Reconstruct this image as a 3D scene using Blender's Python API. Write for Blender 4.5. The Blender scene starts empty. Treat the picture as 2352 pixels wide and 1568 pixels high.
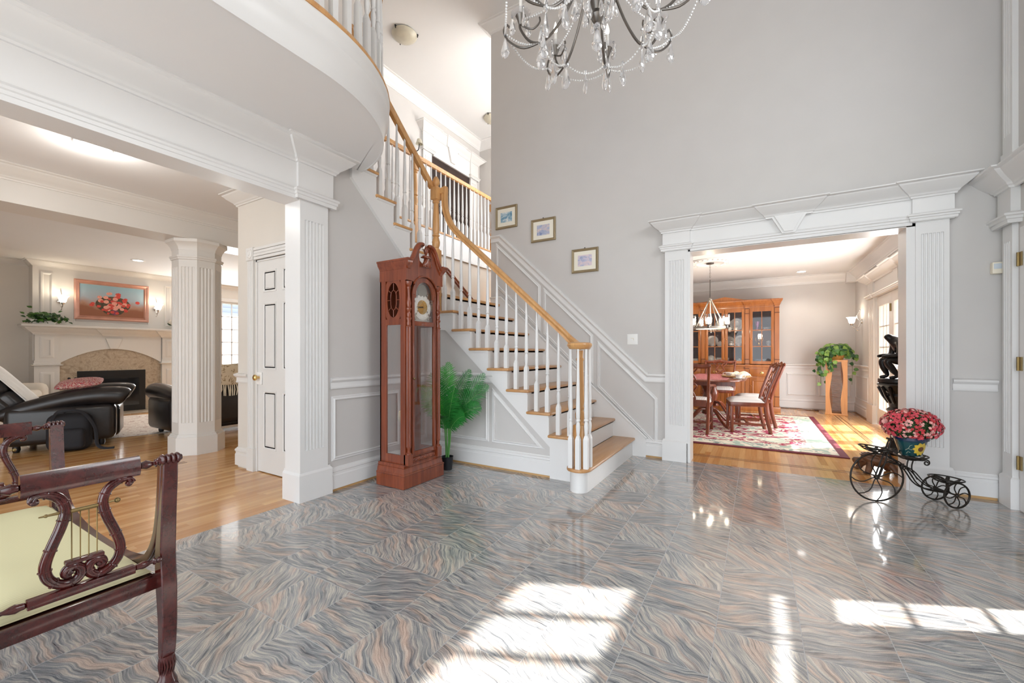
import bpy, bmesh, math, random
from mathutils import Vector, Matrix, Euler
random.seed(7)
SC = bpy.context.scene
COL = SC.collection
PI = math.pi
R = math.radians

# ------------------------------------------------------------------ camera
cam_data = bpy.data.cameras.new('camera')
cam_data.sensor_width = 36.0
cam_data.lens = 950.0 / 2352.0 * 36.0
cam_data.shift_y = 26.0 / 2352.0
cam_data.clip_end = 200
cam = bpy.data.objects.new('camera', cam_data)
COL.objects.link(cam)
cam.location = (0, 0, 1.15)
cam.rotation_euler = (R(90), 0, R(30.63))
SC.camera = cam

# ------------------------------------------------------------------ view
SC.view_settings.view_transform = 'Standard'
SC.view_settings.look = 'None'
SC.view_settings.exposure = 0.80
SC.view_settings.gamma = 1
SC.view_settings.use_curve_mapping = False
cy = SC.cycles
cy.max_bounces = 8
cy.diffuse_bounces = 5
cy.glossy_bounces = 4
cy.transmission_bounces = 6
cy.transparent_max_bounces = 24
cy.caustics_reflective = True
cy.caustics_refractive = False
cy.blur_glossy = 0.1
cy.sample_clamp_indirect = 6.0
cy.use_denoising = True
cy.use_adaptive_sampling = True
cy.adaptive_threshold = 0.02

# ------------------------------------------------------------------ world + sun
W = bpy.data.worlds.new('world')
SC.world = W
W.use_nodes = True
bg = W.node_tree.nodes['Background']
bg.inputs[0].default_value = (0.88, 0.94, 1.0, 1)
bg.inputs[1].default_value = 1.9
sun_data = bpy.data.lights.new('sun', 'SUN')
sun_data.energy = 21.0
sun_data.angle = R(0.8)
sun_data.color = (1.0, 0.95, 0.88)
sun = bpy.data.objects.new('sun', sun_data)
COL.objects.link(sun)
sun.location = (8, 6, 12)
sun.rotation_euler = Vector((-0.7125, -0.325, -1.0)).to_track_quat('-Z', 'Y').to_euler()

def area_lamp(name, loc, direction, sx, sy, power, color=(1, 1, 1)):
    d = bpy.data.lights.new(name, 'AREA')
    d.shape = 'RECTANGLE'
    d.size, d.size_y, d.energy, d.color = sx, sy, power, color
    o = bpy.data.objects.new(name, d)
    COL.objects.link(o)
    o.location = loc
    o.rotation_euler = Vector(direction).to_track_quat('-Z', 'Y').to_euler()
    return o

def point_lamp(name, loc, power, color=(1, 0.85, 0.65), r=0.03):
    d = bpy.data.lights.new(name, 'POINT')
    d.energy, d.color, d.shadow_soft_size = power, color, r
    o = bpy.data.objects.new(name, d)
    COL.objects.link(o)
    o.location = loc
    return o

# daylight through the windows (front wall behind the upper window, the french doors)
area_lamp('daylight_upper_window', (1.60, 2.2, 3.5), (-1, 0, -0.25), 1.8, 0.9, 22, (0.95, 0.98, 1.0))
area_lamp('daylight_french_doors', (1.60, 7.45, 1.1), (-1, 0, 0), 2.3, 1.7, 60, (0.97, 0.99, 1.0))
area_lamp('daylight_living_window', (-10.75, 5.2, 1.5), (1, 0, 0), 1.8, 1.4, 75, (0.95, 0.98, 1.0))

# ------------------------------------------------------------------ mesh helper
class MB:
    def __init__(s, M=None):
        s.bm = bmesh.new()
        s.M = M or Matrix.Identity(4)
        s.mi = 0
    def v(s, p):
        return s.bm.verts.new(s.M @ Vector(p))
    def f(s, vs):
        try:
            fc = s.bm.faces.new(vs)
            fc.material_index = s.mi
            return fc
        except ValueError:
            return None
    def box(s, x0, x1, y0, y1, z0, z1, bev=0.0, seg=2):
        if x0 > x1: x0, x1 = x1, x0
        if y0 > y1: y0, y1 = y1, y0
        if z0 > z1: z0, z1 = z1, z0
        vs = [s.v(p) for p in ((x0, y0, z0), (x1, y0, z0), (x1, y1, z0), (x0, y1, z0), (x0, y0, z1), (x1, y0, z1), (x1, y1, z1), (x0, y1, z1))]
        fs = [s.f([vs[i] for i in q]) for q in ((0, 3, 2, 1), (4, 5, 6, 7), (0, 1, 5, 4), (1, 2, 6, 5), (2, 3, 7, 6), (3, 0, 4, 7))]
        if bev > 0:
            es = list({e for fc in fs for e in fc.edges})
            r = bmesh.ops.bevel(s.bm, geom=es, offset=min(bev, 0.49 * min(x1 - x0, y1 - y0, z1 - z0)), segments=seg, profile=0.5, affect='EDGES')
            for fc in r['faces']:
                fc.material_index = s.mi
        return s
    def prism(s, poly, h0, h1, axis='z', bev=0.0):
        """polygon in two coordinates, extruded along axis between h0 and h1"""
        def P(a, b, h):
            return (a, b, h) if axis == 'z' else ((h, a, b) if axis == 'x' else (a, h, b))
        lo = [s.v(P(a, b, h0)) for a, b in poly]
        hi = [s.v(P(a, b, h1)) for a, b in poly]
        n = len(poly)
        fs = [s.f(lo), s.f(list(reversed(hi)))]
        for i in range(n):
            j = (i + 1) % n
            fs.append(s.f([lo[i], hi[i], hi[j], lo[j]]))
        fs = [x for x in fs if x]
        bmesh.ops.recalc_face_normals(s.bm, faces=fs)
        if bev > 0:
            es = list({e for fc in fs[:2] for e in fc.edges})
            bmesh.ops.bevel(s.bm, geom=es, offset=bev, segments=2, profile=0.5, affect='EDGES')
        return s
    def tube(s, pts, r, n=8, closed=False, cap=True, sq=1.0, up=None):
        """round tube along pts; r number or list; sq flattens the second axis"""
        pts = [Vector(p) for p in pts]
        m = len(pts)
        rr = r if isinstance(r, (list, tuple)) else [r] * m
        rings = []
        prev = None
        for i in range(m):
            a = pts[(i - 1) % m] if (closed or i > 0) else pts[i]
            b = pts[(i + 1) % m] if (closed or i < m - 1) else pts[i]
            t = (b - a)
            t = t.normalized() if t.length > 1e-9 else Vector((0, 0, 1))
            if up is not None:
                u = Vector(up) - t * Vector(up).dot(t)
                if u.length < 1e-5: u = t.orthogonal()
            elif prev is None:
                u = t.orthogonal()
            else:
                u = prev - t * prev.dot(t)
                if u.length < 1e-6: u = t.orthogonal()
            u = u.normalized()
            prev = u
            w = t.cross(u)
            rings.append([s.v(pts[i] + (u * math.cos(2 * PI * k / n) * sq + w * math.sin(2 * PI * k / n)) * rr[i]) for k in range(n)])
        last = m if closed else m - 1
        for i in range(last):
            A, B = rings[i], rings[(i + 1) % m]
            for k in range(n):
                s.f([A[k], A[(k + 1) % n], B[(k + 1) % n], B[k]])
        if cap and not closed:
            s.f(list(reversed(rings[0])))
            s.f(rings[-1])
        return s
    def lathe(s, prof, n=20, at=(0, 0, 0), axis='z', cap=True, a0=0.0, a1=2 * PI):
        full = abs(a1 - a0 - 2 * PI) < 1e-6
        m = n if full else n + 1
        rings = []
        for r_, h in prof:
            ring = []
            for k in range(m):
                a = a0 + (a1 - a0) * k / n
                x, y = r_ * math.cos(a), r_ * math.sin(a)
                p = (x, y, h) if axis == 'z' else ((h, x, y) if axis == 'x' else (y, h, x))
                ring.append(s.v((p[0] + at[0], p[1] + at[1], p[2] + at[2])))
            rings.append(ring)
        for i in range(len(rings) - 1):
            A, B = rings[i], rings[i + 1]
            for k in range(m if full else m - 1):
                k2 = (k + 1) % m
                s.f([A[k], A[k2], B[k2], B[k]])
        if cap:
            if prof[0][0] > 1e-6: s.f(list(reversed(rings[0])))
            if prof[-1][0] > 1e-6: s.f(rings[-1])
        return s
    def ball(s, c, r, n=10, m=7, sc=(1, 1, 1)):
        prof = [(max(1e-5, math.sin(PI * i / m)), -math.cos(PI * i / m)) for i in range(m + 1)]
        rings = [[s.v((c[0] + r * sc[0] * pr * math.cos(2 * PI * k / n), c[1] + r * sc[1] * pr * math.sin(2 * PI * k / n), c[2] + r * sc[2] * h)) for k in range(n)] for pr, h in prof]
        for i in range(m):
            for k in range(n):
                s.f([rings[i][k], rings[i][(k + 1) % n], rings[i + 1][(k + 1) % n], rings[i + 1][k]])
        return s
    def sweep(s, path, prof, N=(0, 0, 1), closed=False, cap=True):
        """mitred moulding: prof (a, b): a along T x N (right-hand side), b along N"""
        path = [Vector(p) for p in path]
        N = Vector(N).normalized()
        m = len(path)
        rings = []
        for i in range(m):
            ti = to = None
            if closed or i > 0: ti = (path[i] - path[i - 1]).normalized()
            if closed or i < m - 1: to = (path[(i + 1) % m] - path[i]).normalized()
            if ti is None: ti = to
            if to is None: to = ti
            s0, s1 = ti.cross(N).normalized(), to.cross(N).normalized()
            mid = (s0 + s1)
            mid = mid.normalized() if mid.length > 1e-6 else s0
            c = max(0.25, mid.dot(s0))
            rings.append([s.v(path[i] + mid * (a / c) + N * b) for a, b in prof])
        k = len(prof)
        fs = []
        for i in range(m if closed else m - 1):
            A, B = rings[i], rings[(i + 1) % m]
            for j in range(k):
                fs.append(s.f([A[j], B[j], B[(j + 1) % k], A[(j + 1) % k]]))
        if cap and not closed:
            fs.append(s.f(rings[0])); fs.append(s.f(list(reversed(rings[-1]))))
        bmesh.ops.recalc_face_normals(s.bm, faces=[x for x in fs if x])
        return s
    def grid(s, fn, nu, nv, cu=False, cv=False):
        V = [[s.v(fn(i / (nu if cu else nu - 1), j / (nv if cv else nv - 1))) for j in range(nv)] for i in range(nu)]
        for i in range(nu if cu else nu - 1):
            for j in range(nv if cv else nv - 1):
                s.f([V[i][j], V[(i + 1) % nu][j], V[(i + 1) % nu][(j + 1) % nv], V[i][(j + 1) % nv]])
        return V
    def poly(s, pts):
        return s.f([s.v(p) for p in pts])
    def build(s, name, mat, parent=None, smooth=True, sub=0, angle=38, solid=0.0, fixn=False):
        me = bpy.data.meshes.new(name)
        if fixn:
            bmesh.ops.recalc_face_normals(s.bm, faces=s.bm.faces[:])
        s.bm.to_mesh(me)
        s.bm.free()
        for m in (mat if isinstance(mat, (list, tuple)) else [mat]):
            me.materials.append(m)
        if smooth:
            me.polygons.foreach_set('use_smooth', [True] * len(me.polygons))
            me.set_sharp_from_angle(angle=R(angle))
        o = bpy.data.objects.new(name, me)
        COL.objects.link(o)
        if parent is not None: o.parent = parent
        if solid:
            md = o.modifiers.new('solid', 'SOLIDIFY'); md.thickness = solid; md.offset = 0
        if sub:
            md = o.modifiers.new('sub', 'SUBSURF'); md.levels = sub; md.render_levels = sub
        return o

def thing(name, label, cat, loc=(0, 0, 0), rz=0.0, group=None):
    o = bpy.data.objects.new(name, None)
    COL.objects.link(o)
    o.empty_display_size = 0.1
    o.location = loc
    o.rotation_euler = (0, 0, rz)
    o['label'] = label; o['category'] = cat; o['kind'] = 'thing'
    if group: o['group'] = group
    return o
def tag(o, label, cat, group=None, kind='thing'):
    o['label'] = label; o['category'] = cat; o['kind'] = kind
    if group: o['group'] = group
    return o
def struct(o, label=None):
    o['kind'] = 'structure'
    if label: o['label'] = label
    return o
def copy_tree(o, parent=None):
    c = o.copy(); COL.objects.link(c)
    if parent is not None: c.parent = parent
    for ch in list(o.children): copy_tree(ch, c)
    return c
def dup(o, loc, rz=0.0, label=None, group=None):
    c = copy_tree(o)
    c.location = loc; c.rotation_euler = (0, 0, rz)
    if label: c['label'] = label
    if group: c['group'] = group
    return c
def T(x=0, y=0, z=0): return Matrix.Translation((x, y, z))
def RZ(a): return Matrix.Rotation(a, 4, 'Z')
def RX(a): return Matrix.Rotation(a, 4, 'X')
def RY(a): return Matrix.Rotation(a, 4, 'Y')
def arc(c, r, a0, a1, n, ry=None):
    ry = r if ry is None else ry
    return [(c[0] + r * math.cos(a0 + (a1 - a0) * i / n), c[1] + ry * math.sin(a0 + (a1 - a0) * i / n)) for i in range(n + 1)]
def smooth_path(pts, n=6):
    """Catmull-Rom through pts"""
    P = [Vector(p) for p in pts]
    out = []
    for i in range(len(P) - 1):
        p0, p1, p2, p3 = P[max(0, i - 1)], P[i], P[i + 1], P[min(len(P) - 1, i + 2)]
        for k in range(n):
            t = k / n
            out.append(0.5 * ((2 * p1) + (p2 - p0) * t + (2 * p0 - 5 * p1 + 4 * p2 - p3) * t * t + (3 * p1 - p0 - 3 * p2 + p3) * t ** 3))
    out.append(P[-1])
    return out
# ------------------------------------------------------------------ materials
def srgb(r, g, b):
    f = lambda c: (c / 255 / 12.92) if c / 255 <= 0.04045 else ((c / 255 + 0.055) / 1.055) ** 2.4
    return (f(r), f(g), f(b), 1)
class NT:
    def __init__(s, name):
        s.m = bpy.data.materials.new(name); s.m.use_nodes = True
        s.t = s.m.node_tree; s.n = s.t.nodes; s.l = s.t.links
        s.b = s.n['Principled BSDF']; s.out = s.n['Material Output']
    def add(s, typ, **kw):
        x = s.n.new(typ)
        for k, v in kw.items(): setattr(x, k, v)
        return x
    def link(s, a, b): s.l.new(a, b)
    def math(s, op, a, b=None, c=None):
        x = s.add('ShaderNodeMath', operation=op)
        for i, q in enumerate((a, b, c)):
            if q is None: continue
            if hasattr(q, 'is_linked') or hasattr(q, 'links'): s.link(q, x.inputs[i])
            else: x.inputs[i].default_value = q
        return x.outputs[0]
    def vmath(s, op, a, b=None):
        x = s.add('ShaderNodeVectorMath', operation=op)
        for i, q in enumerate((a, b)):
            if q is None: continue
            if hasattr(q, 'links'): s.link(q, x.inputs[i])
            else: x.inputs[i].default_value = q
        return x.outputs[0]
    def noise(s, vec, scale, detail=3, rough=0.5, dist=0.0):
        x = s.add('ShaderNodeTexNoise')
        x.inputs['Scale'].default_value = scale; x.inputs['Detail'].default_value = detail
        x.inputs['Roughness'].default_value = rough; x.inputs['Distortion'].default_value = dist
        if vec is not None: s.link(vec, x.inputs['Vector'])
        return x
    def ramp(s, fac, stops, interp='LINEAR'):
        x = s.add('ShaderNodeValToRGB'); x.color_ramp.interpolation = interp
        e = x.color_ramp.elements
        while len(e) > 1: e.remove(e[-1])
        e[0].position, e[0].color = stops[0]
        for p, c in stops[1:]:
            k = e.new(p); k.color = c
        s.link(fac, x.inputs[0])
        return x.outputs[0]
    def mix(s, fac, a, b, mode='MIX'):
        x = s.add('ShaderNodeMix', data_type='RGBA', blend_type=mode)
        for sock, q in ((x.inputs[0], fac), (x.inputs[6], a), (x.inputs[7], b)):
            if hasattr(q, 'links'): s.link(q, sock)
            else: sock.default_value = q
        return x.outputs[2]
    def coord(s, which='Object'):
        return s.add('ShaderNodeTexCoord').outputs[which]
    def mapping(s, vec, scale=(1, 1, 1), rot=(0, 0, 0), loc=(0, 0, 0)):
        x = s.add('ShaderNodeMapping')
        x.inputs['Scale'].default_value = scale; x.inputs['Rotation'].default_value = rot; x.inputs['Location'].default_value = loc
        s.link(vec, x.inputs['Vector'])
        return x.outputs[0]
    def bump(s, h, strength=0.2, dist=0.01):
        x = s.add('ShaderNodeBump'); x.inputs['Strength'].default_value = strength; x.inputs['Distance'].default_value = dist
        s.link(h, x.inputs['Height']); s.link(x.outputs[0], s.b.inputs['Normal'])
    def set(s, **kw):
        for k, v in kw.items(): s.b.inputs[k.replace('_', ' ')].default_value = v
        return s
def plain(name, col, rough=0.5, metal=0.0, coat=0.0, var=0.06, nscale=6.0, bump=0.0, spec=None):
    t = NT(name)
    t.set(Roughness=rough, Metallic=metal)
    t.b.inputs['Coat Weight'].default_value = coat
    if spec is not None: t.b.inputs['Specular IOR Level'].default_value = spec
    c = t.coord('Object')
    nz = t.noise(c, nscale, 3)
    d = tuple(max(0, x * (1 - var)) for x in col[:3]) + (1,)
    e = tuple(min(1, x * (1 + var)) for x in col[:3]) + (1,)
    t.link(t.ramp(nz.outputs[0], [(0.3, d), (0.7, e)]), t.b.inputs['Base Color'])
    if bump: t.bump(t.noise(c, nscale * 25, 2).outputs[0], bump, 0.002)
    return t.m
def wood(name, dark, light, scale=1.0, rough=0.3, coat=0.3, axis='z', stretch=14.0, contrast=(0.3, 0.7)):
    t = NT(name)
    t.set(Roughness=rough); t.b.inputs['Coat Weight'].default_value = coat; t.b.inputs['Coat Roughness'].default_value = 0.12
    sc = {'x': (1 / stretch * 4, 4, 4), 'y': (4, 4 / stretch, 4), 'z': (4, 4, 4 / stretch)}[axis]
    v = t.mapping(t.coord('Object'), tuple(q * scale for q in sc))
    n1 = t.noise(v, 4.0, 5, 0.6, 0.6)
    n2 = t.noise(v, 22.0, 3, 0.6)
    f = t.math('ADD', t.math('MULTIPLY', n1.outputs[0], 0.7), t.math('MULTIPLY', n2.outputs[0], 0.3))
    t.link(t.ramp(f, [(contrast[0], dark), (contrast[1], light)]), t.b.inputs['Base Color'])
    return t.m
def emit(name, col, strength):
    t = NT(name)
    t.b.inputs['Base Color'].default_value = (0.9, 0.9, 0.88, 1)
    t.b.inputs['Emission Color'].default_value = col
    t.b.inputs['Emission Strength'].default_value = strength
    return t.m
def pane_glass(name, tint=(1, 1, 1, 1), gloss=0.10, rough=0.02):
    t = NT(name)
    t.n.remove(t.b)
    tr = t.add('ShaderNodeBsdfTransparent'); tr.inputs[0].default_value = tint
    gl = t.add('ShaderNodeBsdfGlossy'); gl.inputs['Roughness'].default_value = rough
    fr = t.add('ShaderNodeFresnel'); fr.inputs[0].default_value = 1.45
    k = t.math('MINIMUM', t.math('MULTIPLY', fr.outputs[0], gloss / 0.04), 0.6)
    mx = t.add('ShaderNodeMixShader')
    t.link(k, mx.inputs[0]); t.link(tr.outputs[0], mx.inputs[1]); t.link(gl.outputs[0], mx.inputs[2])
    t.link(mx.outputs[0], t.out.inputs[0])
    return t.m
def crystal_glass(name):
    t = NT(name)
    t.set(Roughness=0.06, IOR=1.5)
    t.b.inputs['Transmission Weight'].default_value = 0.84
    t.b.inputs['Base Color'].default_value = (0.98, 0.98, 1, 1)
    return t.m

M = {}
M['wall'] = plain('wall_paint', (0.60, 0.58, 0.565, 1), 0.75, var=0.015, nscale=3)
M['wall_warm'] = plain('living_wall_paint', (0.66, 0.62, 0.565, 1), 0.75, var=0.015, nscale=3)
M['trim'] = plain('trim_paint', (0.76, 0.755, 0.75, 1), 0.32, var=0.01, nscale=3)
M['trim_warm'] = plain('living_trim_paint', (0.70, 0.675, 0.64, 1), 0.38, var=0.01, nscale=3)
M['ceil'] = plain('ceiling_paint', (0.78, 0.78, 0.78, 1), 0.85, var=0.01, nscale=2)
M['door_white'] = plain('door_paint', (0.70, 0.69, 0.67, 1), 0.4, var=0.01)
M['oak'] = wood('oak_stain', srgb(186, 132, 78), srgb(218, 170, 112), 1.0, 0.33, 0.25)
M['oak_x'] = wood('oak_tread', srgb(178, 126, 76), srgb(208, 160, 108), 1.0, 0.33, 0.25, axis='y')
M['mahog'] = wood('clock_cherry', srgb(92, 38, 20), srgb(146, 70, 38), 1.0, 0.25, 0.5)
M['mahog_dark'] = wood('bench_mahogany', srgb(40, 10, 12), srgb(92, 30, 26), 1.3, 0.2, 0.6, axis='x')
M['honey'] = wood('cabinet_maple', srgb(136, 76, 30), srgb(176, 108, 52), 0.9, 0.35, 0.3)
M['honey_dark'] = plain('cabinet_groove', srgb(84, 40, 14), 0.5)
M['chairwood'] = wood('dining_mahogany', srgb(92, 38, 20), srgb(142, 70, 40), 1.2, 0.3, 0.4)
M['planterwood'] = wood('pine_slat', srgb(196, 130, 74), srgb(226, 168, 108), 1.0, 0.45, 0.1)
M['black_leather'] = plain('black_leather', (0.017, 0.014, 0.014, 1), 0.32, coat=0.15, var=0.3, nscale=9, bump=0.12)
M['black_cloth'] = plain('black_nylon', (0.012, 0.012, 0.016, 1), 0.75, var=0.2, bump=0.1)
M['black'] = plain('black_paint', (0.008, 0.008, 0.009, 1), 0.4, var=0.1)
M['iron'] = plain('wrought_iron', (0.022, 0.017, 0.013, 1), 0.42, metal=0.4, var=0.2)
M['bronze'] = plain('dark_bronze', (0.020, 0.017, 0.016, 1), 0.30, metal=0.6, var=0.3, nscale=8)
M['brass'] = plain('brass', (0.72, 0.50, 0.20, 1), 0.22, metal=1.0, var=0.05)
M['oldbrass'] = plain('antique_brass', (0.30, 0.22, 0.10, 1), 0.35, metal=1.0, var=0.15)
M['pewter'] = plain('pewter', (0.18, 0.165, 0.15, 1), 0.33, metal=0.9, var=0.15)
M['chrome'] = plain('brushed_nickel', (0.6, 0.58, 0.55, 1), 0.25, metal=1.0, var=0.05)
M['pane'] = pane_glass('window_pane')
M['caseglass'] = pane_glass('case_glass', gloss=0.09)
M['crystal'] = crystal_glass('crystal')
M['china'] = plain('white_china', (0.82, 0.80, 0.76, 1), 0.2, coat=0.3, var=0.02)
M['cream_cloth'] = plain('cream_upholstery', (0.70, 0.65, 0.57, 1), 0.9, var=0.05, bump=0.2)
M['white_cloth'] = plain('white_throw', (0.80, 0.78, 0.74, 1), 0.95, var=0.05, bump=0.3)
M['linen'] = plain('ivory_napkin', (0.80, 0.72, 0.56, 1), 0.9, var=0.06, bump=0.2)
M['leaf'] = plain('palm_leaf', srgb(38, 120, 48), 0.42, var=0.35, nscale=5)
M['leaf_bright'] = plain('palm_leaf_bright', srgb(66, 160, 58), 0.42, var=0.3, nscale=5)
M['stem'] = plain('palm_stem', srgb(98, 160, 84), 0.5, var=0.15)
M['ivy'] = plain('ivy_leaf', srgb(62, 104, 34), 0.45, var=0.4, nscale=14)
M['ivy_pale'] = plain('ivy_leaf_pale', srgb(118, 150, 66), 0.45, var=0.3, nscale=14)
M['ivy_dark'] = plain('ivy_leaf_dark', srgb(40, 78, 40), 0.45, var=0.35, nscale=14)
M['blackplastic'] = plain('black_plastic', (0.012, 0.014, 0.02, 1), 0.4, var=0.1)
M['flame'] = emit('candle_bulb', (1, 0.84, 0.66, 1), 6.0)
M['shade_lit'] = emit('lit_frosted_shade', (1, 0.92, 0.80, 1), 1.6)
M['led'] = emit('led_diffuser', (1, 0.97, 0.93, 1), 5.0)
M['pink'] = plain('pink_petal', srgb(216, 78, 92), 0.6, var=0.25, nscale=30)
M['palepink'] = plain('pale_pink_petal', srgb(240, 176, 170), 0.6, var=0.15, nscale=30)
M['red_petal'] = plain('coral_petal', srgb(196, 56, 62), 0.6, var=0.25, nscale=30)
M['white_petal'] = plain('white_petal', srgb(236, 228, 214), 0.6, var=0.06)
M['shrubleaf'] = plain('flower_leaf', srgb(44, 76, 36), 0.5, var=0.3, nscale=20)
M['gold'] = plain('gold_ceramic', srgb(190, 136, 66), 0.3, coat=0.4, var=0.25, nscale=20)
M['frame_gold'] = plain('champagne_frame', srgb(150, 134, 104), 0.4, metal=0.3, var=0.1)
M['frame_rose'] = plain('rose_frame', srgb(196, 146, 128), 0.35, metal=0.35, var=0.12)
M['mat_board'] = plain('mat_board', srgb(236, 232, 218), 0.9, var=0.01)
M['plastic'] = plain('ivory_plastic', srgb(232, 224, 206), 0.45, var=0.02)
M['whiteplastic'] = plain('white_plastic', srgb(236, 236, 234), 0.4, var=0.01)
M['alabaster'] = plain('alabaster_shade', srgb(200, 194, 176), 0.35, var=0.08, nscale=12)
M['doorway_shade'] = plain('painted_room_shade', (0.035, 0.02, 0.016, 1), 0.8, var=0.3)  # near-black colour stands for the shade inside an unlit room
M['woodstrip'] = plain('floor_gap_wood', srgb(196, 156, 104), 0.5, var=0.1)
M['inlay'] = plain('walnut_inlay', srgb(92, 52, 28), 0.3, var=0.15)
M['turtle'] = plain('carved_turtle', srgb(96, 62, 40), 0.45, var=0.4, nscale=30)
M['grass'] = plain('lawn', srgb(58, 92, 30), 0.9, var=0.3, nscale=4)
M['beadcrystal'] = plain('bead_crystal', (0.80, 0.80, 0.80, 1), 0.08, coat=0.6, var=0.1, spec=0.9)

def granite():
    t = NT('granite_tile')
    t.set(Roughness=0.085)
    t.b.inputs['Specular IOR Level'].default_value = 0.5
    t.b.inputs['Coat Weight'].default_value = 0.7
    t.b.inputs['Coat Roughness'].default_value = 0.17
    co = t.coord('Object')
    S = 0.3048
    sh = t.vmath('SUBTRACT', co, (0.157, 0.097, 0.0))
    uv = t.vmath('DIVIDE', sh, (S, S, 1.0))
    cell = t.vmath('FLOOR', uv)
    fr = t.vmath('FRACTION', uv)
    wn = t.add('ShaderNodeTexWhiteNoise', noise_dimensions='3D')
    t.link(cell, wn.inputs['Vector'])
    wn2 = t.add('ShaderNodeTexWhiteNoise', noise_dimensions='3D')
    t.link(t.vmath('ADD', cell, (7.3, 2.1, 4.4)), wn2.inputs['Vector'])
    off = t.vmath('MULTIPLY', wn.outputs['Color'], (40, 40, 0))
    base = t.vmath('ADD', co, off)
    # the grain turns from tile to tile around one main direction
    rot = t.add('ShaderNodeVectorRotate', rotation_type='Z_AXIS')
    t.link(base, rot.inputs['Vector'])
    ang = t.math('ADD', t.math('MULTIPLY', t.math('SUBTRACT', wn2.outputs['Value'], 0.5), 1.5), 0.35)
    t.link(ang, rot.inputs['Angle'])
    # folding
    w1 = t.noise(rot.outputs[0], 4.2, 2, 0.5)
    warp = t.vmath('MULTIPLY', t.vmath('SUBTRACT', w1.outputs['Color'], (0.5, 0.5, 0.5)), (0.17, 0.12, 0))
    p = t.vmath('ADD', rot.outputs[0], warp)
    w2 = t.noise(p, 20.0, 2, 0.5)
    p = t.vmath('ADD', p, t.vmath('MULTIPLY', t.vmath('SUBTRACT', w2.outputs['Color'], (0.5, 0.5, 0.5)), (0.007, 0.010, 0)))
    a = t.noise(t.mapping(p, (2.6, 40.0, 1)), 1.6, 3, 0.6)
    fine = t.noise(t.mapping(p, (7, 130.0, 1)), 1.6, 3, 0.6)
    big = t.noise(t.mapping(p, (2.4, 15.0, 1)), 1.5, 2, 0.5)
    f = t.math('ADD', t.math('MULTIPLY', a.outputs[0], 0.55), t.math('MULTIPLY', fine.outputs[0], 0.45))
    f = t.math('ADD', f, t.math('MULTIPLY', t.math('SUBTRACT', wn2.outputs['Value'], 0.5), 0.05))
    c1 = t.ramp(f, [(0.34, srgb(70, 73, 80)), (0.42, srgb(122, 126, 131)), (0.50, srgb(158, 159, 160)), (0.56, srgb(190, 186, 178)), (0.64, srgb(218, 212, 202))])
    c2 = t.ramp(f, [(0.34, srgb(78, 76, 80)), (0.42, srgb(150, 140, 134)), (0.50, srgb(196, 174, 160)), (0.58, srgb(216, 194, 180)), (0.66, srgb(226, 212, 202))])
    pk = t.ramp(big.outputs[0], [(0.50, (0, 0, 0, 1)), (0.66, (1, 1, 1, 1))])
    col = t.mix(pk, c1, c2)
    speck = t.noise(co, 420, 2, 0.6)
    col = t.mix(t.ramp(speck.outputs[0], [(0.36, (0.45, 0.45, 0.45, 1)), (0.46, (0, 0, 0, 1))]), col, srgb(52, 52, 58))
    # grout joints
    sep = t.add('ShaderNodeSeparateXYZ'); t.link(fr, sep.inputs[0])
    g = None
    for k in (0, 1):
        d = t.math('MINIMUM', sep.outputs[k], t.math('SUBTRACT', 1.0, sep.outputs[k]))
        lt = t.math('LESS_THAN', d, 0.0052)
        g = lt if g is None else t.math('MAXIMUM', g, lt)
    col = t.mix(g, col, srgb(166, 168, 172))
    t.link(col, t.b.inputs['Base Color'])
    rg = t.math('ADD', t.math('MULTIPLY', g, 0.4), 0.055)
    t.link(rg, t.b.inputs['Roughness'])
    return t.m
M['granite'] = granite()

def planks(name, dark, light, along='y', width=0.057, rough=0.2):
    t = NT(name)
    co = t.coord('Object')
    sep = t.add('ShaderNodeSeparateXYZ'); t.link(co, sep.inputs[0])
    u, v = (sep.outputs[0], sep.outputs[1]) if along == 'y' else (sep.outputs[1], sep.outputs[0])
    row = t.math('FLOOR', t.math('DIVIDE', u, width))
    wr = t.add('ShaderNodeTexWhiteNoise', noise_dimensions='1D'); t.link(row, wr.inputs['W'])
    vv = t.math('ADD', t.math('DIVIDE', v, 1.1), t.math('MULTIPLY', wr.outputs['Value'], 9.0))
    brd = t.math('FLOOR', vv)
    cb = t.add('ShaderNodeCombineXYZ'); t.link(row, cb.inputs[0]); t.link(brd, cb.inputs[1])
    wb = t.add('ShaderNodeTexWhiteNoise', noise_dimensions='3D'); t.link(cb.outputs[0], wb.inputs['Vector'])
    gv = t.mapping(co, (26, 1.4, 1) if along == 'y' else (1.4, 26, 1))
    gv = t.vmath('ADD', gv, t.vmath('MULTIPLY', wb.outputs['Color'], (30, 30, 0)))
    gn = t.noise(gv, 1.6, 5, 0.6, 0.3)
    f = t.math('ADD', t.math('MULTIPLY', wb.outputs['Value'], 0.55), t.math('MULTIPLY', gn.outputs[0], 0.55))
    col = t.ramp(f, [(0.15, dark), (0.85, light)])
    fu = t.math('FRACT', t.math('DIVIDE', u, width))
    e = t.math('LESS_THAN', t.math('MINIMUM', fu, t.math('SUBTRACT', 1.0, fu)), 0.015)
    col = t.mix(t.math('MULTIPLY', e, 0.45), col, tuple(q * 0.35 for q in dark[:3]) + (1,))
    t.link(col, t.b.inputs['Base Color'])
    t.set(Roughness=rough)
    t.b.inputs['Coat Weight'].default_value = 0.25
    t.b.inputs['Coat Roughness'].default_value = 0.1
    return t.m
M['floor_oak'] = planks('oak_floor', srgb(178, 116, 58), srgb(224, 178, 118), 'y')

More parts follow.
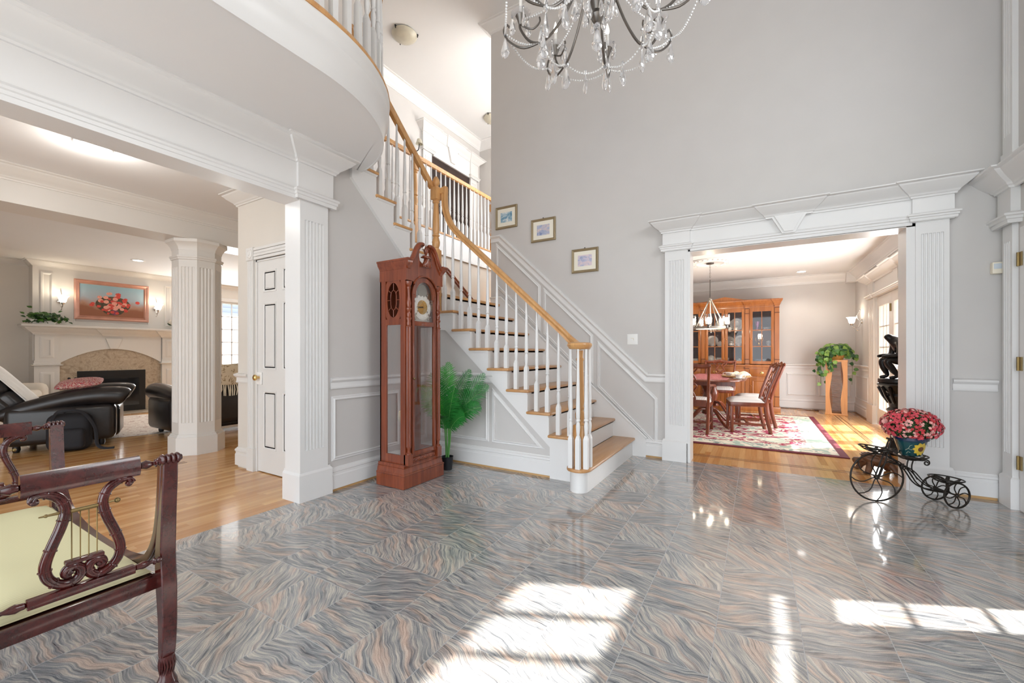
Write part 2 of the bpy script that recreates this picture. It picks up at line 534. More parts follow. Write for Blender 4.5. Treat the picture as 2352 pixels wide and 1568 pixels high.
def striped(name, a, b, axis=1, freq=90.0, rough=0.8, width=0.5):
    t = NT(name); t.set(Roughness=rough)
    sep = t.add('ShaderNodeSeparateXYZ'); t.link(t.coord('Object'), sep.inputs[0])
    f = t.math('FRACT', t.math('MULTIPLY', sep.outputs[axis], freq))
    t.link(t.ramp(f, [(0, a), (width, b)], 'EASE'), t.b.inputs['Base Color'])
    return t.m
M['yellow_seat'] = striped('yellow_stripe_fabric', srgb(210, 204, 160), srgb(222, 217, 176), 0, 95, 0.7)
M['dine_seat'] = striped('striped_seat_fabric', srgb(214, 208, 204), srgb(236, 232, 228), 0, 34, 0.8)

def patterned(name, stops, scale=8.0, dist=1.2, rough=0.9, stretch=(1, 1, 1), detail=2):
    t = NT(name); t.set(Roughness=rough)
    v = t.mapping(t.coord('Object'), stretch)
    n = t.noise(v, scale, detail, 0.55, dist)
    t.link(t.ramp(n.outputs[0], stops, 'CONSTANT'), t.b.inputs['Base Color'])
    t.bump(t.noise(v, scale * 40, 1).outputs[0], 0.25, 0.003)
    return t.m
M['rug_field'] = patterned('ikat_rug_field', [(0, srgb(122, 24, 50)), (0.36, srgb(232, 222, 200)), (0.44, srgb(150, 40, 70)), (0.535, srgb(232, 224, 206)), (0.58, srgb(168, 186, 170)), (0.64, srgb(226, 216, 196))], 2.6, 0.9, stretch=(1.5, 2.4, 1))
M['rug_band'] = patterned('ikat_rug_band', [(0, srgb(160, 178, 164)), (0.45, srgb(222, 214, 196)), (0.6, srgb(128, 140, 134)), (0.66, srgb(214, 206, 188))], 5.0, 1.2)
M['rug_edge'] = plain('rug_border_maroon', srgb(104, 28, 44), 0.9, var=0.1)
M['round_rug'] = patterned('round_rug_pile', [(0, srgb(176, 150, 138)), (0.42, srgb(212, 200, 186)), (0.56, srgb(190, 170, 158)), (0.62, srgb(222, 212, 200))], 9.0, 2.0)
M['paisley'] = patterned('paisley_cushion', [(0, srgb(150, 30, 44)), (0.42, srgb(214, 200, 186)), (0.49, srgb(176, 46, 58)), (0.58, srgb(120, 124, 140)), (0.63, srgb(206, 170, 150))], 26.0, 2.4)
M['runner'] = patterned('damask_runner', [(0, srgb(150, 70, 76)), (0.47, srgb(192, 132, 132)), (0.56, srgb(160, 84, 90))], 30.0, 1.5)
M['floral_throw'] = patterned('cream_floral_throw', [(0, srgb(150, 126, 92)), (0.40, srgb(222, 206, 178)), (0.60, srgb(172, 148, 112)), (0.66, srgb(226, 212, 186))], 9.0, 1.2)
M['stone'] = patterned('beige_marble', [(0, srgb(158, 142, 122)), (0.4, srgb(176, 160, 140)), (0.52, srgb(186, 172, 152)), (0.6, srgb(168, 152, 132))], 7.0, 2.5, rough=0.3, detail=6)

def lap_siding():
    t = NT('blue_grey_siding'); t.set(Roughness=0.7)
    sep = t.add('ShaderNodeSeparateXYZ'); t.link(t.coord('Object'), sep.inputs[0])
    f = t.math('FRACT', t.math('MULTIPLY', sep.outputs[2], 8.0))
    t.link(t.ramp(f, [(0, srgb(36, 42, 52)), (0.1, srgb(72, 82, 98)), (1.0, srgb(84, 95, 112))]), t.b.inputs['Base Color'])
    return t.m
M['siding'] = lap_siding()
def battens():
    t = NT('white_vertical_boards'); t.set(Roughness=0.7)
    sep = t.add('ShaderNodeSeparateXYZ'); t.link(t.coord('Object'), sep.inputs[0])
    f = t.math('FRACT', t.math('MULTIPLY', sep.outputs[1], 3.1))
    t.link(t.ramp(f, [(0, srgb(168, 184, 206)), (0.3, srgb(240, 244, 250)), (0.55, srgb(200, 212, 228)), (0.62, srgb(244, 248, 252))], 'CONSTANT'), t.b.inputs['Base Color'])
    return t.m
M['boards'] = battens()
# ------------------------------------------------------------------ profiles
def crown(w, h, z0=0.0):
    """closed section against wall and ceiling: a = out, b = up; top at z0 + h"""
    p = [(0, 0), (0.10, 0), (0.12, 0.10), (0.20, 0.16), (0.22, 0.22), (0.27, 0.28), (0.42, 0.40), (0.62, 0.58), (0.76, 0.74), (0.82, 0.80), (0.84, 0.86), (0.95, 0.90), (1.0, 0.94), (1.0, 1.0), (0, 1.0)]
    return [(a * w, z0 + b * h) for a, b in p]
def archi(w, h, z0=0.0):
    p = [(0, 0), (0.45, 0), (0.5, 0.12), (0.5, 0.3), (0.7, 0.34), (0.72, 0.55), (1.0, 0.62), (1.0, 0.78), (0.7, 0.88), (0.4, 0.95), (0.3, 1.0), (0, 1.0)]
    return [(a * w, z0 + b * h) for a, b in p]
BASE = [(0, 0.022), (0.020, 0.022), (0.020, 0.130), (0.015, 0.138), (0.015, 0.158), (0.022, 0.165), (0.020, 0.180), (0.008, 0.192), (0.006, 0.20), (0, 0.20)]
CHAIR = [(0, 0), (0.012, 0.0), (0.014, 0.012), (0.010, 0.02), (0.010, 0.052), (0.020, 0.060), (0.030, 0.072), (0.030, 0.086), (0.012, 0.096), (0, 0.096)]
PANEL = [(0, 0), (0, 0.012), (0.006, 0.017), (0.013, 0.014), (0.018, 0.008), (0.028, 0.010), (0.034, 0.004), (0.034, 0)]

def fluted(mb, x0, x1, yback, yface, z0, z1, f0, f1, n=6, depth=0.010):
    """pilaster shaft facing -y in mb's frame, with n half-round flutes between f0 and f1"""
    w = x1 - x0
    fw = w * 0.70 / n
    lx = x0 + w * 0.15
    poly = [(x0, yback), (x0, yface)]
    for i in range(n):
        a, b = lx + i * fw + fw * 0.14, lx + (i + 1) * fw - fw * 0.14
        poly += [((a + b) / 2 - (b - a) / 2 * math.cos(PI * k / 6), yface + depth * math.sin(PI * k / 6)) for k in range(7)]
    poly += [(x1, yface), (x1, yback)]
    mb.prism(poly, f0, f1)
    mb.box(x0, x1, yface, yback, z0, f0)
    mb.box(x0, x1, yface, yback, f1, z1)
def plinth(mb, x0, x1, yback, yface, z1):
    mb.box(x0, x1, yface, yback, 0, z1 - 0.03)
    pr = [(0, 0), (0.0, 0.004), (-0.006, 0.012), (-0.009, 0.022), (-0.020, 0.030), (-0.06, 0.030), (-0.06, 0)]
    mb.sweep([(x0, yback, z1 - 0.03), (x0, yface, z1 - 0.03), (x1, yface, z1 - 0.03), (x1, yback, z1 - 0.03)], [(-a, b) if False else (a, b) for a, b in pr])
def wallpanel(mb, pts, N):
    mb.sweep(pts, PANEL, N=N, closed=True)

CEIL1 = 2.74
CEIL2 = 5.60
DCEIL = 2.72
XL = -3.03      # wall left of the stairs
YN = 4.70       # wall with the dining opening
XE = 1.65       # front wall

# ------------------------------------------------------------------ floors
b = MB(); b.box(-3.065, 1.70, -2.6, 4.742, -0.1, 0); o = b.build('floor', M['granite'], smooth=False); struct(o, 'swirled grey and pink granite tile floor of the entrance hall')
b = MB(); b.box(-11.0, -3.065, -2.6, 7.2, -0.1, 0); o = b.build('floor_living', M['floor_oak'], smooth=False); struct(o, 'golden oak plank floor of the hallway and living room')
b = MB(); b.box(-3.1, 1.70, 4.742, 10.5, -0.1, 0); o = b.build('floor_dining', M['floor_oak'], smooth=False); struct(o, 'honey oak plank floor of the dining room')
b = MB()
for d in (0.0, 0.055):
    b.box(-2.8, 1.29 - d, 5.045 + d, 5.057 + d, 0, 0.0012)
    b.box(1.278 - d, 1.29 - d, 5.045 + d, 10.0, 0, 0.0012)
o = b.build('trim_9', M['inlay'], smooth=False); struct(o, 'double dark walnut inlay line around the dining room floor')
b = MB()
for d in (0.0, 0.055):
    b.box(-5.16 - d, -5.148 - d, -2.0, 2.0, 0, 0.0012)
o = b.build('trim_10', M['inlay'], smooth=False); struct(o, 'dark inlay line in the hallway floor')

# ------------------------------------------------------------------ wall with the dining opening
OX0, OX1, OZ = -0.62, 1.097, 2.208
b = MB()
b.box(-3.114, OX0, YN, 4.86, 0, CEIL2)
b.box(OX0, OX1, YN, 4.86, OZ, CEIL2)
b.box(OX1, XE + 0.2, YN, 4.86, 0, CEIL2)
o = b.build('wall_north', M['wall'], smooth=False); struct(o, 'tall light grey wall with the stairs and the dining room opening')
# casing
b = MB()
for (x0, x1, p0, p1) in ((-0.849, -0.622, -0.878, -0.634), (1.133, 1.334, 1.095, 1.362)):
    plinth(b, p0, p1, YN, 4.645, 0.232)
    fluted(b, x0, x1, YN, 4.655, 0.20, 2.25, 0.38, 2.13)
b.box(OX0 - 0.004, OX0 + 0.02, 4.665, 4.90, 0, OZ)
b.box(OX1 - 0.02, 1.14, 4.668, 4.90, 0, OZ + 0.03)
b.box(-0.622, 1.133, 4.668, 4.90, OZ - 0.006, OZ + 0.02)
b.box(-0.872, -0.600, 4.645, YN, 2.23, 2.45)
b.box(1.110, 1.360, 4.645, YN, 2.23, 2.45)
b.box(-0.62, 1.12, 4.668, YN, OZ, 2.45)
for xs in ((-0.872, -0.600), (1.110, 1.360)):
    b.sweep([(xs[0], YN, 2.235), (xs[0], 4.648, 2.235), (xs[1], 4.648, 2.235), (xs[1], YN, 2.235)], [(-a, q) for a, q in archi(-0.034, 0.068)])
b.sweep([(-0.60, 4.668, 2.21), (1.112, 4.668, 2.21)], [(a, q) for a, q in archi(0.026, 0.085)])
cp = [(-0.872, YN, 0), (-0.872, 4.645, 0), (-0.600, 4.645, 0), (-0.600, 4.668, 0), (0.085, 4.668, 0), (0.085, 4.645, 0), (0.425, 4.645, 0), (0.425, 4.668, 0), (1.110, 4.668, 0), (1.110, 4.645, 0), (1.360, 4.645, 0), (1.360, YN, 0)]
b.sweep([(x, y, 2.425) for x, y, _ in cp], crown(0.125, 0.125))
b.prism([(0.115, 2.44), (0.395, 2.44), (0.305, 2.268), (0.205, 2.268)], 4.628, 4.668, axis='y')
b.prism([(0.14, 2.44), (0.37, 2.44), (0.29, 2.285), (0.22, 2.285)], 4.618, 4.63, axis='y')
o = b.build('trim_1', M['trim'], angle=30); struct(o, 'white fluted casing with keystone around the dining room opening')

# baseboards, rails
b = MB()
b.sweep([(-1.055, YN, 0), (-0.878, YN, 0)], BASE)
b.sweep([(1.362, YN, 0), (1.612, YN, 0)], BASE)
o = b.build('baseboard_north', M['trim'], angle=30); struct(o)
b = MB(); b.box(-1.055, -0.878, 4.692, YN, 0, 0.024); b.box(1.362, 1.61, 4.690, YN, 0, 0.024)
b.box(XL, XL + 0.008, 2.17, 3.46, 0, 0.024); b.box(XL, -1.63, 3.452, 3.46, 0, 0.024)
o = b.build('trim_11', M['woodstrip'], smooth=False); struct(o, 'bare wood strip showing under the baseboards')
b = MB()
b.sweep([(1.362, YN, 0.848), (1.612, YN, 0.848)], CHAIR)
# sloping rail up the stairs
SL = 0.94
rail = [(-3.114, YN, 2.735), (-2.955, YN, 2.735), (-1.03, YN, 0.925), (-0.852, YN, 0.925)]
b.sweep(rail, [(-(q - 0.096), a) for a, q in CHAIR], N=(0, -1, 0))
for (xa, xb, top) in ((-3.0, -2.395, 2.555), (-2.285, -1.70, 1.895), (-1.58, -0.965, 1.215)):
    h = 0.49 if xa < -2 else 0.45
    t2 = top - SL * (xb - xa)
    wallpanel(b, [(xa, YN, top), (xa, YN, top - h), (xb, YN, t2 - h), (xb, YN, t2)], (0, -1, 0))
o = b.build('trim_2', M['trim'], angle=30); struct(o, 'white chair rail and panel mouldings rising along the stair wall')
# crown of the tall wall
b = MB()
b.sweep([(-3.114, 4.86, CEIL2 - 0.13), (-3.114, YN, CEIL2 - 0.13), (XE, YN, CEIL2 - 0.13)], crown(0.13, 0.13))
o = b.build('trim_3', M['trim'], angle=30); struct(o, 'white crown moulding at the top of the tall wall')

# ------------------------------------------------------------------ wall left of the stairs, wall under the stairs
b = MB()
b.prism([(2.13, 0), (3.52, 0), (3.52, 1.55), (3.40, 1.72), (2.44, 2.64), (2.36, CEIL1 + 0.1), (2.13, CEIL1 + 0.1)], XL - 0.08, XL, axis='x')
o = b.build('wall_left', M['wall'], smooth=False); struct(o, 'grey wall between the white pillar and the stairs')
b = MB()
b.prism([(XL, 0), (-1.60, 0), (-1.60, 0.27), (-2.87, 1.40), (XL, 1.42)], 3.46, 3.52, axis='y')
o = b.build('wall_stair', M['wall'], smooth=False); struct(o, 'grey wall with white panels under the lower stairs')
b = MB()
b.sweep([(XL, 2.17, 0), (XL, 3.46, 0), (-1.632, 3.46, 0)], BASE)
o = b.build('baseboard_left', M['trim'], angle=30); struct(o)
b = MB()
b.sweep([(XL, 2.17, 0.85), (XL, 3.46, 0.85), (-2.262, 3.46, 0.85)], CHAIR)
wallpanel(b, [(XL, 2.215, 0.755), (XL, 2.215, 0.285), (XL, 3.30, 0.285), (XL, 3.30, 0.755)], (1, 0, 0))
wallpanel(b, [(-2.93, 3.46, 0.76), (-2.93, 3.46, 0.29), (-2.35, 3.46, 0.29), (-2.35, 3.46, 0.76)], (0, -1, 0))
wallpanel(b, [(-2.245, 3.46, 0.725), (-2.245, 3.46, 0.29), (-1.778, 3.46, 0.29)], (0, -1, 0))
o = b.build('trim_4', M['trim'], angle=30); struct(o, 'white chair rail and panel mouldings behind the clock and under the stairs')

# ------------------------------------------------------------------ left opening: pillar and beam
b = MB()
PF = T(-3.0, 0, 0) @ RZ(PI / 2)      # local -y -> +x ; local x -> y
b.M = PF
b.box(1.885, 2.172, -0.004, 0.222, 0, 0.205)
b.sweep([(1.885, 0.222, 0.205), (1.885, -0.004, 0.205), (2.172, -0.004, 0.205), (2.172, 0.03, 0.205)], [(0, 0), (-0.004, 0.010), (-0.012, 0.018), (-0.014, 0.032), (-0.08, 0.032), (-0.08, 0)])
fluted(b, 1.897, 2.137, 0.03, 0.008, 0.2, 2.40, 0.39, 2.18, n=6)
b.box(1.897, 2.137, 0.03, 0.205, 0.2, 2.40)
b.box(1.875, 2.176, -0.006, 0.215, 2.33, CEIL1)
b.sweep([(1.875, 0.222, 2.325), (1.875, -0.006, 2.325), (2.176, -0.006, 2.325), (2.176, 0.03, 2.325)], archi(0.036, 0.085))
# beam along the opening
b.box(-2.7, 1.90, 0.018, 0.21, 2.32, CEIL1)
b.sweep([(-2.7, 0.018, 2.32), (1.876, 0.018, 2.32)], archi(0.024, 0.09))
b.sweep([(-2.7, 0.018, CEIL1 - 0.14), (1.875, 0.018, CEIL1 - 0.14), (1.875, -0.006, CEIL1 - 0.14), (2.176, -0.006, CEIL1 - 0.14), (2.176, 0.03, CEIL1 - 0.14)], crown(0.15, 0.14))
b.sweep([(2.05, 0.21, CEIL1 - 0.12), (-2.7, 0.21, CEIL1 - 0.12)], crown(0.11, 0.12))
o = b.build('trim_5', M['trim'], angle=30); struct(o, 'white fluted pillar carrying the beam of the left opening')

# ------------------------------------------------------------------ closet wall with door_1
DX0, DX1, DH = -4.19, -3.43, 2.045
b = MB()
b.box(-4.52, DX0, 2.19, 2.33, 0, CEIL1); b.box(DX0, DX1, 2.19, 2.33, DH, CEIL1); b.box(DX1, -3.09, 2.19, 2.33, 0, CEIL1)
b.box(-4.52, -4.40, 2.33, 4.6, 0, CEIL1)
o = b.build('wall_closet', M['wall_warm'], smooth=False); struct(o, 'off-white hallway wall with the closet door')
b = MB()
for x0, x1 in ((DX0 - 0.115, DX0), (DX1, DX1 + 0.115)):
    b.box(x0 - 0.004, x1, 2.163, 2.19, 0, 0.22)
    fluted(b, x0, x1 - 0.012, 2.19, 2.170, 0.22, DH + 0.01, 0.23, DH, n=4, depth=0.006)
    b.box(x0 - 0.008, x1 + 0.0, 2.160, 2.19, DH + 0.005, DH + 0.125)
    b.lathe([(0.045, 0), (0.045, 0.006), (0.034, 0.008), (0.03, 0.002), (0.018, 0.002), (0.014, 0.010), (0.0001, 0.012)], n=20, at=((x0 + x1) / 2, 0, 0), axis='y') if False else None
for i in range(4):
    b.box(DX0, DX1, 2.170 - 0.004 * (i % 2), 2.19, DH + 0.005 + i * 0.029, DH + 0.03 + i * 0.029)
b.box(DX0, DX0 + 0.02, 2.19, 2.33, 0, DH); b.box(DX1 - 0.02, DX1, 2.19, 2.33, 0, DH); b.box(DX0, DX1, 2.19, 2.33, DH - 0.015, DH + 0.006)
for k in (0, 1):
    cx = (DX0 - 0.0575) if k == 0 else (DX1 + 0.0575)
    MM = b.M; b.M = T(cx, 2.160, DH + 0.065) @ RX(PI / 2)
    b.lathe([(0.046, 0), (0.046, 0.005), (0.036, 0.008), (0.030, 0.003), (0.018, 0.003), (0.013, 0.010), (0.0001, 0.012)], n=20)
    b.M = MM
o = b.build('trim_6', M['door_white'], angle=30); struct(o, 'white fluted casing with rosette blocks around the closet door')
b = MB()
b.sweep([(-4.52, 4.6, 0), (-4.52, 2.19, 0), (DX0 - 0.12, 2.19, 0)], BASE)
b.sweep([(-4.52, 4.6, 0.85), (-4.52, 2.19, 0.85), (DX0 - 0.12, 2.19, 0.85)], CHAIR)
b.sweep([(-4.52, 4.6, CEIL1 - 0.115), (-4.52, 2.19, CEIL1 - 0.115), (-3.2, 2.19, CEIL1 - 0.115)], crown(0.125, 0.115))
o = b.build('baseboard_closet', M['trim_warm'], angle=30); struct(o)

def six_panel(name, W, H, mat, th=0.04):
    """door leaf in its local frame: hinge edge x=0, face -y"""
    b = MB()
    b.box(0, W, -th / 2, th / 2, 0, H)
    st, mid = 0.11, 0.10
    pw = (W - 2 * st - mid) / 2
    rows = ((0.22, 0.78), (0.98, 1.62), (1.72, 1.93))
    for r0, r1 in rows:
        for k in (0, 1):
            x0 = st + k * (pw + mid)
            for sgn in (-1, 1):
                yb = sgn * th / 2
                path = [(x0, yb, r0), (x0 + pw, yb, r0), (x0 + pw, yb, r1), (x0, yb, r1)]
                if sgn > 0: path.reverse()
                b.sweep(path, [(-0.0, 0), (-0.0, 0.006), (-0.010, 0.006), (-0.020, -0.0), (-0.03, 0.0)], N=(0, sgn, 0), closed=True)
                i = 0.038
                y0, y1 = (yb, yb + sgn * 0.005)
                b.box(x0 + i, x0 + pw - i, min(y0, y1), max(y0, y1), r0 + i, r1 - i, bev=0.004, seg=1)
    return b.build(name, mat, angle=25)
d = six_panel('door_1', DX1 - DX0 - 0.008, DH - 0.02, M['door_white'])
d.location = (DX0 + 0.004, 2.222, 0.008); struct(d, 'white six-panel closet door beside the pillar')
b = MB(T(0.055, -0.02, 0.905) @ RX(PI / 2))
b.lathe([(0.033, 0), (0.033, 0.004), (0.026, 0.009), (0.011, 0.012), (0.010, 0.03), (0.022, 0.036), (0.029, 0.047), (0.027, 0.06), (0.015, 0.068), (0.0001, 0.07)], n=20)
b.build('door_knob', M['brass'], d)
b = MB(T(0.055, -0.0205, 0.905)); b.box(-0.04, 0.04, -0.012, 0, -0.07, 0.05, bev=0.012)
b.build('knob_cover', M['whiteplastic'], d)

# ------------------------------------------------------------------ ceilings and balcony
cx, cyy, ax, ay = -3.07, 1.44, 0.95, 1.005
edge = [(-2.12, -2.6), (-2.12, 1.44)] + [(cx + ax * math.cos(a), cyy + ay * math.sin(a)) for a in [PI / 2 * i / 20 for i in range(1, 21)]]
b = MB()
b.box(-11.0, -4.15, -2.6, 8.2, CEIL1, 2.97)
b.box(-4.15, -3.05, -2.6, 2.40, CEIL1, 2.97)
o = b.build('ceiling', M['ceil'], smooth=False); struct(o, 'white ceiling of the hallway and living room')
b = MB()
b.prism([(-3.06, -2.6)] + edge + [(-3.06, 2.445)], CEIL1, 2.99)
o = b.build('ceiling_balcony', M['ceil'], smooth=False); struct(o, 'curved white underside of the balcony over the entrance hall')
fas = [(0.0, CEIL1 - 0.006), (0.012, CEIL1 - 0.006), (0.016, 2.80), (0.028, 2.88), (0.045, 2.90), (0.050, 2.915), (0.040, 2.92), (0.044, 2.985), (0.055, 3.0), (0.055, 3.022), (0.0, 3.022)]
b = MB()
b.sweep([(x, y, 0) for x, y in edge], fas)
o = b.build('trim_7', M['trim'], angle=40); struct(o, 'curved white fascia of the balcony edge')
b = MB()
b.box(-5.3, XE + 0.2, -2.6, 7.4, CEIL2, CEIL2 + 0.1)
o = b.build('ceiling_upper', M['ceil'], smooth=False); struct(o, 'high ceiling over the entrance hall and upper landing')
b = MB()
b.box(-11.0, -4.15, -2.6, 8.2, 2.97, 3.0); b.box(-4.15, -3.05, -2.6, 2.40, 2.97, 3.0)
o = b.build('floor_upper', M['floor_oak'], smooth=False); struct(o)

# ------------------------------------------------------------------ upper hall
b = MB(); b.box(-5.3, -5.1, -2.6, 7.3, 3.0, CEIL2)
o = b.build('wall_upper_west', M['wall'], smooth=False); struct(o, 'grey wall of the upper hallway')
b = MB(); b.box(-5.3, -3.0, 7.25, 7.4, 0, CEIL2)
o = b.build('wall_upper_north', M['wall'], smooth=False); struct(o)
b = MB(); b.box(-4.30, -4.15, 2.33, 7.25, 0, 2.66)
o = b.build('wall_landing', M['wall_warm'], smooth=False); struct(o, 'beige wall of the stair landing below the upper railing')
b = MB()
b.box(-4.17, -4.125, 2.40, 7.25, 2.66, 2.955)
b.sweep([(-4.125, 7.25, 2.64), (-4.125, 2.40, 2.64)][::-1], [(0, 0), (0.012, 0), (0.012, 0.03), (0, 0.04)])
o = b.build('trim_12', M['trim'], angle=30); struct(o, 'white fascia board below the upper railing')
b = MB()
b.sweep([(-5.1, -2.6, CEIL2 - 0.16), (-5.1, 7.25, CEIL2 - 0.16), (-3.0, 7.25, CEIL2 - 0.16)], crown(0.15, 0.16))
# upper door surround
UY0, UY1 = 5.72, 6.86
b.M = T(-5.1, 0, 3.0) @ RZ(PI / 2)
for y0 in (UY0 - 0.24, UY1 + 0.02):
    fluted(b, y0, y0 + 0.22, 0.0, -0.04, 0, 1.78, 0.3, 1.66, n=5)
    b.box(y0 - 0.02, y0 + 0.24, -0.055, 0, 1.78, 2.10)
    b.sweep([(y0 - 0.02, 0, 1.74), (y0 - 0.02, -0.055, 1.74), (y0 + 0.24, -0.055, 1.74), (y0 + 0.24, 0, 1.74)], archi(0.04, 0.07))
b.box(UY0 - 0.02, UY1 + 0.02, -0.035, 0, 1.74, 2.10)
ya, yb_ = UY0 - 0.26, UY1 + 0.26
cpu = [(ya, 0), (ya, -0.055), (ya + 0.26, -0.055), (ya + 0.26, -0.035), (6.12, -0.035), (6.12, -0.055), (6.46, -0.055), (6.46, -0.035), (yb_ - 0.26, -0.035), (yb_ - 0.26, -0.055), (yb_, -0.055), (yb_, 0)]
b.sweep([(x, y, 2.06) for x, y in cpu], crown(0.13, 0.13))
b.prism([(6.15, 2.06), (6.43, 2.06), (6.35, 1.80), (6.23, 1.80)], -0.07, -0.03, axis='y')
o = b.build('trim_13', M['trim'], angle=30); struct(o, 'white crown and pilastered surround of the upper hallway door')
b = MB(); b.box(-5.104, -5.095, UY0 - 0.02, UY1 + 0.02, 3.0, 4.745)  # thin sheet on the wall, the doorway's darkness is its colour
o = b.build('door_4', M['doorway_shade'], smooth=False); struct(o, 'flat dark panel painted as the unlit doorway off the upper hallway')
b = MB()
b.M = T(-5.1, 0, 3.0) @ RZ(PI / 2)
fluted(b, 3.75, 3.95, 0.0, -0.04, 0, 1.85, 0.3, 1.7, n=5)
b.box(3.73, 3.97, -0.055, 0, 1.85, 2.12)
b.sweep([(2.6, 0, 2.08), (2.6, -0.055, 2.08), (3.97, -0.055, 2.08), (3.97, 0, 2.08)], crown(0.13, 0.13))
b.box(2.6, 3.75, -0.035, 0, 1.75, 2.12)
o = b.build('trim_14', M['trim'], angle=30); struct(o, 'white surround of the second upper hallway door')

# ------------------------------------------------------------------ living room shell
XW = -10.85
b = MB()
WY0, WY1, WZ0, WZ1 = 4.45, 6.05, 0.75, 2.36
b.box(XW - 0.15, XW, -2.6, WY0, 0, CEIL1); b.box(XW - 0.15, XW, WY1, 7.2, 0, CEIL1)
b.box(XW - 0.15, XW, WY0, WY1, 0, WZ0); b.box(XW - 0.15, XW, WY0, WY1, WZ1, CEIL1)
o = b.build('wall_west', M['wall_warm'], smooth=False); struct(o, 'cream far wall of the living room')
b = MB(); b.box(-11.0, -4.3, 7.1, 7.25, 0, CEIL1)
o = b.build('wall_living_north', M['wall_warm'], smooth=False); struct(o)
b = MB()
b.sweep([(XW, -2.6, CEIL1 - 0.10), (XW, 1.9, CEIL1 - 0.10), (-10.62, 1.9, CEIL1 - 0.10), (-10.62, 3.97, CEIL1 - 0.10), (XW, 3.97, CEIL1 - 0.10), (XW, 7.1, CEIL1 - 0.10)], crown(0.10, 0.10))
b.sweep([(XW, 3.97, 0), (XW, 7.1, 0)], BASE)
o = b.build('trim_8', M['trim_warm'], angle=30); struct(o, 'crown moulding of the living room')
b = MB()
b.box(-5.87, -5.47, -2.6, 7.1, 2.43, CEIL1)
b.sweep([(-5.47, -2.6, CEIL1 - 0.125), (-5.47, 4.6, CEIL1 - 0.125)], crown(0.12, 0.125))
o = b.build('beam', M['trim_warm'], angle=30); struct(o, 'cream ceiling beam over the column')
# octagonal column
def octa(r, n_fl=0, rot=PI / 8, depth=0.008):
    pts = []
    for k in range(8):
        a0, a1 = rot + k * PI / 4, rot + (k + 1) * PI / 4
        p0 = Vector((r * math.cos(a0), r * math.sin(a0))); p1 = Vector((r * math.cos(a1), r * math.sin(a1)))
        pts.append(tuple(p0))
        if n_fl:
            d_ = p1 - p0; nn = -Vector((math.cos((a0 + a1) / 2), math.sin((a0 + a1) / 2)))
            for i in range(n_fl):
                c0, c1 = 0.12 + 0.76 * (i + 0.12) / n_fl, 0.12 + 0.76 * (i + 0.88) / n_fl
                for q in range(5):
                    tt = (c0 + c1) / 2 - (c1 - c0) / 2 * math.cos(PI * q / 4)
                    pts.append(tuple(p0 + d_ * tt + nn * depth * math.sin(PI * q / 4)))
    return pts
b = MB(T(-5.665, 2.30, 0))
k8 = 1 / math.cos(PI / 8)
b.prism(octa(0.248 * k8), 0, 0.20)
b.prism(octa(0.236 * k8), 0.20, 0.215); b.prism(octa(0.228 * k8), 0.215, 0.23)
b.prism(octa(0.215 * k8), 0.23, 0.36); b.prism(octa(0.215 * k8, 4), 0.36, 2.12); b.prism(octa(0.215 * k8), 2.12, 2.40)
ring8 = [(x, y, 0) for x, y in octa(0.215 * k8)]
b.sweep([(x, y, 2.20) for x, y, _ in ring8], [(0, 0), (0.012, 0.004), (0.012, 0.02), (0.02, 0.026), (0.02, 0.045), (0, 0.05)], closed=True)
b.sweep([(x, y, 2.31) for x, y, _ in ring8], [(-0.01, 0), (0.004, 0.0), (0.010, 0.03), (0.035, 0.07), (0.055, 0.085), (0.055, 0.118), (-0.01, 0.118)], closed=True)
o = b.build('column', M['trim_warm'], angle=25); struct(o, 'cream octagonal fluted column between hallway and living room')

# ------------------------------------------------------------------ front wall with windows
b = MB()
holes = ((1.33, 3.12, 3.04, 3.93), (1.40, 3.12, 2.16, 2.42), (2.84, 3.12, 0.35, 2.08), (1.40, 1.68, 0.35, 2.08), (6.24, 8.71, 0.0, 2.04))
def wall_holes(b, x0, x1, y0, y1, z0, z1, holes):
    ys = sorted({y0, y1} | {q for h in holes for q in h[:2]}); zs = sorted({z0, z1} | {q for h in holes for q in h[2:]})
    for i in range(len(ys) - 1):
        runs = []
        for j in range(len(zs) - 1):
            cyc, czc = (ys[i] + ys[i + 1]) / 2, (zs[j] + zs[j + 1]) / 2
            if any(h[0] < cyc < h[1] and h[2] < czc < h[3] for h in holes): continue
            if runs and abs(runs[-1][1] - zs[j]) < 1e-6: runs[-1][1] = zs[j + 1]
            else: runs.append([zs[j], zs[j + 1]])
        for a, c in runs: b.box(x0, x1, ys[i], ys[i + 1], a, c)
wall_holes(b, XE, XE + 0.14, -2.6, 4.86, 0, CEIL2, holes[:4])
wall_holes(b, XE, XE + 0.14, 4.86, 10.5, 0, DCEIL + 0.1, holes[4:])
o = b.build('wall_east', M['wall'], smooth=False); struct(o, 'front wall of the house with the entry and the french doors')

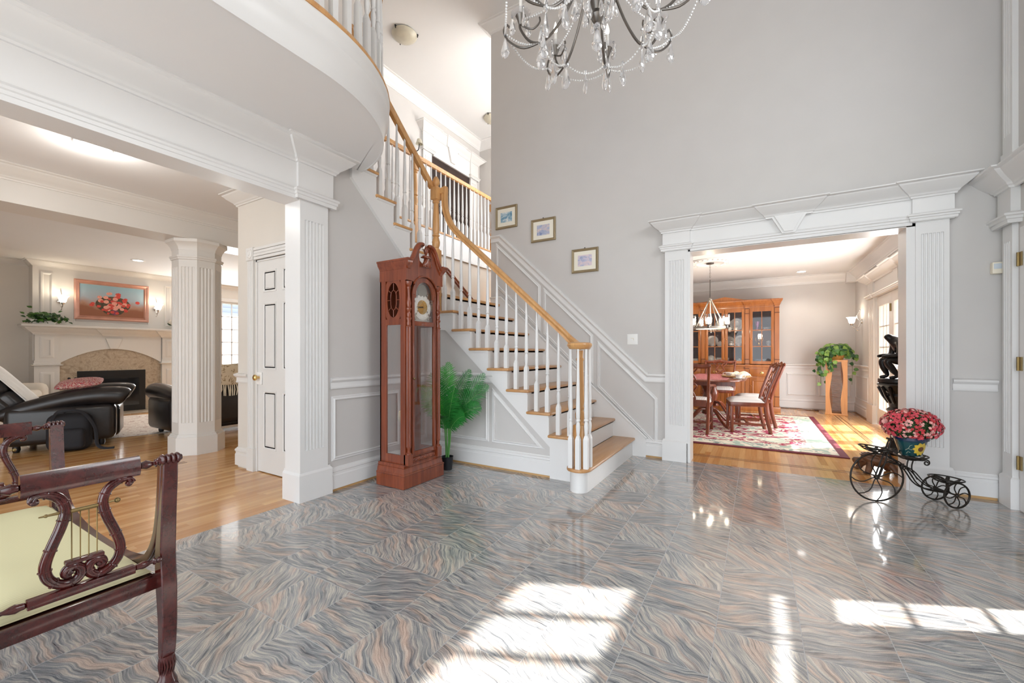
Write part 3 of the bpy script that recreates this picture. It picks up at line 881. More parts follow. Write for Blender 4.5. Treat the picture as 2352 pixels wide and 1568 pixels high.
def glazed(name, y0, y1, z0, z1, ny, nz, label, x=XE + 0.09, fw=0.05, mw=0.022):
    b = MB()
    b.box(x - 0.03, x + 0.03, y0, y0 + fw, z0, z1); b.box(x - 0.03, x + 0.03, y1 - fw, y1, z0, z1)
    b.box(x - 0.03, x + 0.03, y0 + fw, y1 - fw, z0, z0 + fw); b.box(x - 0.03, x + 0.03, y0 + fw, y1 - fw, z1 - fw, z1)
    for i in range(1, ny):
        yy = y0 + fw + (y1 - y0 - 2 * fw) * i / ny; b.box(x - 0.012, x + 0.012, yy - mw / 2, yy + mw / 2, z0 + fw, z1 - fw)
    for i in range(1, nz):
        zz = z0 + fw + (z1 - z0 - 2 * fw) * i / nz; b.box(x - 0.012, x + 0.012, y0 + fw, y1 - fw, zz - mw / 2, zz + mw / 2)
    o = b.build(name, M['trim'], smooth=False); struct(o, label)
    g = MB(); g.poly([(x, y0 + fw, z0 + fw), (x, y1 - fw, z0 + fw), (x, y1 - fw, z1 - fw), (x, y0 + fw, z1 - fw)])
    g.build('pane', M['pane'], o, smooth=False)
    return o
glazed('window_1', 1.33, 3.12, 3.04, 3.93, 6, 1, 'upper window above the entry', mw=0.05)
glazed('window_2', 1.40, 3.12, 2.16, 2.42, 5, 1, 'transom window over the entry door', fw=0.025, mw=0.012)
glazed('window_3', 2.84, 3.12, 0.35, 2.08, 1, 4, 'left sidelight of the entry door', fw=0.03, mw=0.012)
glazed('window_4', 1.40, 1.68, 0.35, 2.08, 1, 4, 'right sidelight of the entry door', fw=0.03, mw=0.012)
# french doors: three leaves
for i, y0 in enumerate((7.88, 7.065, 6.25)):
    y1 = y0 + 0.805
    x = XE + 0.03
    b = MB()
    st = 0.115
    b.box(x - 0.022, x + 0.022, y0, y0 + st, 0.02, 2.03); b.box(x - 0.022, x + 0.022, y1 - st, y1, 0.02, 2.03)
    b.box(x - 0.022, x + 0.022, y0 + st, y1 - st, 0.02, 0.27); b.box(x - 0.022, x + 0.022, y0 + st, y1 - st, 1.88, 2.03)
    for k in range(1, 3):
        yy = y0 + st + (y1 - y0 - 2 * st) * k / 3; b.box(x - 0.010, x + 0.010, yy - 0.009, yy + 0.009, 0.27, 1.88)
    for k in range(1, 5):
        zz = 0.27 + 1.61 * k / 5; b.box(x - 0.010, x + 0.010, y0 + st, y1 - st, zz - 0.009, zz + 0.009)
    o = b.build('door_%d' % (5 + i), M['trim_warm'], smooth=False); struct(o, 'white french door leaf with glass panes')
    g = MB(); g.poly([(x, y0 + st, 0.27), (x, y1 - st, 0.27), (x, y1 - st, 1.88), (x, y0 + st, 1.88)])
    g.build('pane', M['pane'], o, smooth=False)
    for zz in (0.3, 1.75):
        h = MB(); h.lathe([(0.011, 0), (0.011, 0.11)], n=10, at=(x - 0.03, y0 + 0.0, zz)); h.box(x - 0.032, x - 0.022, y0 - 0.02, y0 + 0.02, zz, zz + 0.11)
        h.build('hinge', M['oldbrass'], o)
# french door surround
b = MB()
b.M = T(XE, 0, 0) @ RZ(-PI / 2)    # local -y -> -x ; local x -> -y
def sx(y): return -y
fluted(b, sx(9.05), sx(8.72), 0.0, -0.035, 0, 2.08, 0.3, 1.95, n=4)
b.box(sx(9.10), sx(8.70), -0.05, 0, 0, 0.30)
b.box(sx(6.20), sx(5.95), -0.035, 0, 0, 2.08)
b.box(sx(9.06), sx(5.95), -0.02, 0, 2.04, 2.36)
b.box(sx(9.06), sx(8.72), -0.045, 0, 2.06, 2.36)
b.sweep([(sx(9.06), 0, 2.04), (sx(9.06), -0.045, 2.04), (sx(8.72), -0.045, 2.04), (sx(8.72), -0.03, 2.04), (sx(5.95), -0.03, 2.04)], archi(0.045, 0.075))
b.sweep([(sx(9.06), 0, 2.29), (sx(9.06), -0.045, 2.29), (sx(8.72), -0.045, 2.29), (sx(8.72), -0.02, 2.29), (sx(7.6), -0.02, 2.29), (sx(7.6), -0.045, 2.29), (sx(7.3), -0.045, 2.29), (sx(7.3), -0.02, 2.29), (sx(5.95), -0.02, 2.29)], crown(0.14, 0.11))
b.box(sx(7.56), sx(7.34), -0.045, 0, 2.10, 2.30)
o = b.build('trim_15', M['trim_warm'], angle=30); struct(o, 'white surround with keystone over the french doors')

# entry pilaster at the right edge, in two tiers
b = MB()
b.M = T(XE, 0, 0) @ RZ(-PI / 2)
b.box(sx(4.655), sx(4.485), -0.045, 0, 0, 0.215)
b.sweep([(sx(4.655), 0, 0.215), (sx(4.655), -0.045, 0.215), (sx(4.485), -0.045, 0.215), (sx(4.485), 0, 0.215)], [(0, 0), (-0.004, 0.010), (-0.012, 0.018), (-0.014, 0.032), (-0.08, 0.032), (-0.08, 0)])
fluted(b, sx(4.638), sx(4.50), 0, -0.032, 0.2, 2.2, 0.40, 1.98, n=4)
b.box(sx(4.665), sx(4.47), -0.05, 0.0, 2.12, 2.42)
b.sweep([(sx(4.665), 0, 2.10), (sx(4.665), -0.05, 2.10), (sx(4.47), -0.05, 2.10), (sx(4.47), 0.0, 2.10)], archi(0.05, 0.085))
b.sweep([(sx(4.69), -0.0, 2.36), (sx(4.665), -0.05, 2.36), (sx(4.47), -0.05, 2.36), (sx(4.47), -0.02, 2.36), (sx(1.2), -0.02, 2.36)], crown(0.15, 0.14))
b.box(sx(4.47), sx(1.2), -0.02, 0, 2.44, 2.50)
b.box(sx(4.66), sx(4.49), -0.035, 0, 2.48, 2.66)
fluted(b, sx(4.638), sx(4.50), 0, -0.032, 2.6, CEIL2 - 0.12, 2.78, CEIL2 - 0.3, n=4)
o = b.build('trim_16', M['trim'], angle=30); struct(o, 'white fluted pilaster at the right edge beside the entry')
b = MB(); b.box(XE - 0.006, XE + 0.03, 3.58, 4.462, 0.01, 2.06)
o = b.build('door_2', M['trim'], smooth=False); struct(o, 'white side door at the right edge')
for zz in (0.30, 1.02, 1.78):
    h = MB(); h.lathe([(0.008, 0), (0.008, 0.10)], n=10, at=(XE - 0.016, 4.464, zz)); h.box(XE - 0.014, XE - 0.008, 4.425, 4.46, zz, zz + 0.10)
    h.build('hinge', M['oldbrass'], o)
b = MB(); b.box(XE - 0.005, XE + 0.03, 1.70, 2.82, 0.01, 2.08)
o = b.build('door_3', M['trim'], smooth=False); struct(o, 'white front door between the sidelights')

b = MB(); b.box(-11.0, -5.4, -2.75, -2.6, 0, CEIL1 + 0.2); b.box(-5.3, -2.12, -2.75, -2.6, 2.9, CEIL2); b.box(-2.12, XE + 0.14, -2.75, -2.6, 4.3, CEIL2)  # unseen wall pieces added to hold back sky light from the open side
o = b.build('wall_south_baffle', M['wall_warm'], smooth=False); struct(o)
# ------------------------------------------------------------------ dining room shell
YB = 10.33
b = MB(); b.box(-3.1, XE + 0.14, YB, YB + 0.15, 0, DCEIL + 0.1)
o = b.build('wall_dining_north', M['wall'], smooth=False); struct(o, 'grey back wall of the dining room')
b = MB(); b.box(-3.2, -3.05, 4.86, YB, 0, DCEIL + 0.1)
o = b.build('wall_dining_west', M['wall'], smooth=False); struct(o)
b = MB(); b.box(-3.1, XE + 0.02, 4.86, YB + 0.02, DCEIL, DCEIL + 0.1)
o = b.build('ceiling_dining', M['ceil'], smooth=False); struct(o, 'white dining room ceiling')
b = MB()
b.sweep([(-3.05, YB, DCEIL - 0.17), (XE, YB, DCEIL - 0.17), (XE, 4.86, DCEIL - 0.17)], crown(0.13, 0.17))
b.box(XE - 0.16, XE, YB - 0.16, YB, DCEIL - 0.20, DCEIL)
o = b.build('trim_17', M['trim'], angle=30); struct(o, 'crown moulding of the dining room')
b = MB()
b.sweep([(-3.05, YB, 0), (XE, YB, 0), (XE, 9.1, 0)], BASE)
o = b.build('baseboard_dining', M['trim'], angle=30); struct(o)
b = MB()
b.box(-3.05, XE, YB - 0.004, YB, 0.18, 0.84); b.box(XE - 0.004, XE, 9.1, YB, 0.18, 0.84)
b.sweep([(-3.05, YB - 0.004, 0.83), (XE - 0.004, YB - 0.004, 0.83), (XE - 0.004, 9.1, 0.83)], CHAIR)
wallpanel(b, [(0.56, YB - 0.004, 0.70), (0.56, YB - 0.004, 0.30), (1.02, YB - 0.004, 0.30), (1.02, YB - 0.004, 0.70)], (0, -1, 0))
wallpanel(b, [(1.10, YB - 0.004, 0.70), (1.10, YB - 0.004, 0.30), (1.56, YB - 0.004, 0.30), (1.56, YB - 0.004, 0.70)], (0, -1, 0))
wallpanel(b, [(XE - 0.004, 10.24, 0.70), (XE - 0.004, 10.24, 0.30), (XE - 0.004, 9.22, 0.30), (XE - 0.004, 9.22, 0.70)], (-1, 0, 0))
o = b.build('trim_18', M['trim'], angle=30); struct(o, 'white wainscot panels of the dining room')

# ------------------------------------------------------------------ outside
b = MB(); b.box(7.0, 7.1, 2, 22, -0.2, 2.9)
o = b.build('exterior_fence', M['boards'], smooth=False); struct(o, 'pale vertical boards seen through the french doors')
b = MB(); b.box(1.8, 60, -20, 60, -0.3, -0.05)
o = b.build('ground_front', M['stone'], smooth=False); struct(o)
b = MB(); b.box(-60, -11.0, -40, 60, -0.6, -0.35)
o = b.build('lawn', M['grass'], smooth=False); struct(o, 'green lawn outside the living room window')
b = MB()
b.box(-12.6, -12.4, 3.0, 5.28, -0.4, 3.2); b.box(-12.6, -12.4, 5.28, 8.0, 2.1, 3.2); b.box(-13.5, -12.4, 4.7, 5.28, -0.4, 2.1)
o = b.build('exterior_siding', M['siding'], smooth=False); struct(o, 'blue-grey lap siding outside the living room window')
b = MB(); b.box(-12.42, -12.36, 5.24, 5.34, -0.4, 2.1); b.box(-12.42, -12.36, 5.28, 8, 2.02, 2.16)
o = b.build('trim_19', M['trim'], smooth=False); struct(o)
o = glazed('window_5', WY0, WY1, WZ0, WZ1, 7, 5, 'many-paned living room window', x=XW - 0.06, fw=0.045, mw=0.02)
b = MB(); b.sweep([(XW, WY0, WZ0), (XW, WY1, WZ0), (XW, WY1, WZ1), (XW, WY0, WZ1)], [(0, 0), (0, 0.02), (0.06, 0.02), (0.08, 0.0)], N=(1, 0, 0), closed=True)
b.build('casing', M['trim_warm'], o)
# ------------------------------------------------------------------ staircase
def baluster(mb, x, y, z0, z1, sq=0.019, block=0.24, rot=0.0):
    """white turned spindle: square block, vase, collar, long taper"""
    M0 = mb.M
    mb.M = M0 @ T(x, y, z0) @ RZ(rot)
    mb.box(-sq, sq, -sq, sq, 0, block)
    tip = 0.013
    lo = [mb.v(p) for p in ((-sq, -sq, block), (sq, -sq, block), (sq, sq, block), (-sq, sq, block))]
    hi = [mb.v((tip * math.cos(a), tip * math.sin(a), block + 0.035)) for a in (PI * 1.25, PI * 1.75, PI * 0.25, PI * 0.75)]
    for i in range(4): mb.f([lo[i], lo[(i + 1) % 4], hi[(i + 1) % 4], hi[i]])
    h = z1 - z0
    b0 = block + 0.03
    mb.lathe([(0.012, b0), (0.016, b0 + 0.04), (0.0185, b0 + 0.075), (0.016, b0 + 0.10), (0.0125, b0 + 0.112), (0.0125, b0 + 0.116), (0.0185, b0 + 0.122), (0.0185, b0 + 0.132), (0.014, b0 + 0.138), (0.0165, b0 + 0.15), (0.0175, b0 + 0.20), (0.0085, h)], n=10)
    mb.M = M0

def rail_prof(w=0.058, h=0.062):
    """closed handrail section centred on the path"""
    return [(-w * 0.36, -h / 2), (w * 0.36, -h / 2), (w * 0.36, -h * 0.28), (w * 0.30, -h * 0.15), (w * 0.42, 0), (w * 0.5, h * 0.18), (w * 0.46, h * 0.36), (w * 0.25, h * 0.48), (0, h * 0.5), (-w * 0.25, h * 0.48), (-w * 0.46, h * 0.36), (-w * 0.5, h * 0.18), (-w * 0.42, 0), (-w * 0.30, -h * 0.15), (-w * 0.36, -h * 0.28)]
def rail_sweep(mb, pts, prof=None, side=None):
    """rail along a 3-D path; section stays upright (side horizontal)"""
    prof = prof or rail_prof()
    pts = [Vector(p) for p in pts]
    rings = []
    for i, p in enumerate(pts):
        a, c = pts[max(0, i - 1)], pts[min(len(pts) - 1, i + 1)]
        t = (c - a).normalized()
        sd = Vector(side) if side else t.cross(Vector((0, 0, 1)))
        sd = sd.normalized()
        up = sd.cross(t).normalized()
        rings.append([mb.v(p + sd * u + up * w) for u, w in prof])
    k = len(prof)
    fs = []
    for i in range(len(rings) - 1):
        for j in range(k): fs.append(mb.f([rings[i][j], rings[i + 1][j], rings[i + 1][(j + 1) % k], rings[i][(j + 1) % k]]))
    fs += [mb.f(rings[0]), mb.f(list(reversed(rings[-1])))]
    bmesh.ops.recalc_face_normals(mb.bm, faces=[q for q in fs if q])

ST = thing('staircase', 'L-shaped staircase with oak treads, white risers and white turned balusters', 'staircase')
RUN, X1 = 0.2235, -1.172
def xn(n): return X1 - RUN * (n - 1)
def Lz(x): return 0.2 + 0.895 * (X1 - x)
Y2 = 3.50; RUN2 = 0.2145
def yn(n): return Y2 - RUN2 * (n - 10)
def Lz2(y): return 2.0 + (0.2 / RUN2) * (Y2 - y)

bull = [(-1.172, 4.695)] + arc((-1.275, 3.255), 0.105, 0, -PI, 12) + [(-1.38, 3.44), (-1.42, 3.44), (-1.42, 4.695)]
b = MB(); b.prism(bull, 0.172, 0.2, bev=0.010)
b.build('tread', M['oak_x'], ST)
bull2 = [(-1.20, 4.695)] + arc((-1.277, 3.262), 0.077, 0, -PI, 12) + [(-1.354, 3.44), (-1.40, 3.44), (-1.40, 4.695)]
b = MB(); b.prism(bull2, 0, 0.172); b.build('riser', M['trim'], ST)
for n in range(2, 9):
    b = MB(); b.box(xn(n) - RUN - 0.03, xn(n), 3.412, 4.695, 0.2 * n - 0.028, 0.2 * n, bev=0.012)
    b.build('tread', M['oak_x'], ST)
for n in range(2, 10):
    b = MB(); b.box(xn(n) - 0.045, xn(n) - 0.026, 3.445, 4.695, 0.2 * (n - 1), 0.2 * n - 0.028)
    b.sweep([(xn(n) - 0.026, 4.69, 0.2 * n - 0.045), (xn(n) - 0.026, 3.43, 0.2 * n - 0.045), (xn(n) - RUN - 0.02, 3.43, 0.2 * n - 0.045)] if n < 9 else [(xn(n) - 0.026, 4.69, 0.2 * n - 0.045), (xn(n) - 0.026, 3.44, 0.2 * n - 0.045)], [(0, 0), (0.004, 0), (0.013, 0.017), (0, 0.017)])
    b.build('riser', M['trim'], ST)
b = MB()
b.prism([(xn(9), 3.412), (xn(9), 4.695), (-3.12, 4.695), (-3.12, 7.2), (-4.148, 7.2), (-4.148, 3.45), (-3.05, 3.45), (-3.05, 3.412)], 1.772, 1.8)
o = b.build('floor_landing', M['oak']); struct(o, 'oak landing at the turn of the stairs')
for n in range(10, 15):
    b = MB(); b.box(-4.14, -2.972, yn(n) - RUN2 - 0.03, yn(n), 0.2 * n - 0.028, 0.2 * n, bev=0.012)
    b.build('tread', M['oak'], ST)
for n in range(10, 16):
    b = MB(); b.box(-4.14, -3.005, yn(n) - 0.045, yn(n) - 0.026, 0.2 * (n - 1), 0.2 * n - 0.028)
    if n < 15:
        b.sweep([(-2.995, yn(n) - RUN2 - 0.015, 0.2 * n - 0.045), (-2.995, yn(n) - 0.022, 0.2 * n - 0.045), (-3.05, yn(n) - 0.022, 0.2 * n - 0.045)], [(0, 0), (0.004, 0), (0.013, 0.017), (0, 0.017)])
    b.build('riser', M['trim'], ST)
b = MB(); b.box(-4.14, -3.0, 2.40, yn(15), 2.972, 3.0, bev=0.012); b.build('tread', M['oak'], ST)
# stringers
poly = [(-1.375, 0), (-1.375, 0.172)]
for n in range(2, 9):
    poly += [(xn(n) - 0.0235, 0.2 * (n - 1) - 0.030), (xn(n) - 0.0235, 0.2 * n - 0.030)]
poly += [(xn(9) - 0.0235, 1.570), (xn(9) - 0.0235, 1.770), (-3.035, 1.770), (-3.035, 1.40), (-2.868, 1.395), (-1.634, 0.285), (-1.634, 0)]
b = MB(); b.prism(poly, 3.438, 3.52, axis='y'); b.build('stringer', M['trim'], ST, angle=20)
poly = [(3.46, 1.55), (3.46, 1.772)]
for n in range(10, 16):
    poly += [(yn(n) - 0.0235, 0.2 * (n - 1) - 0.030), (yn(n) - 0.0235, 0.2 * n - 0.030)]
poly += [(2.36, 2.972), (2.36, Lz2(2.36) - 0.40), (3.46, Lz2(3.46) - 0.40)]
b = MB(); b.prism(poly, -3.05, -2.995, axis='x'); b.build('stringer', M['trim'], ST, angle=20)
# wall skirt
sk = [(-1.055, 0), (-1.055, 0.20), (-2.95, Lz(-2.95) + 0.09), (-3.112, 1.89 + 0.0), (-3.112, 1.80), (-2.95, 1.5), (-1.4, 0)]
b = MB(); b.prism(sk, 4.678, 4.70, axis='y')
b.sweep([(-3.112, 4.678, Lz(-2.95) + 0.09), (-2.95, 4.678, Lz(-2.95) + 0.09), (-1.055, 4.678, 0.20)], [(0, 0), (0, 0.008), (-0.012, 0.010), (-0.022, 0.004), (-0.022, 0)], N=(0, -1, 0))
b.build('skirt_board', M['trim'], ST, angle=25)
# newels
def newel(mb, x, y, z0, zs, zb, ztop, hw=0.042):
    mb.M = T(x, y, 0)
    mb.box(-hw, hw, -hw, hw, z0, zs, bev=0.004)
    h = zb - zs
    mb.lathe([(hw * 0.95, zs), (hw * 0.95, zs + 0.01), (hw * 0.7, zs + 0.02), (hw * 0.95, zs + 0.05), (hw * 1.02, zs + 0.085), (hw * 0.8, zs + 0.125), (hw * 0.62, zs + 0.14), (hw * 0.92, zs + 0.15), (hw * 0.92, zs + 0.162), (hw * 0.70, zs + 0.17), (hw * 0.86, zs + 0.21), (hw * 0.84, zs + h * 0.6), (hw * 0.62, zb - 0.05), (hw * 0.62, zb - 0.04), (hw * 0.85, zb - 0.03), (hw * 0.85, zb - 0.02), (hw * 0.65, zb - 0.012), (hw * 0.9, zb)], n=20)
    mb.box(-hw, hw, -hw, hw, zb, zb + 0.13, bev=0.004)
    z = zb + 0.13
    if ztop > z:
        mb.lathe([(hw * 0.9, z), (hw * 0.9, z + 0.008), (hw * 0.45, z + 0.016), (hw * 0.5, z + 0.022), (hw * 0.85, z + 0.04), (hw * 0.95, z + 0.06), (hw * 0.8, z + 0.09), (hw * 0.45, z + 0.118), (0.0001, z + 0.128)], n=20)
    mb.M = Matrix.Identity(4)
b = MB(); newel(b, -2.985, 3.43, 1.60, 2.26, 2.80, 3.06); b.build('newel_post', M['oak'], ST)
# starting newel under the volute
b = MB(T(-1.275, 3.27, 0))
b.box(-0.043, 0.043, -0.043, 0.043, 0.2, 0.55, bev=0.004)
b.lathe([(0.040, 0.55), (0.028, 0.57), (0.040, 0.61), (0.041, 0.64), (0.028, 0.67), (0.038, 0.685), (0.038, 0.695), (0.030, 0.70), (0.036, 0.75), (0.028, 1.08), (0.034, 1.09), (0.034, 1.10), (0.026, 1.11), (0.03, 1.17)], n=20)
b.build('newel_post', M['oak'], ST)
# balusters
for n in range(2, 9):
    for k in (0, 1):
        x = xn(n) - 0.055 - k * 0.112
        b = MB(); baluster(b, x, 3.475, 0.2 * n, Lz(x) + 0.80, block=0.20 + 0.05 * k); b.build('baluster', M['trim'], ST)
b = MB(); baluster(b, -1.36, 3.44, 0.2, Lz(-1.36) + 0.81); b.build('baluster', M['trim'], ST)
for a in (-0.5, -1.35, -2.25, 0.45, 1.3):
    b = MB(); baluster(b, -1.275 + 0.082 * math.cos(a), 3.262 + 0.082 * math.sin(a), 0.2, 1.18, rot=0.0); b.build('baluster', M['trim'], ST)
for n in range(10, 15):
    for k in (0, 1):
        y = yn(n) - 0.055 - k * 0.107
        b = MB(); baluster(b, -3.035, y, 0.2 * n, Lz2(y) + 0.84, block=0.20 + 0.05 * k); b.build('baluster', M['trim'], ST)
# handrails
b = MB()
b.lathe([(0.0001, 1.180), (0.080, 1.180), (0.088, 1.186), (0.094, 1.194), (0.102, 1.206), (0.105, 1.216), (0.100, 1.228), (0.085, 1.236), (0.0001, 1.238)], n=32, at=(-1.275, 3.262, 0))
p0 = smooth_path([(-1.31, 3.335, 1.208), (-1.36, 3.42, 1.222), (-1.44, 3.468, 1.268), (-1.52, 3.475, Lz(-1.52) + 0.83)], 5)
rail_sweep(b, p0 + [Vector((x, 3.475, Lz(x) + 0.83)) for x in (-1.7, -2.2, -2.70)] + smooth_path([(-2.76, 3.475, Lz(-2.76) + 0.832), (-2.83, 3.475, Lz(-2.83) + 0.86), (-2.875, 3.475, 2.66), (-2.89, 3.475, 2.74), (-2.893, 3.475, 2.93)], 5), side=(0, -1, 0)) if False else None
path = p0 + [Vector((x, 3.475, Lz(x) + 0.83)) for x in (-1.7, -2.2, -2.70)]
rail_sweep(b, path)
rail_sweep(b, smooth_path([(-2.70, 3.475, Lz(-2.70) + 0.83), (-2.80, 3.475, Lz(-2.80) + 0.845), (-2.862, 3.473, 2.62), (-2.890, 3.470, 2.72), (-2.895, 3.468, 2.82), (-2.896, 3.468, 2.935)], 6), side=(0, 1, 0))
b.box(-2.96, -2.87, 3.44, 3.50, 2.865, 2.93, bev=0.01)
rail_sweep(b, [(-3.035, 3.42, Lz2(3.42) + 0.87), (-3.035, 2.75, Lz2(2.75) + 0.87), (-3.035, 2.50, Lz2(2.50) + 0.87)] + smooth_path([(-3.035, 2.44, 3.86), (-3.02, 2.36, 3.915), (-2.98, 2.33, 3.94)], 4))
b.build('handrail', M['oak'], ST)

# ------------------------------------------------------------------ balcony railing
BR = thing('balcony_railing', 'curved balcony railing with white balusters above the entrance hall', 'railing', (0, 0, 0))
epath = [(-2.085, 0.75)] + [(-2.085, 1.44)] + [(-3.07 + 0.975 * math.cos(a), 1.44 + 1.03 * math.sin(a)) for a in [PI / 2 * i / 16 for i in range(1, 16)]]
b = MB(); b.sweep([(x, y, 3.022) for x, y in epath], [(-0.075, 0), (0.028, 0), (0.034, 0.014), (0.028, 0.030), (-0.075, 0.030)])
b.build('shoe_rail', M['oak'], BR)
ins = [Vector((x - 0.0, y, 0)) for x, y in [(-2.115, 0.75), (-2.115, 1.44)] + [(-3.07 + 0.94 * math.cos(a), 1.44 + 0.995 * math.sin(a)) for a in [PI / 2 * i / 24 for i in range(1, 24)]]]
def along(pts, step, start=0.0):
    out = []; acc = start
    for i in range(len(pts) - 1):
        seg = pts[i + 1] - pts[i]; L = seg.length
        while acc <= L:
            out.append((pts[i] + seg * (acc / L), math.atan2(seg.y, seg.x))); acc += step
        acc -= L
    return out
for p, a in along(ins, 0.108, 0.05):
    b = MB(); baluster(b, p.x, p.y, 3.052, 3.92, block=0.30, rot=a); b.build('baluster', M['trim'], BR)
b = MB(); rail_sweep(b, [Vector((p.x, p.y, 3.95)) for p in ins]); b.build('handrail', M['oak'], BR)

# ------------------------------------------------------------------ upper hall railing
HR = thing('hall_railing', 'level oak railing with white balusters along the upper hallway', 'railing', (0, 0, 0))
b = MB(); b.box(-4.19, -4.11, 2.42, 7.2, 2.955, 2.985, bev=0.008); b.build('shoe_rail', M['oak'], HR)
b = MB(); rail_sweep(b, [(-4.15, 2.42, 3.93), (-4.15, 7.22, 3.93)]); b.build('handrail', M['oak'], HR)
for k, y in enumerate((4.32, 6.32)):
    b = MB(); newel(b, -4.15, y, 2.70, 3.22, 3.72, 3.98 if k else 3.0, 0.045); b.build('newel_post', M['oak'], HR)
y = 2.50
while y < 7.1:
    if min(abs(y - 4.32), abs(y - 6.32)) > 0.07:
        b = MB(); baluster(b, -4.15, y, 2.985, 3.905, block=0.26); b.build('baluster', M['trim'], HR)
    y += 0.108
o = MB()
rail_sweep(o, [(-4.09, 4.95, 2.42), (-4.09, 5.6, 2.02), (-4.09, 6.3, 1.62)])
o = o.build('wall_handrail', M['chairwood']); tag(o, 'brown wooden handrail fixed to the beige landing wall', 'handrail')
# ------------------------------------------------------------------ grandfather clock (front faces local -y, turned to +x)
CK = thing('grandfather_clock', 'tall cherry grandfather clock with swan-neck top and glass door', 'clock', (-2.70, 2.765, 0), PI / 2)
FY = -0.165          # front of the base
b = MB()
b.box(-0.255, 0.255, FY, 0.165, 0.004, 0.112)
for sx_ in (-1, 1):
    for y in (FY + 0.04, 0.12): b.box(sx_ * 0.22 - 0.03, sx_ * 0.22 + 0.03, y - 0.03, y + 0.03, 0, 0.006)
b.sweep([(-0.255, 0.165, 0.108), (-0.255, FY, 0.108), (0.255, FY, 0.108), (0.255, 0.165, 0.108)], [(-0.06, 0), (0.0, 0), (0.004, 0.006), (0.0, 0.014), (-0.008, 0.020), (-0.012, 0.05), (-0.018, 0.062), (-0.014, 0.068), (-0.020, 0.078), (-0.035, 0.088), (-0.06, 0.088)])
b.box(-0.235, 0.235, FY + 0.02, 0.165, 0.11, 0.2)
b.build('base', M['mahog'], CK, angle=30)
FB = FY + 0.025      # trunk front
b = MB()
# back, sides with window, bottom and corner posts
b.box(-0.215, 0.215, 0.150, 0.163, 0.19, 1.90)
for sg in (-1, 1):
    x0, x1 = (-0.215, -0.200) if sg < 0 else (0.200, 0.215)
    b.box(x0, x1, FB, 0.163, 0.19, 0.275); b.box(x0, x1, FB, 0.163, 1.39, 1.44); b.box(x0, x1, FB, 0.163, 1.77, 1.90)
    b.box(x0, x1, FB, -0.085, 0.275, 1.39); b.box(x0, x1, 0.085, 0.163, 0.275, 1.39)
    b.box(x0, x1, FB, -0.085, 1.44, 1.77); b.box(x0, x1, 0.095, 0.163, 1.44, 1.77)
    # oval tracery of the hood window
    xm = (x0 + x1) / 2
    n = 28
    for i in range(n):
        a0, a1 = 2 * PI * i / n, 2 * PI * (i + 1) / n
        def op(a, k): return (0.005 + 0.075 * k * math.cos(a), 1.605 + 0.15 * k * math.sin(a))
        def sq(a):
            c, s_ = math.cos(a), math.sin(a); m_ = max(abs(c), abs(s_)); return (0.005 + 0.092 * c / m_, 1.605 + 0.165 * s_ / m_)
        q = [op(a0, 1), op(a1, 1), sq(a1), sq(a0)]
        b.prism(q, xm - 0.004, xm + 0.004, axis='x')
    loop = [(xm, 0.005 + 0.034 * math.cos(a), 1.605 + 0.085 * math.copysign(abs(math.sin(a)) ** 0.6, math.sin(a))) for a in [2 * PI * i / 24 for i in range(24)]]
    b.tube(loop, 0.004, 6, closed=True)
    for p, q in (((0.005, 1.69), (0.005, 1.75)), ((0.005, 1.52), (0.005, 1.46)), ((0.039, 1.605), (0.078, 1.605)), ((-0.029, 1.605), (-0.068, 1.605)), ((0.03, 1.665), (0.062, 1.69)), ((-0.02, 1.665), (-0.052, 1.69)), ((0.03, 1.545), (0.062, 1.52)), ((-0.02, 1.545), (-0.052, 1.52))):
        b.tube([(xm, p[0], p[1]), (xm, q[0], q[1])], 0.004, 6)
b.box(-0.2, 0.2, FB + 0.02, 0.15, 0.19, 0.205)
for sg in (-1, 1):
    xa, xb = (-0.215, -0.155) if sg < 0 else (0.155, 0.215)
    b.box(xa * 0.998, xb * 0.998, FB - 0.001, FB + 0.03, 0.191, 1.76)
b.box(-0.155, 0.155, FB, FB + 0.02, 0.19, 0.30)
b.build('case', M['mahog'], CK, angle=30)
# corner columns
for sg in (-1, 1):
    x = sg * 0.187; y = FB - 0.014
    b = MB()
    b.box(x - 0.028, x + 0.028, y - 0.02, y + 0.03, 0.195, 0.285)
    b.lathe([(0.024, 0.285), (0.024, 0.295), (0.014, 0.305), (0.014, 0.33), (0.022, 0.345), (0.022, 0.352)], n=16, at=(x, y, 0))
    pr = [(0.021, 0.352), (0.021, 1.36)]
    k = 24
    poly = [(x + (0.021 if i % 2 else 0.0175) * math.cos(2 * PI * i / k), y + (0.021 if i % 2 else 0.0175) * math.sin(2 * PI * i / k)) for i in range(k)]
    b.prism(poly, 0.352, 1.37)
    b.lathe([(0.024, 1.37), (0.026, 1.378), (0.018, 1.385), (0.020, 1.40), (0.015, 1.42), (0.024, 1.44), (0.024, 1.448), (0.016, 1.456), (0.020, 1.48), (0.014, 1.50), (0.023, 1.52), (0.023, 1.53), (0.015, 1.54), (0.021, 1.57), (0.017, 1.60), (0.012, 1.64), (0.013, 1.69), (0.018, 1.70), (0.018, 1.71), (0.014, 1.715), (0.026, 1.735), (0.028, 1.75), (0.028, 1.757)], n=16, at=(x, y, 0))
    b.build('column', M['mahog'], CK)
# carved strip
b = MB(); b.box(-0.15, 0.15, FB - 0.012, FB + 0.005, 0.205, 0.245, bev=0.005)
for i in range(14):
    b.ball((-0.137 + i * 0.021, FB - 0.012, 0.225 + 0.006 * math.sin(i * 2.2)), 0.012, 8, 6, (0.9, 0.5, 1.0))
b.build('carving', M['mahog'], CK)
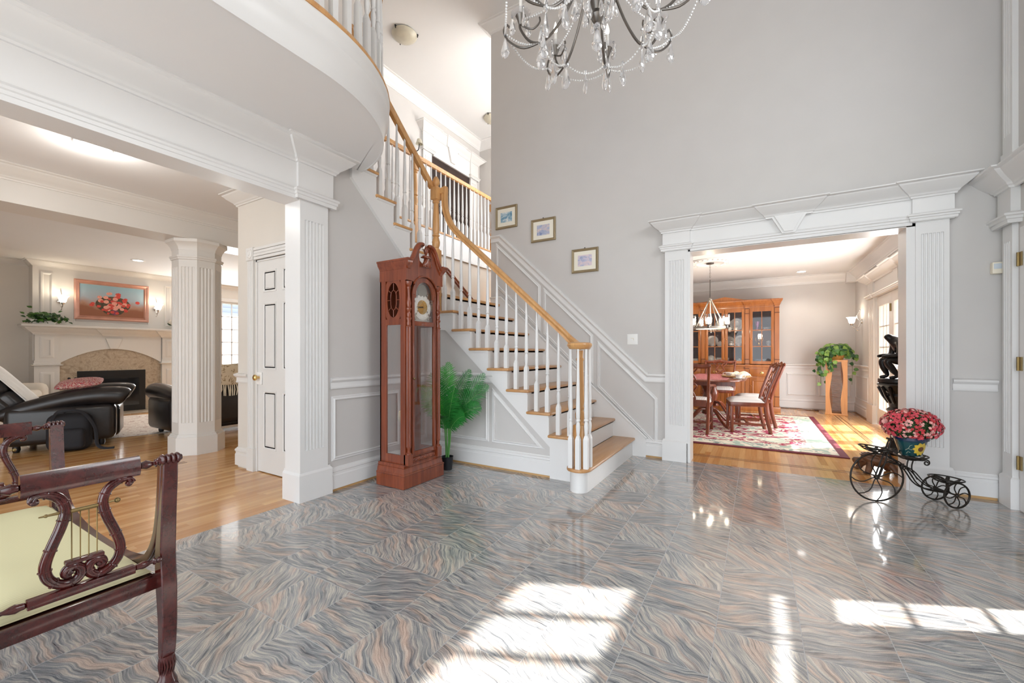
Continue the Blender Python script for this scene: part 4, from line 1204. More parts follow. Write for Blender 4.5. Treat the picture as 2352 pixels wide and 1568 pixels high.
# door
b = MB()
DY0, DY1 = FB - 0.022, FB - 0.002
for xa, xb in ((-0.152, -0.122), (0.122, 0.152)): b.box(xa, xb, DY0, DY1, 0.262, 1.655, bev=0.004)
b.box(-0.122, 0.122, DY0, DY1, 0.262, 0.300, bev=0.004); b.box(-0.122, 0.122, DY0, DY1, 1.385, 1.425, bev=0.004)
n = 16
for i in range(n):
    a0, a1 = PI * i / n, PI * (i + 1) / n
    b.prism([(0.108 * math.cos(a0), 1.655 + 0.118 * math.sin(a0)), (0.152 * math.cos(a0), 1.655 + 0.158 * math.sin(a0)), (0.152 * math.cos(a1), 1.655 + 0.158 * math.sin(a1)), (0.108 * math.cos(a1), 1.655 + 0.118 * math.sin(a1))], DY0, DY1, axis='y')
b.box(-0.122, -0.108, DY0, DY1, 1.625, 1.655); b.box(0.108, 0.122, DY0, DY1, 1.625, 1.655)
dr = b.build('door', M['mahog'], CK, angle=30)
g = MB(); g.poly([(-0.122, DY0 + 0.01, 0.30), (0.122, DY0 + 0.01, 0.30), (0.122, DY0 + 0.01, 1.385), (-0.122, DY0 + 0.01, 1.385)]); g.build('pane', M['caseglass'], dr, smooth=False)
g = MB(); g.poly([(-0.12, DY0 + 0.01, 1.425), (0.12, DY0 + 0.01, 1.425), (0.12, DY0 + 0.01, 1.64)] + [(0.112 * math.cos(a), DY0 + 0.01, 1.65 + 0.122 * math.sin(a)) for a in [PI * i / 12 for i in range(13)]] + [(-0.12, DY0 + 0.01, 1.64)]); g.build('pane', M['caseglass'], dr, smooth=False)
g = MB(); g.ball((-0.140, DY0 - 0.012, 0.93), 0.009, 8, 6); g.tube([(-0.140, DY0, 0.93), (-0.140, DY0 - 0.012, 0.93)], 0.004, 8); g.build('handle', M['oldbrass'], dr)
for sg in (-1, 1):
    xx = sg * 0.2075
    g = MB(); g.poly([(xx, -0.085, 0.275), (xx, 0.085, 0.275), (xx, 0.085, 1.39), (xx, -0.085, 1.39)]); g.build('side_pane', M['caseglass'], CK, smooth=False)
# hood front board with arch and swan necks
b = MB()
HY0, HY1 = FB - 0.03, FB - 0.002
outer = []
def swan(sg):
    """from shoulder up to the scroll"""
    return smooth_path([(sg * 0.232, 0, 1.765), (sg * 0.232, 0, 1.885), (sg * 0.222, 0, 1.905), (sg * 0.185, 0, 1.935), (sg * 0.150, 0, 1.99), (sg * 0.118, 0, 2.055), (sg * 0.085, 0, 2.092), (sg * 0.050, 0, 2.100), (sg * 0.030, 0, 2.092)], 4)
L = [(p.x, p.z) for p in swan(-1)]
inn = [(-0.030, 2.075), (-0.052, 2.072), (-0.072, 2.045), (-0.080, 2.00), (-0.070, 1.955), (-0.042, 1.935), (0, 1.932), (0.042, 1.935), (0.070, 1.955), (0.080, 2.00), (0.072, 2.045), (0.052, 2.072), (0.030, 2.075)]
Rr = [(p.x, p.z) for p in reversed(swan(1))]
archp = [(0.168, 1.765)] + [(0.162 * math.cos(a), 1.66 + 0.168 * math.sin(a)) for a in [R(35) + (PI - R(70)) * i / 14 for i in range(15)]] + [(-0.168, 1.765)]
b.prism(L + inn + Rr + archp, HY0, HY1, axis='y')
# swan-neck mouldings
for sg in (-1, 1):
    pth = [Vector((p.x, HY0 - 0.006, p.z)) for p in swan(sg)[6:]]
    b.tube(pth, [0.018] * (len(pth) - 4) + [0.017, 0.016, 0.014, 0.012], 10, sq=1.4, up=(0, 1, 0))
    pth2 = [Vector((p.x * 0.965, HY0 - 0.004, p.z - 0.026)) for p in swan(sg)[10:-6]]
    b.tube(pth2, 0.009, 8)
# arch mould
b.tube([(0.165 * math.cos(a), HY0 - 0.002, 1.655 + 0.170 * math.sin(a)) for a in [R(30) + (PI - R(60)) * i / 20 for i in range(21)]], 0.010, 8)
# side cornice
for sg in (-1, 1):
    pth = [(sg * 0.215, 0.163, 1.862), (sg * 0.215, HY0 - 0.002, 1.862), (sg * 0.19, HY0 - 0.002, 1.862)]
    if sg > 0: pth = pth[::-1]
    pr = [(0, 0), (0.006, 0.004), (0.010, 0.015), (0.030, 0.045), (0.034, 0.062), (0.042, 0.070), (0.042, 0.082), (0, 0.082)]
    b.sweep(pth if sg < 0 else pth, pr)
b.box(-0.218, 0.218, HY1, 0.166, 1.772, 1.905)
b.build('hood', M['mahog'], CK, angle=30)
# carved shell and finial
b = MB()
b.prism([(-0.055, 1.90), (0.055, 1.90), (0.045, 1.93), (0.026, 1.955), (0.02, 1.985), (-0.02, 1.985), (-0.026, 1.955), (-0.045, 1.93)], HY0 - 0.016, HY0, axis='y', bev=0.003)
for i, a in enumerate((-0.9, -0.5, -0.15, 0.15, 0.5, 0.9)):
    b.tube([(0, HY0 - 0.02, 1.98), (0.045 * math.sin(a), HY0 - 0.026, 1.94), (0.062 * math.sin(a), HY0 - 0.02, 1.905)], [0.006, 0.010, 0.007], 8)
b.box(-0.042, 0.042, HY0 - 0.03, HY0 + 0.02, 1.985, 1.997, bev=0.004); b.box(-0.03, 0.03, HY0 - 0.022, HY0 + 0.012, 1.997, 2.008, bev=0.004)
b.lathe([(0.008, 2.008), (0.006, 2.016), (0.014, 2.024), (0.021, 2.048), (0.022, 2.06), (0.012, 2.064), (0.014, 2.070), (0.008, 2.085), (0.004, 2.10), (0.0001, 2.112)], n=16, at=(0, HY0 - 0.006, 0))
b.build('finial', M['mahog'], CK)
# dial
b = MB()
b.box(-0.125, 0.125, FB + 0.010, FB + 0.018, 1.43, 1.80)
dl = b.build('dial', M['chrome'], CK)
b = MB(T(0, FB + 0.008, 1.555) @ RX(PI / 2)); b.lathe([(0.0001, 0.002), (0.108, 0.002), (0.112, 0.0)], n=40)
for k in range(12):
    a = 2 * PI * k / 12; b.ball((0.088 * math.cos(a), 0.088 * math.sin(a), 0.002), 0.016, 8, 5, (1, 1, 0.2))
b.build('chapter_ring', M['china'], dl)
b = MB(T(0, FB + 0.006, 1.555) @ RX(PI / 2)); b.lathe([(0.0001, 0.004), (0.062, 0.003), (0.064, 0.0)], n=32)
for k in range(24):
    a = 2 * PI * k / 24; b.ball(((0.045 + 0.010 * (k % 2)) * math.cos(a), (0.045 + 0.010 * (k % 2)) * math.sin(a), 0.004), 0.006, 6, 4, (1, 1, 0.5))
b.build('centre_plate', M['brass'], dl)
b = MB(T(0, FB + 0.0, 1.555))
b.tube([(0, 0, 0), (-0.055, 0, -0.012)], [0.006, 0.002], 6); b.tube([(0, -0.001, 0), (-0.080, -0.001, -0.004)], [0.005, 0.0015], 6); b.lathe([(0.007, 0), (0.007, 0.004)], n=10, axis='y')
b.build('clock_hand', M['black'], dl)
b = MB(T(0, FB + 0.008, 1.70) @ RX(PI / 2)); b.lathe([(0.0001, 0.003), (0.055, 0.003), (0.058, 0.0)], n=28)
b.build('moon_dial', plain('moon_dial', (0.32, 0.30, 0.26, 1), 0.35, metal=0.6), dl)
b = MB()
for sx_ in (-1, 1):
    for k in range(9):
        b.ball((sx_ * (0.085 + 0.025 * math.sin(k * 1.7)), FB + 0.006, 1.45 + (0.022 * (k % 4)) + (0.15 if k > 3 else 0)), 0.011, 7, 5, (1, 0.3, 1))
b.build('spandrel', M['chrome'], dl)
# pendulum and weights
b = MB()
for x in (-0.075, -0.035): b.lathe([(0.0001, 1.06), (0.017, 1.06), (0.017, 1.30), (0.0001, 1.30)], n=16, at=(x, 0.0, 0)); b.tube([(x, 0, 1.30), (x, 0, 1.43)], 0.003, 6)
b.lathe([(0.0001, 1.085), (0.017, 1.085), (0.017, 1.32), (0.0001, 1.32)], n=16, at=(0.012, 0, 0))
b.build('weight', M['brass'], CK)
b = MB(T(-0.06, 0.05, 0)); b.box(-0.012, 0.012, -0.003, 0.003, 0.62, 1.42)
b.M = T(-0.06, 0.04, 0.58) @ RX(PI / 2); b.lathe([(0.0001, 0.010), (0.03, 0.009), (0.062, 0.004), (0.068, 0.0)], n=28)
b.build('pendulum', M['brass'], CK)

# ------------------------------------------------------------------ artificial palm in black pot
def frond(mb, base, tip_dir, L, droop, n, wid, seed):
    rnd = random.Random(seed)
    d = Vector(tip_dir).normalized()
    face = Vector((0.35 + 0.5 * (rnd.random() - 0.5), -0.8, 0.45 + 0.5 * (rnd.random() - 0.5)))
    side = d.cross(face).normalized()
    pts = []
    for i in range(n + 1):
        t = i / n
        pts.append(Vector(base) + d * L * t + Vector((0, 0, -droop * t * t)))
    for i in range(2, n + 1):
        t = i / n
        w = wid * math.sin(PI * min(1, 0.12 + 0.86 * t)) ** 0.7
        tan = (pts[i] - pts[i - 1]).normalized()
        for sg in (-1, 1):
            a = pts[i]
            out = (side * sg + tan * (0.45 + 0.5 * t) + Vector((0, 0, -0.25 + 0.2 * rnd.random()))).normalized()
            tipp = a + out * w * (0.85 + 0.3 * rnd.random())
            mid = a + out * w * 0.45 + Vector((0, 0, 0.006))
            u = tan * 0.0068
            v0, v1, v2, v3, v4 = (mb.v(q) for q in (a - u * 0.5, mid - u, tipp, mid + u, a + u * 0.5))
            mb.f([v0, v1, v3, v4]); mb.f([v1, v2, v3])
    return pts
PL = thing('potted_palm', 'artificial green palm in a small black pot beside the clock', 'plant', (-2.63, 3.19, 0))
b = MB(); b.lathe([(0.0001, 0.0), (0.045, 0.0), (0.058, 0.125), (0.060, 0.13), (0.054, 0.13), (0.050, 0.11), (0.0001, 0.11)], n=24)
b.build('pot', M['blackplastic'], PL)
fr = [((0.62, 0.22, 1.0), 0.62, 0.10, 0.32), ((0.45, 0.20, 1.3), 0.62, 0.06, 0.38), ((-0.55, -0.40, 1.0), 0.52, 0.12, 0.36), ((0.02, 0.02, 1.6), 0.56, 0.03, 0.44), ((0.42, -0.30, 1.1), 0.58, 0.12, 0.34),
      ((-0.25, 0.10, 1.4), 0.60, 0.05, 0.38), ((0.85, 0.16, 0.8), 0.46, 0.12, 0.34), ((-0.35, -0.50, 1.2), 0.56, 0.10, 0.34), ((0.55, -0.15, 0.8), 0.44, 0.16, 0.26), ((0.15, 0.18, 1.1), 0.42, 0.12, 0.30), ((0.70, 0.26, 1.2), 0.70, 0.05, 0.32),
      ((-0.10, -0.35, 1.2), 0.60, 0.08, 0.38), ((0.25, 0.05, 0.9), 0.36, 0.16, 0.26), ((-0.45, -0.10, 1.1), 0.46, 0.14, 0.30), ((0.05, -0.45, 0.9), 0.40, 0.16, 0.26), ((0.95, 0.28, 1.15), 0.62, 0.08, 0.36)]
st_, lf, lf2 = MB(), MB(), MB()
for i, (d, L, dr_, z0) in enumerate(fr):
    dd = Vector(d).normalized()
    b0 = Vector((0.015 * math.cos(i * 2.1), 0.015 * math.sin(i * 2.1), 0.11))
    b1 = Vector((dd.x * 0.06, dd.y * 0.06, z0 + 0.12))
    pts = frond(lf2 if i in (2, 3, 5, 7, 13) else lf, b1, dd, L * 0.92, dr_, 26, 0.135, i)
    st_.tube([b0, (b0 + b1) / 2 + Vector((0.004, 0, 0)), b1] + pts[2::4], [0.0045, 0.004, 0.0035] + [0.0025] * len(pts[2::4]), 6)
st_.build('stem', M['stem'], PL)
lf.build('foliage', M['leaf'], PL, smooth=False); lf2.build('foliage', M['leaf_bright'], PL, smooth=False)

# ------------------------------------------------------------------ lyre bench
BN = thing('lyre_bench', 'carved mahogany window bench with lyre ends and pale yellow striped seat', 'bench', (-2.375, 0.4115, 0))
U = smooth_path([(-0.640, 0, 0.79), (-0.632, 0, 0.70), (-0.618, 0, 0.60), (-0.590, 0, 0.51), (-0.53, 0, 0.435), (-0.43, 0, 0.385), (-0.25, 0, 0.352), (0, 0, 0.343), (0.25, 0, 0.352), (0.43, 0, 0.385), (0.53, 0, 0.435), (0.590, 0, 0.51), (0.618, 0, 0.60), (0.632, 0, 0.70), (0.640, 0, 0.79)], 5)
for yy in (0.2065, -0.2065):
    b = MB()
    w = 0.046
    prof = [(-w / 2, -0.014)]
    for k in range(4):
        c0 = -w / 2 + w * (k + 0.5) / 4
        prof += [(c0 + (w / 8) * math.cos(PI - PI * q / 5), 0.006 + 0.006 * math.sin(PI * q / 5)) for q in range(6)]
    prof += [(w / 2, -0.014)]
    rail_sweep(b, [Vector((p.x, yy, p.z)) for p in U], prof, side=(0, 1, 0))
    b.build('seat_rail', M['mahog_dark'], BN, angle=50)
    for sg in (-1, 1):
        b = MB()
        pp = smooth_path([(sg * 0.652, yy, 0.785), (sg * 0.648, yy, 0.70), (sg * 0.634, yy, 0.58), (sg * 0.622, yy, 0.46), (sg * 0.630, yy, 0.34), (sg * 0.638, yy, 0.22), (sg * 0.632, yy, 0.115)], 5)
        nn = len(pp)
        rings = []
        for i, p in enumerate(pp):
            t = i / (nn - 1)
            hy = 0.0225 - 0.003 * abs(t - 0.5)
            hx = 0.013 + 0.016 * max(0, 1 - abs(t - 0.62) / 0.38)
            rings.append([b.v((p.x + dx * hx, p.y + dy * hy, p.z)) for dx, dy in ((-1, -1), (1, -1), (1, 1), (-1, 1))])
        fs = [b.f(rings[0]), b.f(rings[-1])]
        for i in range(nn - 1):
            for k in range(4): fs.append(b.f([rings[i][k], rings[i + 1][k], rings[i + 1][(k + 1) % 4], rings[i][(k + 1) % 4]]))
        bmesh.ops.recalc_face_normals(b.bm, faces=[q for q in fs if q])
        lg = b.build('leg', M['mahog_dark'], BN, angle=60)
        md = lg.modifiers.new('bevel', 'BEVEL'); md.width = 0.004; md.segments = 2
        # reeded scroll on top
        b = MB(T(sg * 0.655, yy, 0.79) @ RX(PI / 2))
        pr = []
        for k in range(4):
            z0 = -0.028 + 0.014 * k
            pr += [(0.012, z0), (0.017, z0 + 0.003), (0.019, z0 + 0.007), (0.017, z0 + 0.011)]
        pr += [(0.012, 0.028), (0.010, 0.034), (0.0001, 0.040)]
        b.lathe([(0.0001, -0.036), (0.010, -0.033)] + pr, n=18)
        b.build('scroll', M['mahog_dark'], lg)
        # carved hairy paw foot
        b = MB(T(sg * 0.632, yy, 0))
        b.lathe([(0.0001, 0.0), (0.026, 0.0), (0.031, 0.012), (0.029, 0.028), (0.021, 0.045), (0.018, 0.07), (0.021, 0.10), (0.022, 0.118), (0.0001, 0.118)], n=18)
        for k in range(18):
            a = 2 * PI * k / 18
            b.tube([(0.020 * math.cos(a), 0.020 * math.sin(a), 0.115), (0.0225 * math.cos(a + 0.15), 0.0225 * math.sin(a + 0.15), 0.085), (0.0195 * math.cos(a - 0.05), 0.0195 * math.sin(a - 0.05), 0.055)], [0.0015, 0.0034, 0.0012], 5)
        for k in range(3):
            b.ball((sg * 0.014, (k - 1) * 0.017, 0.012), 0.013, 8, 6, (1.5, 0.8, 0.9))
        b.build('foot', M['mahog_dark'], lg)
# seat
b = MB()
def seatf(u, v):
    x = (u - 0.5) * 2; y = (v - 0.5) * 2
    return None
sl = MB()
nx, ny = 40, 12
top = []
for i in range(nx + 1):
    row = []
    for j in range(ny + 1):
        x, y = -1 + 2 * i / nx, -1 + 2 * j / ny
        e = (1 - abs(x) ** 8) * (1 - abs(y) ** 6)
        row.append(sl.v((x * 0.585, y * 0.182, 0.385 + 0.050 * max(0.0, e) ** 0.5 + 0.012 * (abs(x) ** 3) )))
    top.append(row)
for i in range(nx):
    for j in range(ny): sl.f([top[i][j], top[i + 1][j], top[i + 1][j + 1], top[i][j + 1]])
sl.build('seat', M['yellow_seat'], BN)
b = MB()
for sg in (-1, 1): b.box(sg * 0.60 - 0.014, sg * 0.60 + 0.014, -0.19, 0.19, 0.345, 0.392, bev=0.004)
b.box(-0.58, 0.58, -0.185, 0.185, 0.365, 0.386)
b.build('end_rail', M['mahog_dark'], BN)
def turned_peg(mb, x, y0, y1, z, r=0.011):
    """turned peg along y"""
    L = y1 - y0
    pr = [(r * 0.55, 0), (r * 0.9, 0.05), (r * 0.95, 0.14), (r * 1.25, 0.28), (r * 1.0, 0.42), (r * 0.55, 0.58), (r * 0.6, 0.64), (r * 1.1, 0.68), (r * 1.1, 0.73), (r * 0.65, 0.77), (r * 1.0, 0.86), (r * 0.8, 0.96), (r * 0.6, 1.0)]
    mb.lathe([(a, y0 + q * L) for a, q in pr], n=14, at=(z, x, 0), axis='y') if False else None
    ring = [(a, q * L) for a, q in pr]
    M0 = mb.M
    mb.M = M0 @ T(x, y0, z) @ RX(-PI / 2)
    mb.lathe(ring, n=14)
    mb.M = M0
for sg in (-1, 1):
    X = sg * 0.652
    # crest rail, rounded and slightly rolled
    b = MB()
    rp = [(-0.011, -0.030), (0.008, -0.030), (0.013, -0.018), (0.014, 0.0), (0.010, 0.018), (0.004, 0.030), (-0.004, 0.032), (-0.010, 0.026), (-0.012, 0.0)]
    rings = [[b.v((X + a * sg, y, 0.785 + c)) for a, c in rp] for y in (-0.127, -0.123, 0.123, 0.127)]
    for i in range(3):
        for k in range(len(rp)): b.f([rings[i][k], rings[i + 1][k], rings[i + 1][(k + 1) % len(rp)], rings[i][(k + 1) % len(rp)]])
    b.f(rings[0]); b.f(rings[-1])
    b.build('crest_rail', M['mahog_dark'], BN, angle=30, fixn=True)
    b = MB()
    b.box(X - 0.013, X + 0.013, -0.115, 0.115, 0.444, 0.470, bev=0.003)
    b.build('lower_rail', M['mahog_dark'], BN)
    for (z, yy, r) in ((0.783, 0.127, 0.012), (0.458, 0.115, 0.010)):
        for s2 in (-1, 1):
            b = MB()
            M1 = T(X, s2 * yy, z) @ (Matrix.Identity(4) if s2 > 0 else RZ(PI))
            b.M = M1
            turned_peg(b, 0, 0, 0.186 - yy, 0, r)
            b.build('turned_peg', M['mahog_dark'], BN)
    # lyre
    b = MB()
    for s2 in (-1, 1):
        half = [(0.100, 0.728), (0.107, 0.740), (0.098, 0.752), (0.078, 0.750), (0.055, 0.735), (0.043, 0.712), (0.0405, 0.685), (0.050, 0.645), (0.066, 0.60), (0.078, 0.56), (0.080, 0.535), (0.074, 0.510), (0.058, 0.490), (0.038, 0.481), (0.020, 0.484), (0.009, 0.497), (0.009, 0.514), (0.020, 0.526), (0.034, 0.524), (0.041, 0.513), (0.037, 0.503), (0.028, 0.503)]
        pth = smooth_path([(X, s2 * y, z) for y, z in half], 4)
        nP = len(pth)
        rad = [0.0055 + 0.0075 * min(1, 6 * t, 5 * (1.0 - t) + 0.25) for t in [i / (nP - 1) for i in range(nP)]]
        b.tube(pth, rad, 12, sq=1.0)
        # carved ridges
        for off in (-0.5, 0.5):
            b.tube([p + Vector((sg * 0.0105, 0, 0)) + Vector((0, off * 0.009, 0)) for p in pth[4:-8]], 0.0042, 6)
        for k in range(12, nP - 14, 7):
            p, q = pth[k], pth[k + 1]
            t_ = (q - p).normalized()
            ring = [p + (Vector((1, 0, 0)) * math.cos(a) + t_.cross(Vector((1, 0, 0))) * math.sin(a)) * (rad[k] * 1.03) for a in [2 * PI * i / 12 for i in range(12)]]
            b.tube(ring, 0.0024, 5, closed=True)
        b.ball((X + sg * 0.003, s2 * 0.031, 0.512), 0.009, 8, 6)
        b.ball((X + sg * 0.003, s2 * 0.100, 0.735), 0.010, 8, 6)
    b.build('lyre', M['mahog_dark'], BN)
    b = MB(); b.box(X - 0.012, X + 0.012, -0.042, 0.042, 0.533, 0.546, bev=0.004); b.build('lyre_bridge', M['mahog_dark'], BN)
    b = MB()
    b.tube([(X, -0.042, 0.688), (X, 0.042, 0.688)], 0.006, 10); b.tube([(X, 0.048, 0.690), (X, 0.068, 0.690)], 0.003, 8)
    b.ball((X, 0.073, 0.690), 0.008, 10, 7); b.tube([(X, -0.048, 0.690), (X, -0.092, 0.690)], [0.005, 0.002], 8); b.ball((X, -0.078, 0.690), 0.005, 8, 6)
    for k in range(4): b.tube([(X, -0.027 + 0.018 * k, 0.545), (X, -0.027 + 0.018 * k, 0.686)], 0.0017, 6)
    b.build('lyre_string', M['oldbrass'], BN)

# ------------------------------------------------------------------ framed pictures on the stair wall
def art(name, stops, seed):
    t = NT(name); t.set(Roughness=0.5)
    v = t.mapping(t.coord('Object'), (9, 1, 14), loc=(seed, 0, seed))
    n = t.noise(v, 1.4, 4, 0.6, 1.2)
    t.link(t.ramp(n.outputs[0], stops), t.b.inputs['Base Color'])
    return t.m
arts = [art('blue_figures_print', [(0.3, srgb(96, 140, 172)), (0.45, srgb(140, 176, 196)), (0.58, srgb(206, 216, 220)), (0.7, srgb(232, 234, 230))], 1.0),
        art('lilac_beach_print', [(0.3, srgb(120, 138, 180)), (0.45, srgb(178, 186, 208)), (0.55, srgb(206, 192, 196)), (0.7, srgb(226, 214, 206))], 2.0),
        art('pink_beach_print', [(0.3, srgb(128, 142, 184)), (0.44, srgb(188, 190, 212)), (0.55, srgb(216, 200, 208)), (0.7, srgb(228, 214, 216))], 3.0)]
for i, (x0, x1, z0, z1, lab) in enumerate(((-3.028, -2.697, 2.803, 3.096, 'small framed print of two pale figures on blue, highest on the stair wall'), (-2.488, -2.148, 2.555, 2.842, 'small framed lilac beach print, middle one of three stepping down the stairs'), (-1.932, -1.60, 2.110, 2.394, 'small framed pink and blue beach print, lowest above the stair rail'))):
    w, h = (x1 - x0) / 2, (z1 - z0) / 2
    o = thing('picture_frame', lab, 'picture', ((x0 + x1) / 2, YN, (z0 + z1) / 2), 0, 'framed prints above the stairs')
    b = MB(); b.sweep([(-w, 0, -h), (w, 0, -h), (w, 0, h), (-w, 0, h)], [(-0.0, 0.002), (-0.0, 0.022), (-0.006, 0.028), (-0.016, 0.022), (-0.030, 0.016), (-0.032, 0.002)], N=(0, -1, 0), closed=True)
    b.build('frame', M['frame_gold'], o, angle=25)
    b = MB(); b.box(-w + 0.02, w - 0.02, -0.014, -0.002, -h + 0.02, h - 0.02); b.build('mat', M['mat_board'], o, smooth=False)
    b = MB(); b.box(-0.088, 0.088, -0.0155, -0.010, -0.066, 0.066); b.build('print', arts[i], o, smooth=False)
    if i:
        b = MB(); b.ball((0.0, -0.012, h + 0.008), 0.007, 8, 6); b.build('hook', M['black'], o)
# switch plate, motion sensor
o = thing('wall_switch', 'white square switch plate on the wall above the stair rail', 'switch', (-1.205, YN, 1.302))
b = MB(); b.box(-0.06, 0.06, -0.007, 0, -0.06, 0.06, bev=0.004); b.build('plate', M['whiteplastic'], o)
b = MB(); b.tube([(-0.014, -0.009, 0.012), (0.012, -0.010, 0.012), (0.014, -0.010, -0.012)], 0.003, 6); b.build('switch_lever', M['plastic'], o)
o = thing('motion_sensor', 'small ivory motion sensor on the wall by the right pilaster', 'sensor', (1.60, YN, 1.81))
b = MB(); b.box(-0.03, 0.032, -0.045, 0, -0.048, 0.042, bev=0.008); b.build('body', M['plastic'], o)
b = MB(); b.box(-0.022, 0.022, -0.047, -0.04, -0.012, 0.030, bev=0.003); b.build('lens', plain('sensor_lens', (0.55, 0.6, 0.65, 1), 0.3), o)

# ------------------------------------------------------------------ iron tricycle plant stand
TR = thing('tricycle_plant_stand', 'black wrought iron tricycle plant stand beside the dining opening', 'plant stand', (0.797, 4.190, 0), math.atan2(0.19, 0.46))
def wheel(mb, c, r, axis_rot, n=8, tr=0.0065):
    M0 = mb.M
    mb.M = M0 @ T(*c) @ axis_rot
    mb.tube([(r * math.cos(a), 0, r * math.sin(a)) for a in [2 * PI * i / 40 for i in range(40)]], tr, 8, closed=True)
    mb.lathe([(0.014, -0.014), (0.018, -0.008), (0.018, 0.008), (0.014, 0.014)], n=12, axis='z') if False else None
    mb.ball((0, 0, 0), 0.019 if r > 0.12 else 0.013, 10, 8)
    for k in range(n):
        a = 2 * PI * k / n
        pts = []
        for q in range(7):
            t = q / 6
            aa = a + 0.45 * math.sin(PI * t) * (1 - 0.3 * t)
            pts.append((r * t * math.cos(aa), 0, r * t * math.sin(aa)))
        mb.tube(pts, tr * 0.62, 6)
    mb.M = M0
rw = 0.183
b = MB(); wheel(b, (0, 0, rw + 0.006), rw, Matrix.Identity(4)); b.build('wheel', M['iron'], TR)
for yy in (-0.085, 0.10):
    b = MB(); wheel(b, (0.475, yy, 0.098), 0.091, RZ(0.12 if yy < 0 else -0.02)); b.build('wheel', M['iron'], TR)
def dish(mb, c, r, tilt=0.0, n=24):
    M0 = mb.M
    mb.M = M0 @ T(*c) @ RY(tilt)
    mb.tube([(r * math.cos(a), r * math.sin(a), 0.0) for a in [2 * PI * i / n for i in range(n)]], 0.005, 8, closed=True)
    # pierced bowl: eight ribs and rings
    for rr, z in ((0.62, -0.022), (0.28, -0.032)):
        mb.tube([(r * rr * math.cos(a), r * rr * math.sin(a), z) for a in [2 * PI * i / n for i in range(n)]], 0.006, 6, closed=True, sq=0.4)
    for k in range(8):
        a = 2 * PI * k / 8
        c0, s0 = math.cos(a), math.sin(a)
        mb.tube([(r * c0, r * s0, 0), (r * 0.8 * c0, r * 0.8 * s0, -0.014), (r * 0.55 * c0, r * 0.55 * s0, -0.026), (0, 0, -0.034)], [0.010, 0.014, 0.012, 0.012], 6, sq=0.3, up=(0, 0, 1))
    mb.M = M0
b = MB(); dish(b, (-0.02, -0.0, 0.42), 0.092, 0.12)
b.tube([(-0.02, 0, 0.385), (-0.01, 0, 0.372)], 0.008, 8); b.build('saddle_tray', M['iron'], TR)
b = MB(); dish(b, (0.235, 0.0, 0.366), 0.098, 0.0); b.build('pot_tray', M['iron'], TR)
b = MB(); dish(b, (0.475, 0.005, 0.200), 0.098, 0.06); b.build('rear_tray', M['iron'], TR)
b = MB()
for yy in (-0.022, 0.022):
    b.tube([(0, yy * 0.9, rw), (0.05, yy, 0.33), (0.092, yy * 0.4, 0.485)], 0.0055, 8)
    b.tube(smooth_path([(0.062, yy, 0.40), (0.09, yy, 0.345), (0.15, yy, 0.31), (0.21, yy, 0.24), (0.26, yy, 0.16), (0.33, yy, 0.115), (0.44, yy, 0.098)], 4), 0.005, 8)
    b.tube(smooth_path([(0.10, yy, 0.30), (0.17, yy, 0.29), (0.24, yy, 0.25), (0.30, yy, 0.18), (0.36, yy, 0.13), (0.45, yy, 0.10)], 4), 0.0045, 8)
    b.tube(smooth_path([(0.235, yy, 0.334), (0.225, yy, 0.29), (0.23, yy, 0.25), (0.262, yy, 0.19)], 4), 0.0045, 8)
b.tube([(0.475, -0.085, 0.098), (0.475, 0.10, 0.098)], 0.006, 8)
b.tube([(0.092, -0.03, 0.486), (0.092, 0.03, 0.486)], 0.008, 8)
def spiral(c, r0, turns, n=26, dirn=1, a0=0.0):
    return [(c[0] + r0 * (1 - 0.75 * i / n) * math.cos(a0 + dirn * turns * 2 * PI * i / n), c[1], c[2] + r0 * (1 - 0.75 * i / n) * math.sin(a0 + dirn * turns * 2 * PI * i / n)) for i in range(n + 1)]
b.tube([(0.235, -0.02, 0.335), (0.29, -0.03, 0.335)] + spiral((0.318, -0.03, 0.318), 0.024, 1.4, dirn=-1, a0=PI * 0.7), 0.005, 8)
b.tube(spiral((0.105, -0.025, 0.405), 0.018, 1.3, dirn=-1, a0=PI), 0.0045, 8)
b.tube([(0.12, -0.022, 0.30)] + spiral((0.168, -0.03, 0.282), 0.022, 1.4, dirn=1, a0=PI * 0.5), 0.0045, 8)
b.tube([(0.475, 0, 0.10), (0.475, 0, 0.165)], 0.006, 8)
b.build('frame', M['iron'], TR)
# painted flower pot with pink flowers
def painted_pot():
    t = NT('painted_pot_glaze'); t.set(Roughness=0.15); t.b.inputs['Coat Weight'].default_value = 0.6
    co = t.coord('Object')
    sep = t.add('ShaderNodeSeparateXYZ'); t.link(co, sep.inputs[0])
    base = t.ramp(sep.outputs[2], [(0.0, srgb(20, 70, 74)), (0.10, srgb(22, 78, 84)), (0.13, srgb(30, 32, 84))])
    nz = t.noise(co, 22, 2, 0.5)
    base = t.mix(t.math('MULTIPLY', nz.outputs[0], 0.4), base, srgb(16, 54, 60))
    t.link(base, t.b.inputs['Base Color'])
    return t.m
FP = thing('flower_pot', 'glazed teal pot with a painted yellow flower, full of pink flowers', 'flower pot', (1.012, 4.279, 0.3695))
b = MB(); b.lathe([(0.0001, 0.0), (0.060, 0.0), (0.064, 0.004), (0.096, 0.118), (0.106, 0.121), (0.108, 0.142), (0.100, 0.142), (0.094, 0.122), (0.0001, 0.115)], n=36)
pt = b.build('pot', painted_pot(), FP)
def on_pot(ang, h, off=0.0012):
    r_ = 0.064 + (0.096 - 0.064) * (h - 0.004) / 0.114 + off
    return (r_ * math.cos(ang), r_ * math.sin(ang), h)
fa = -1.05
b = MB()
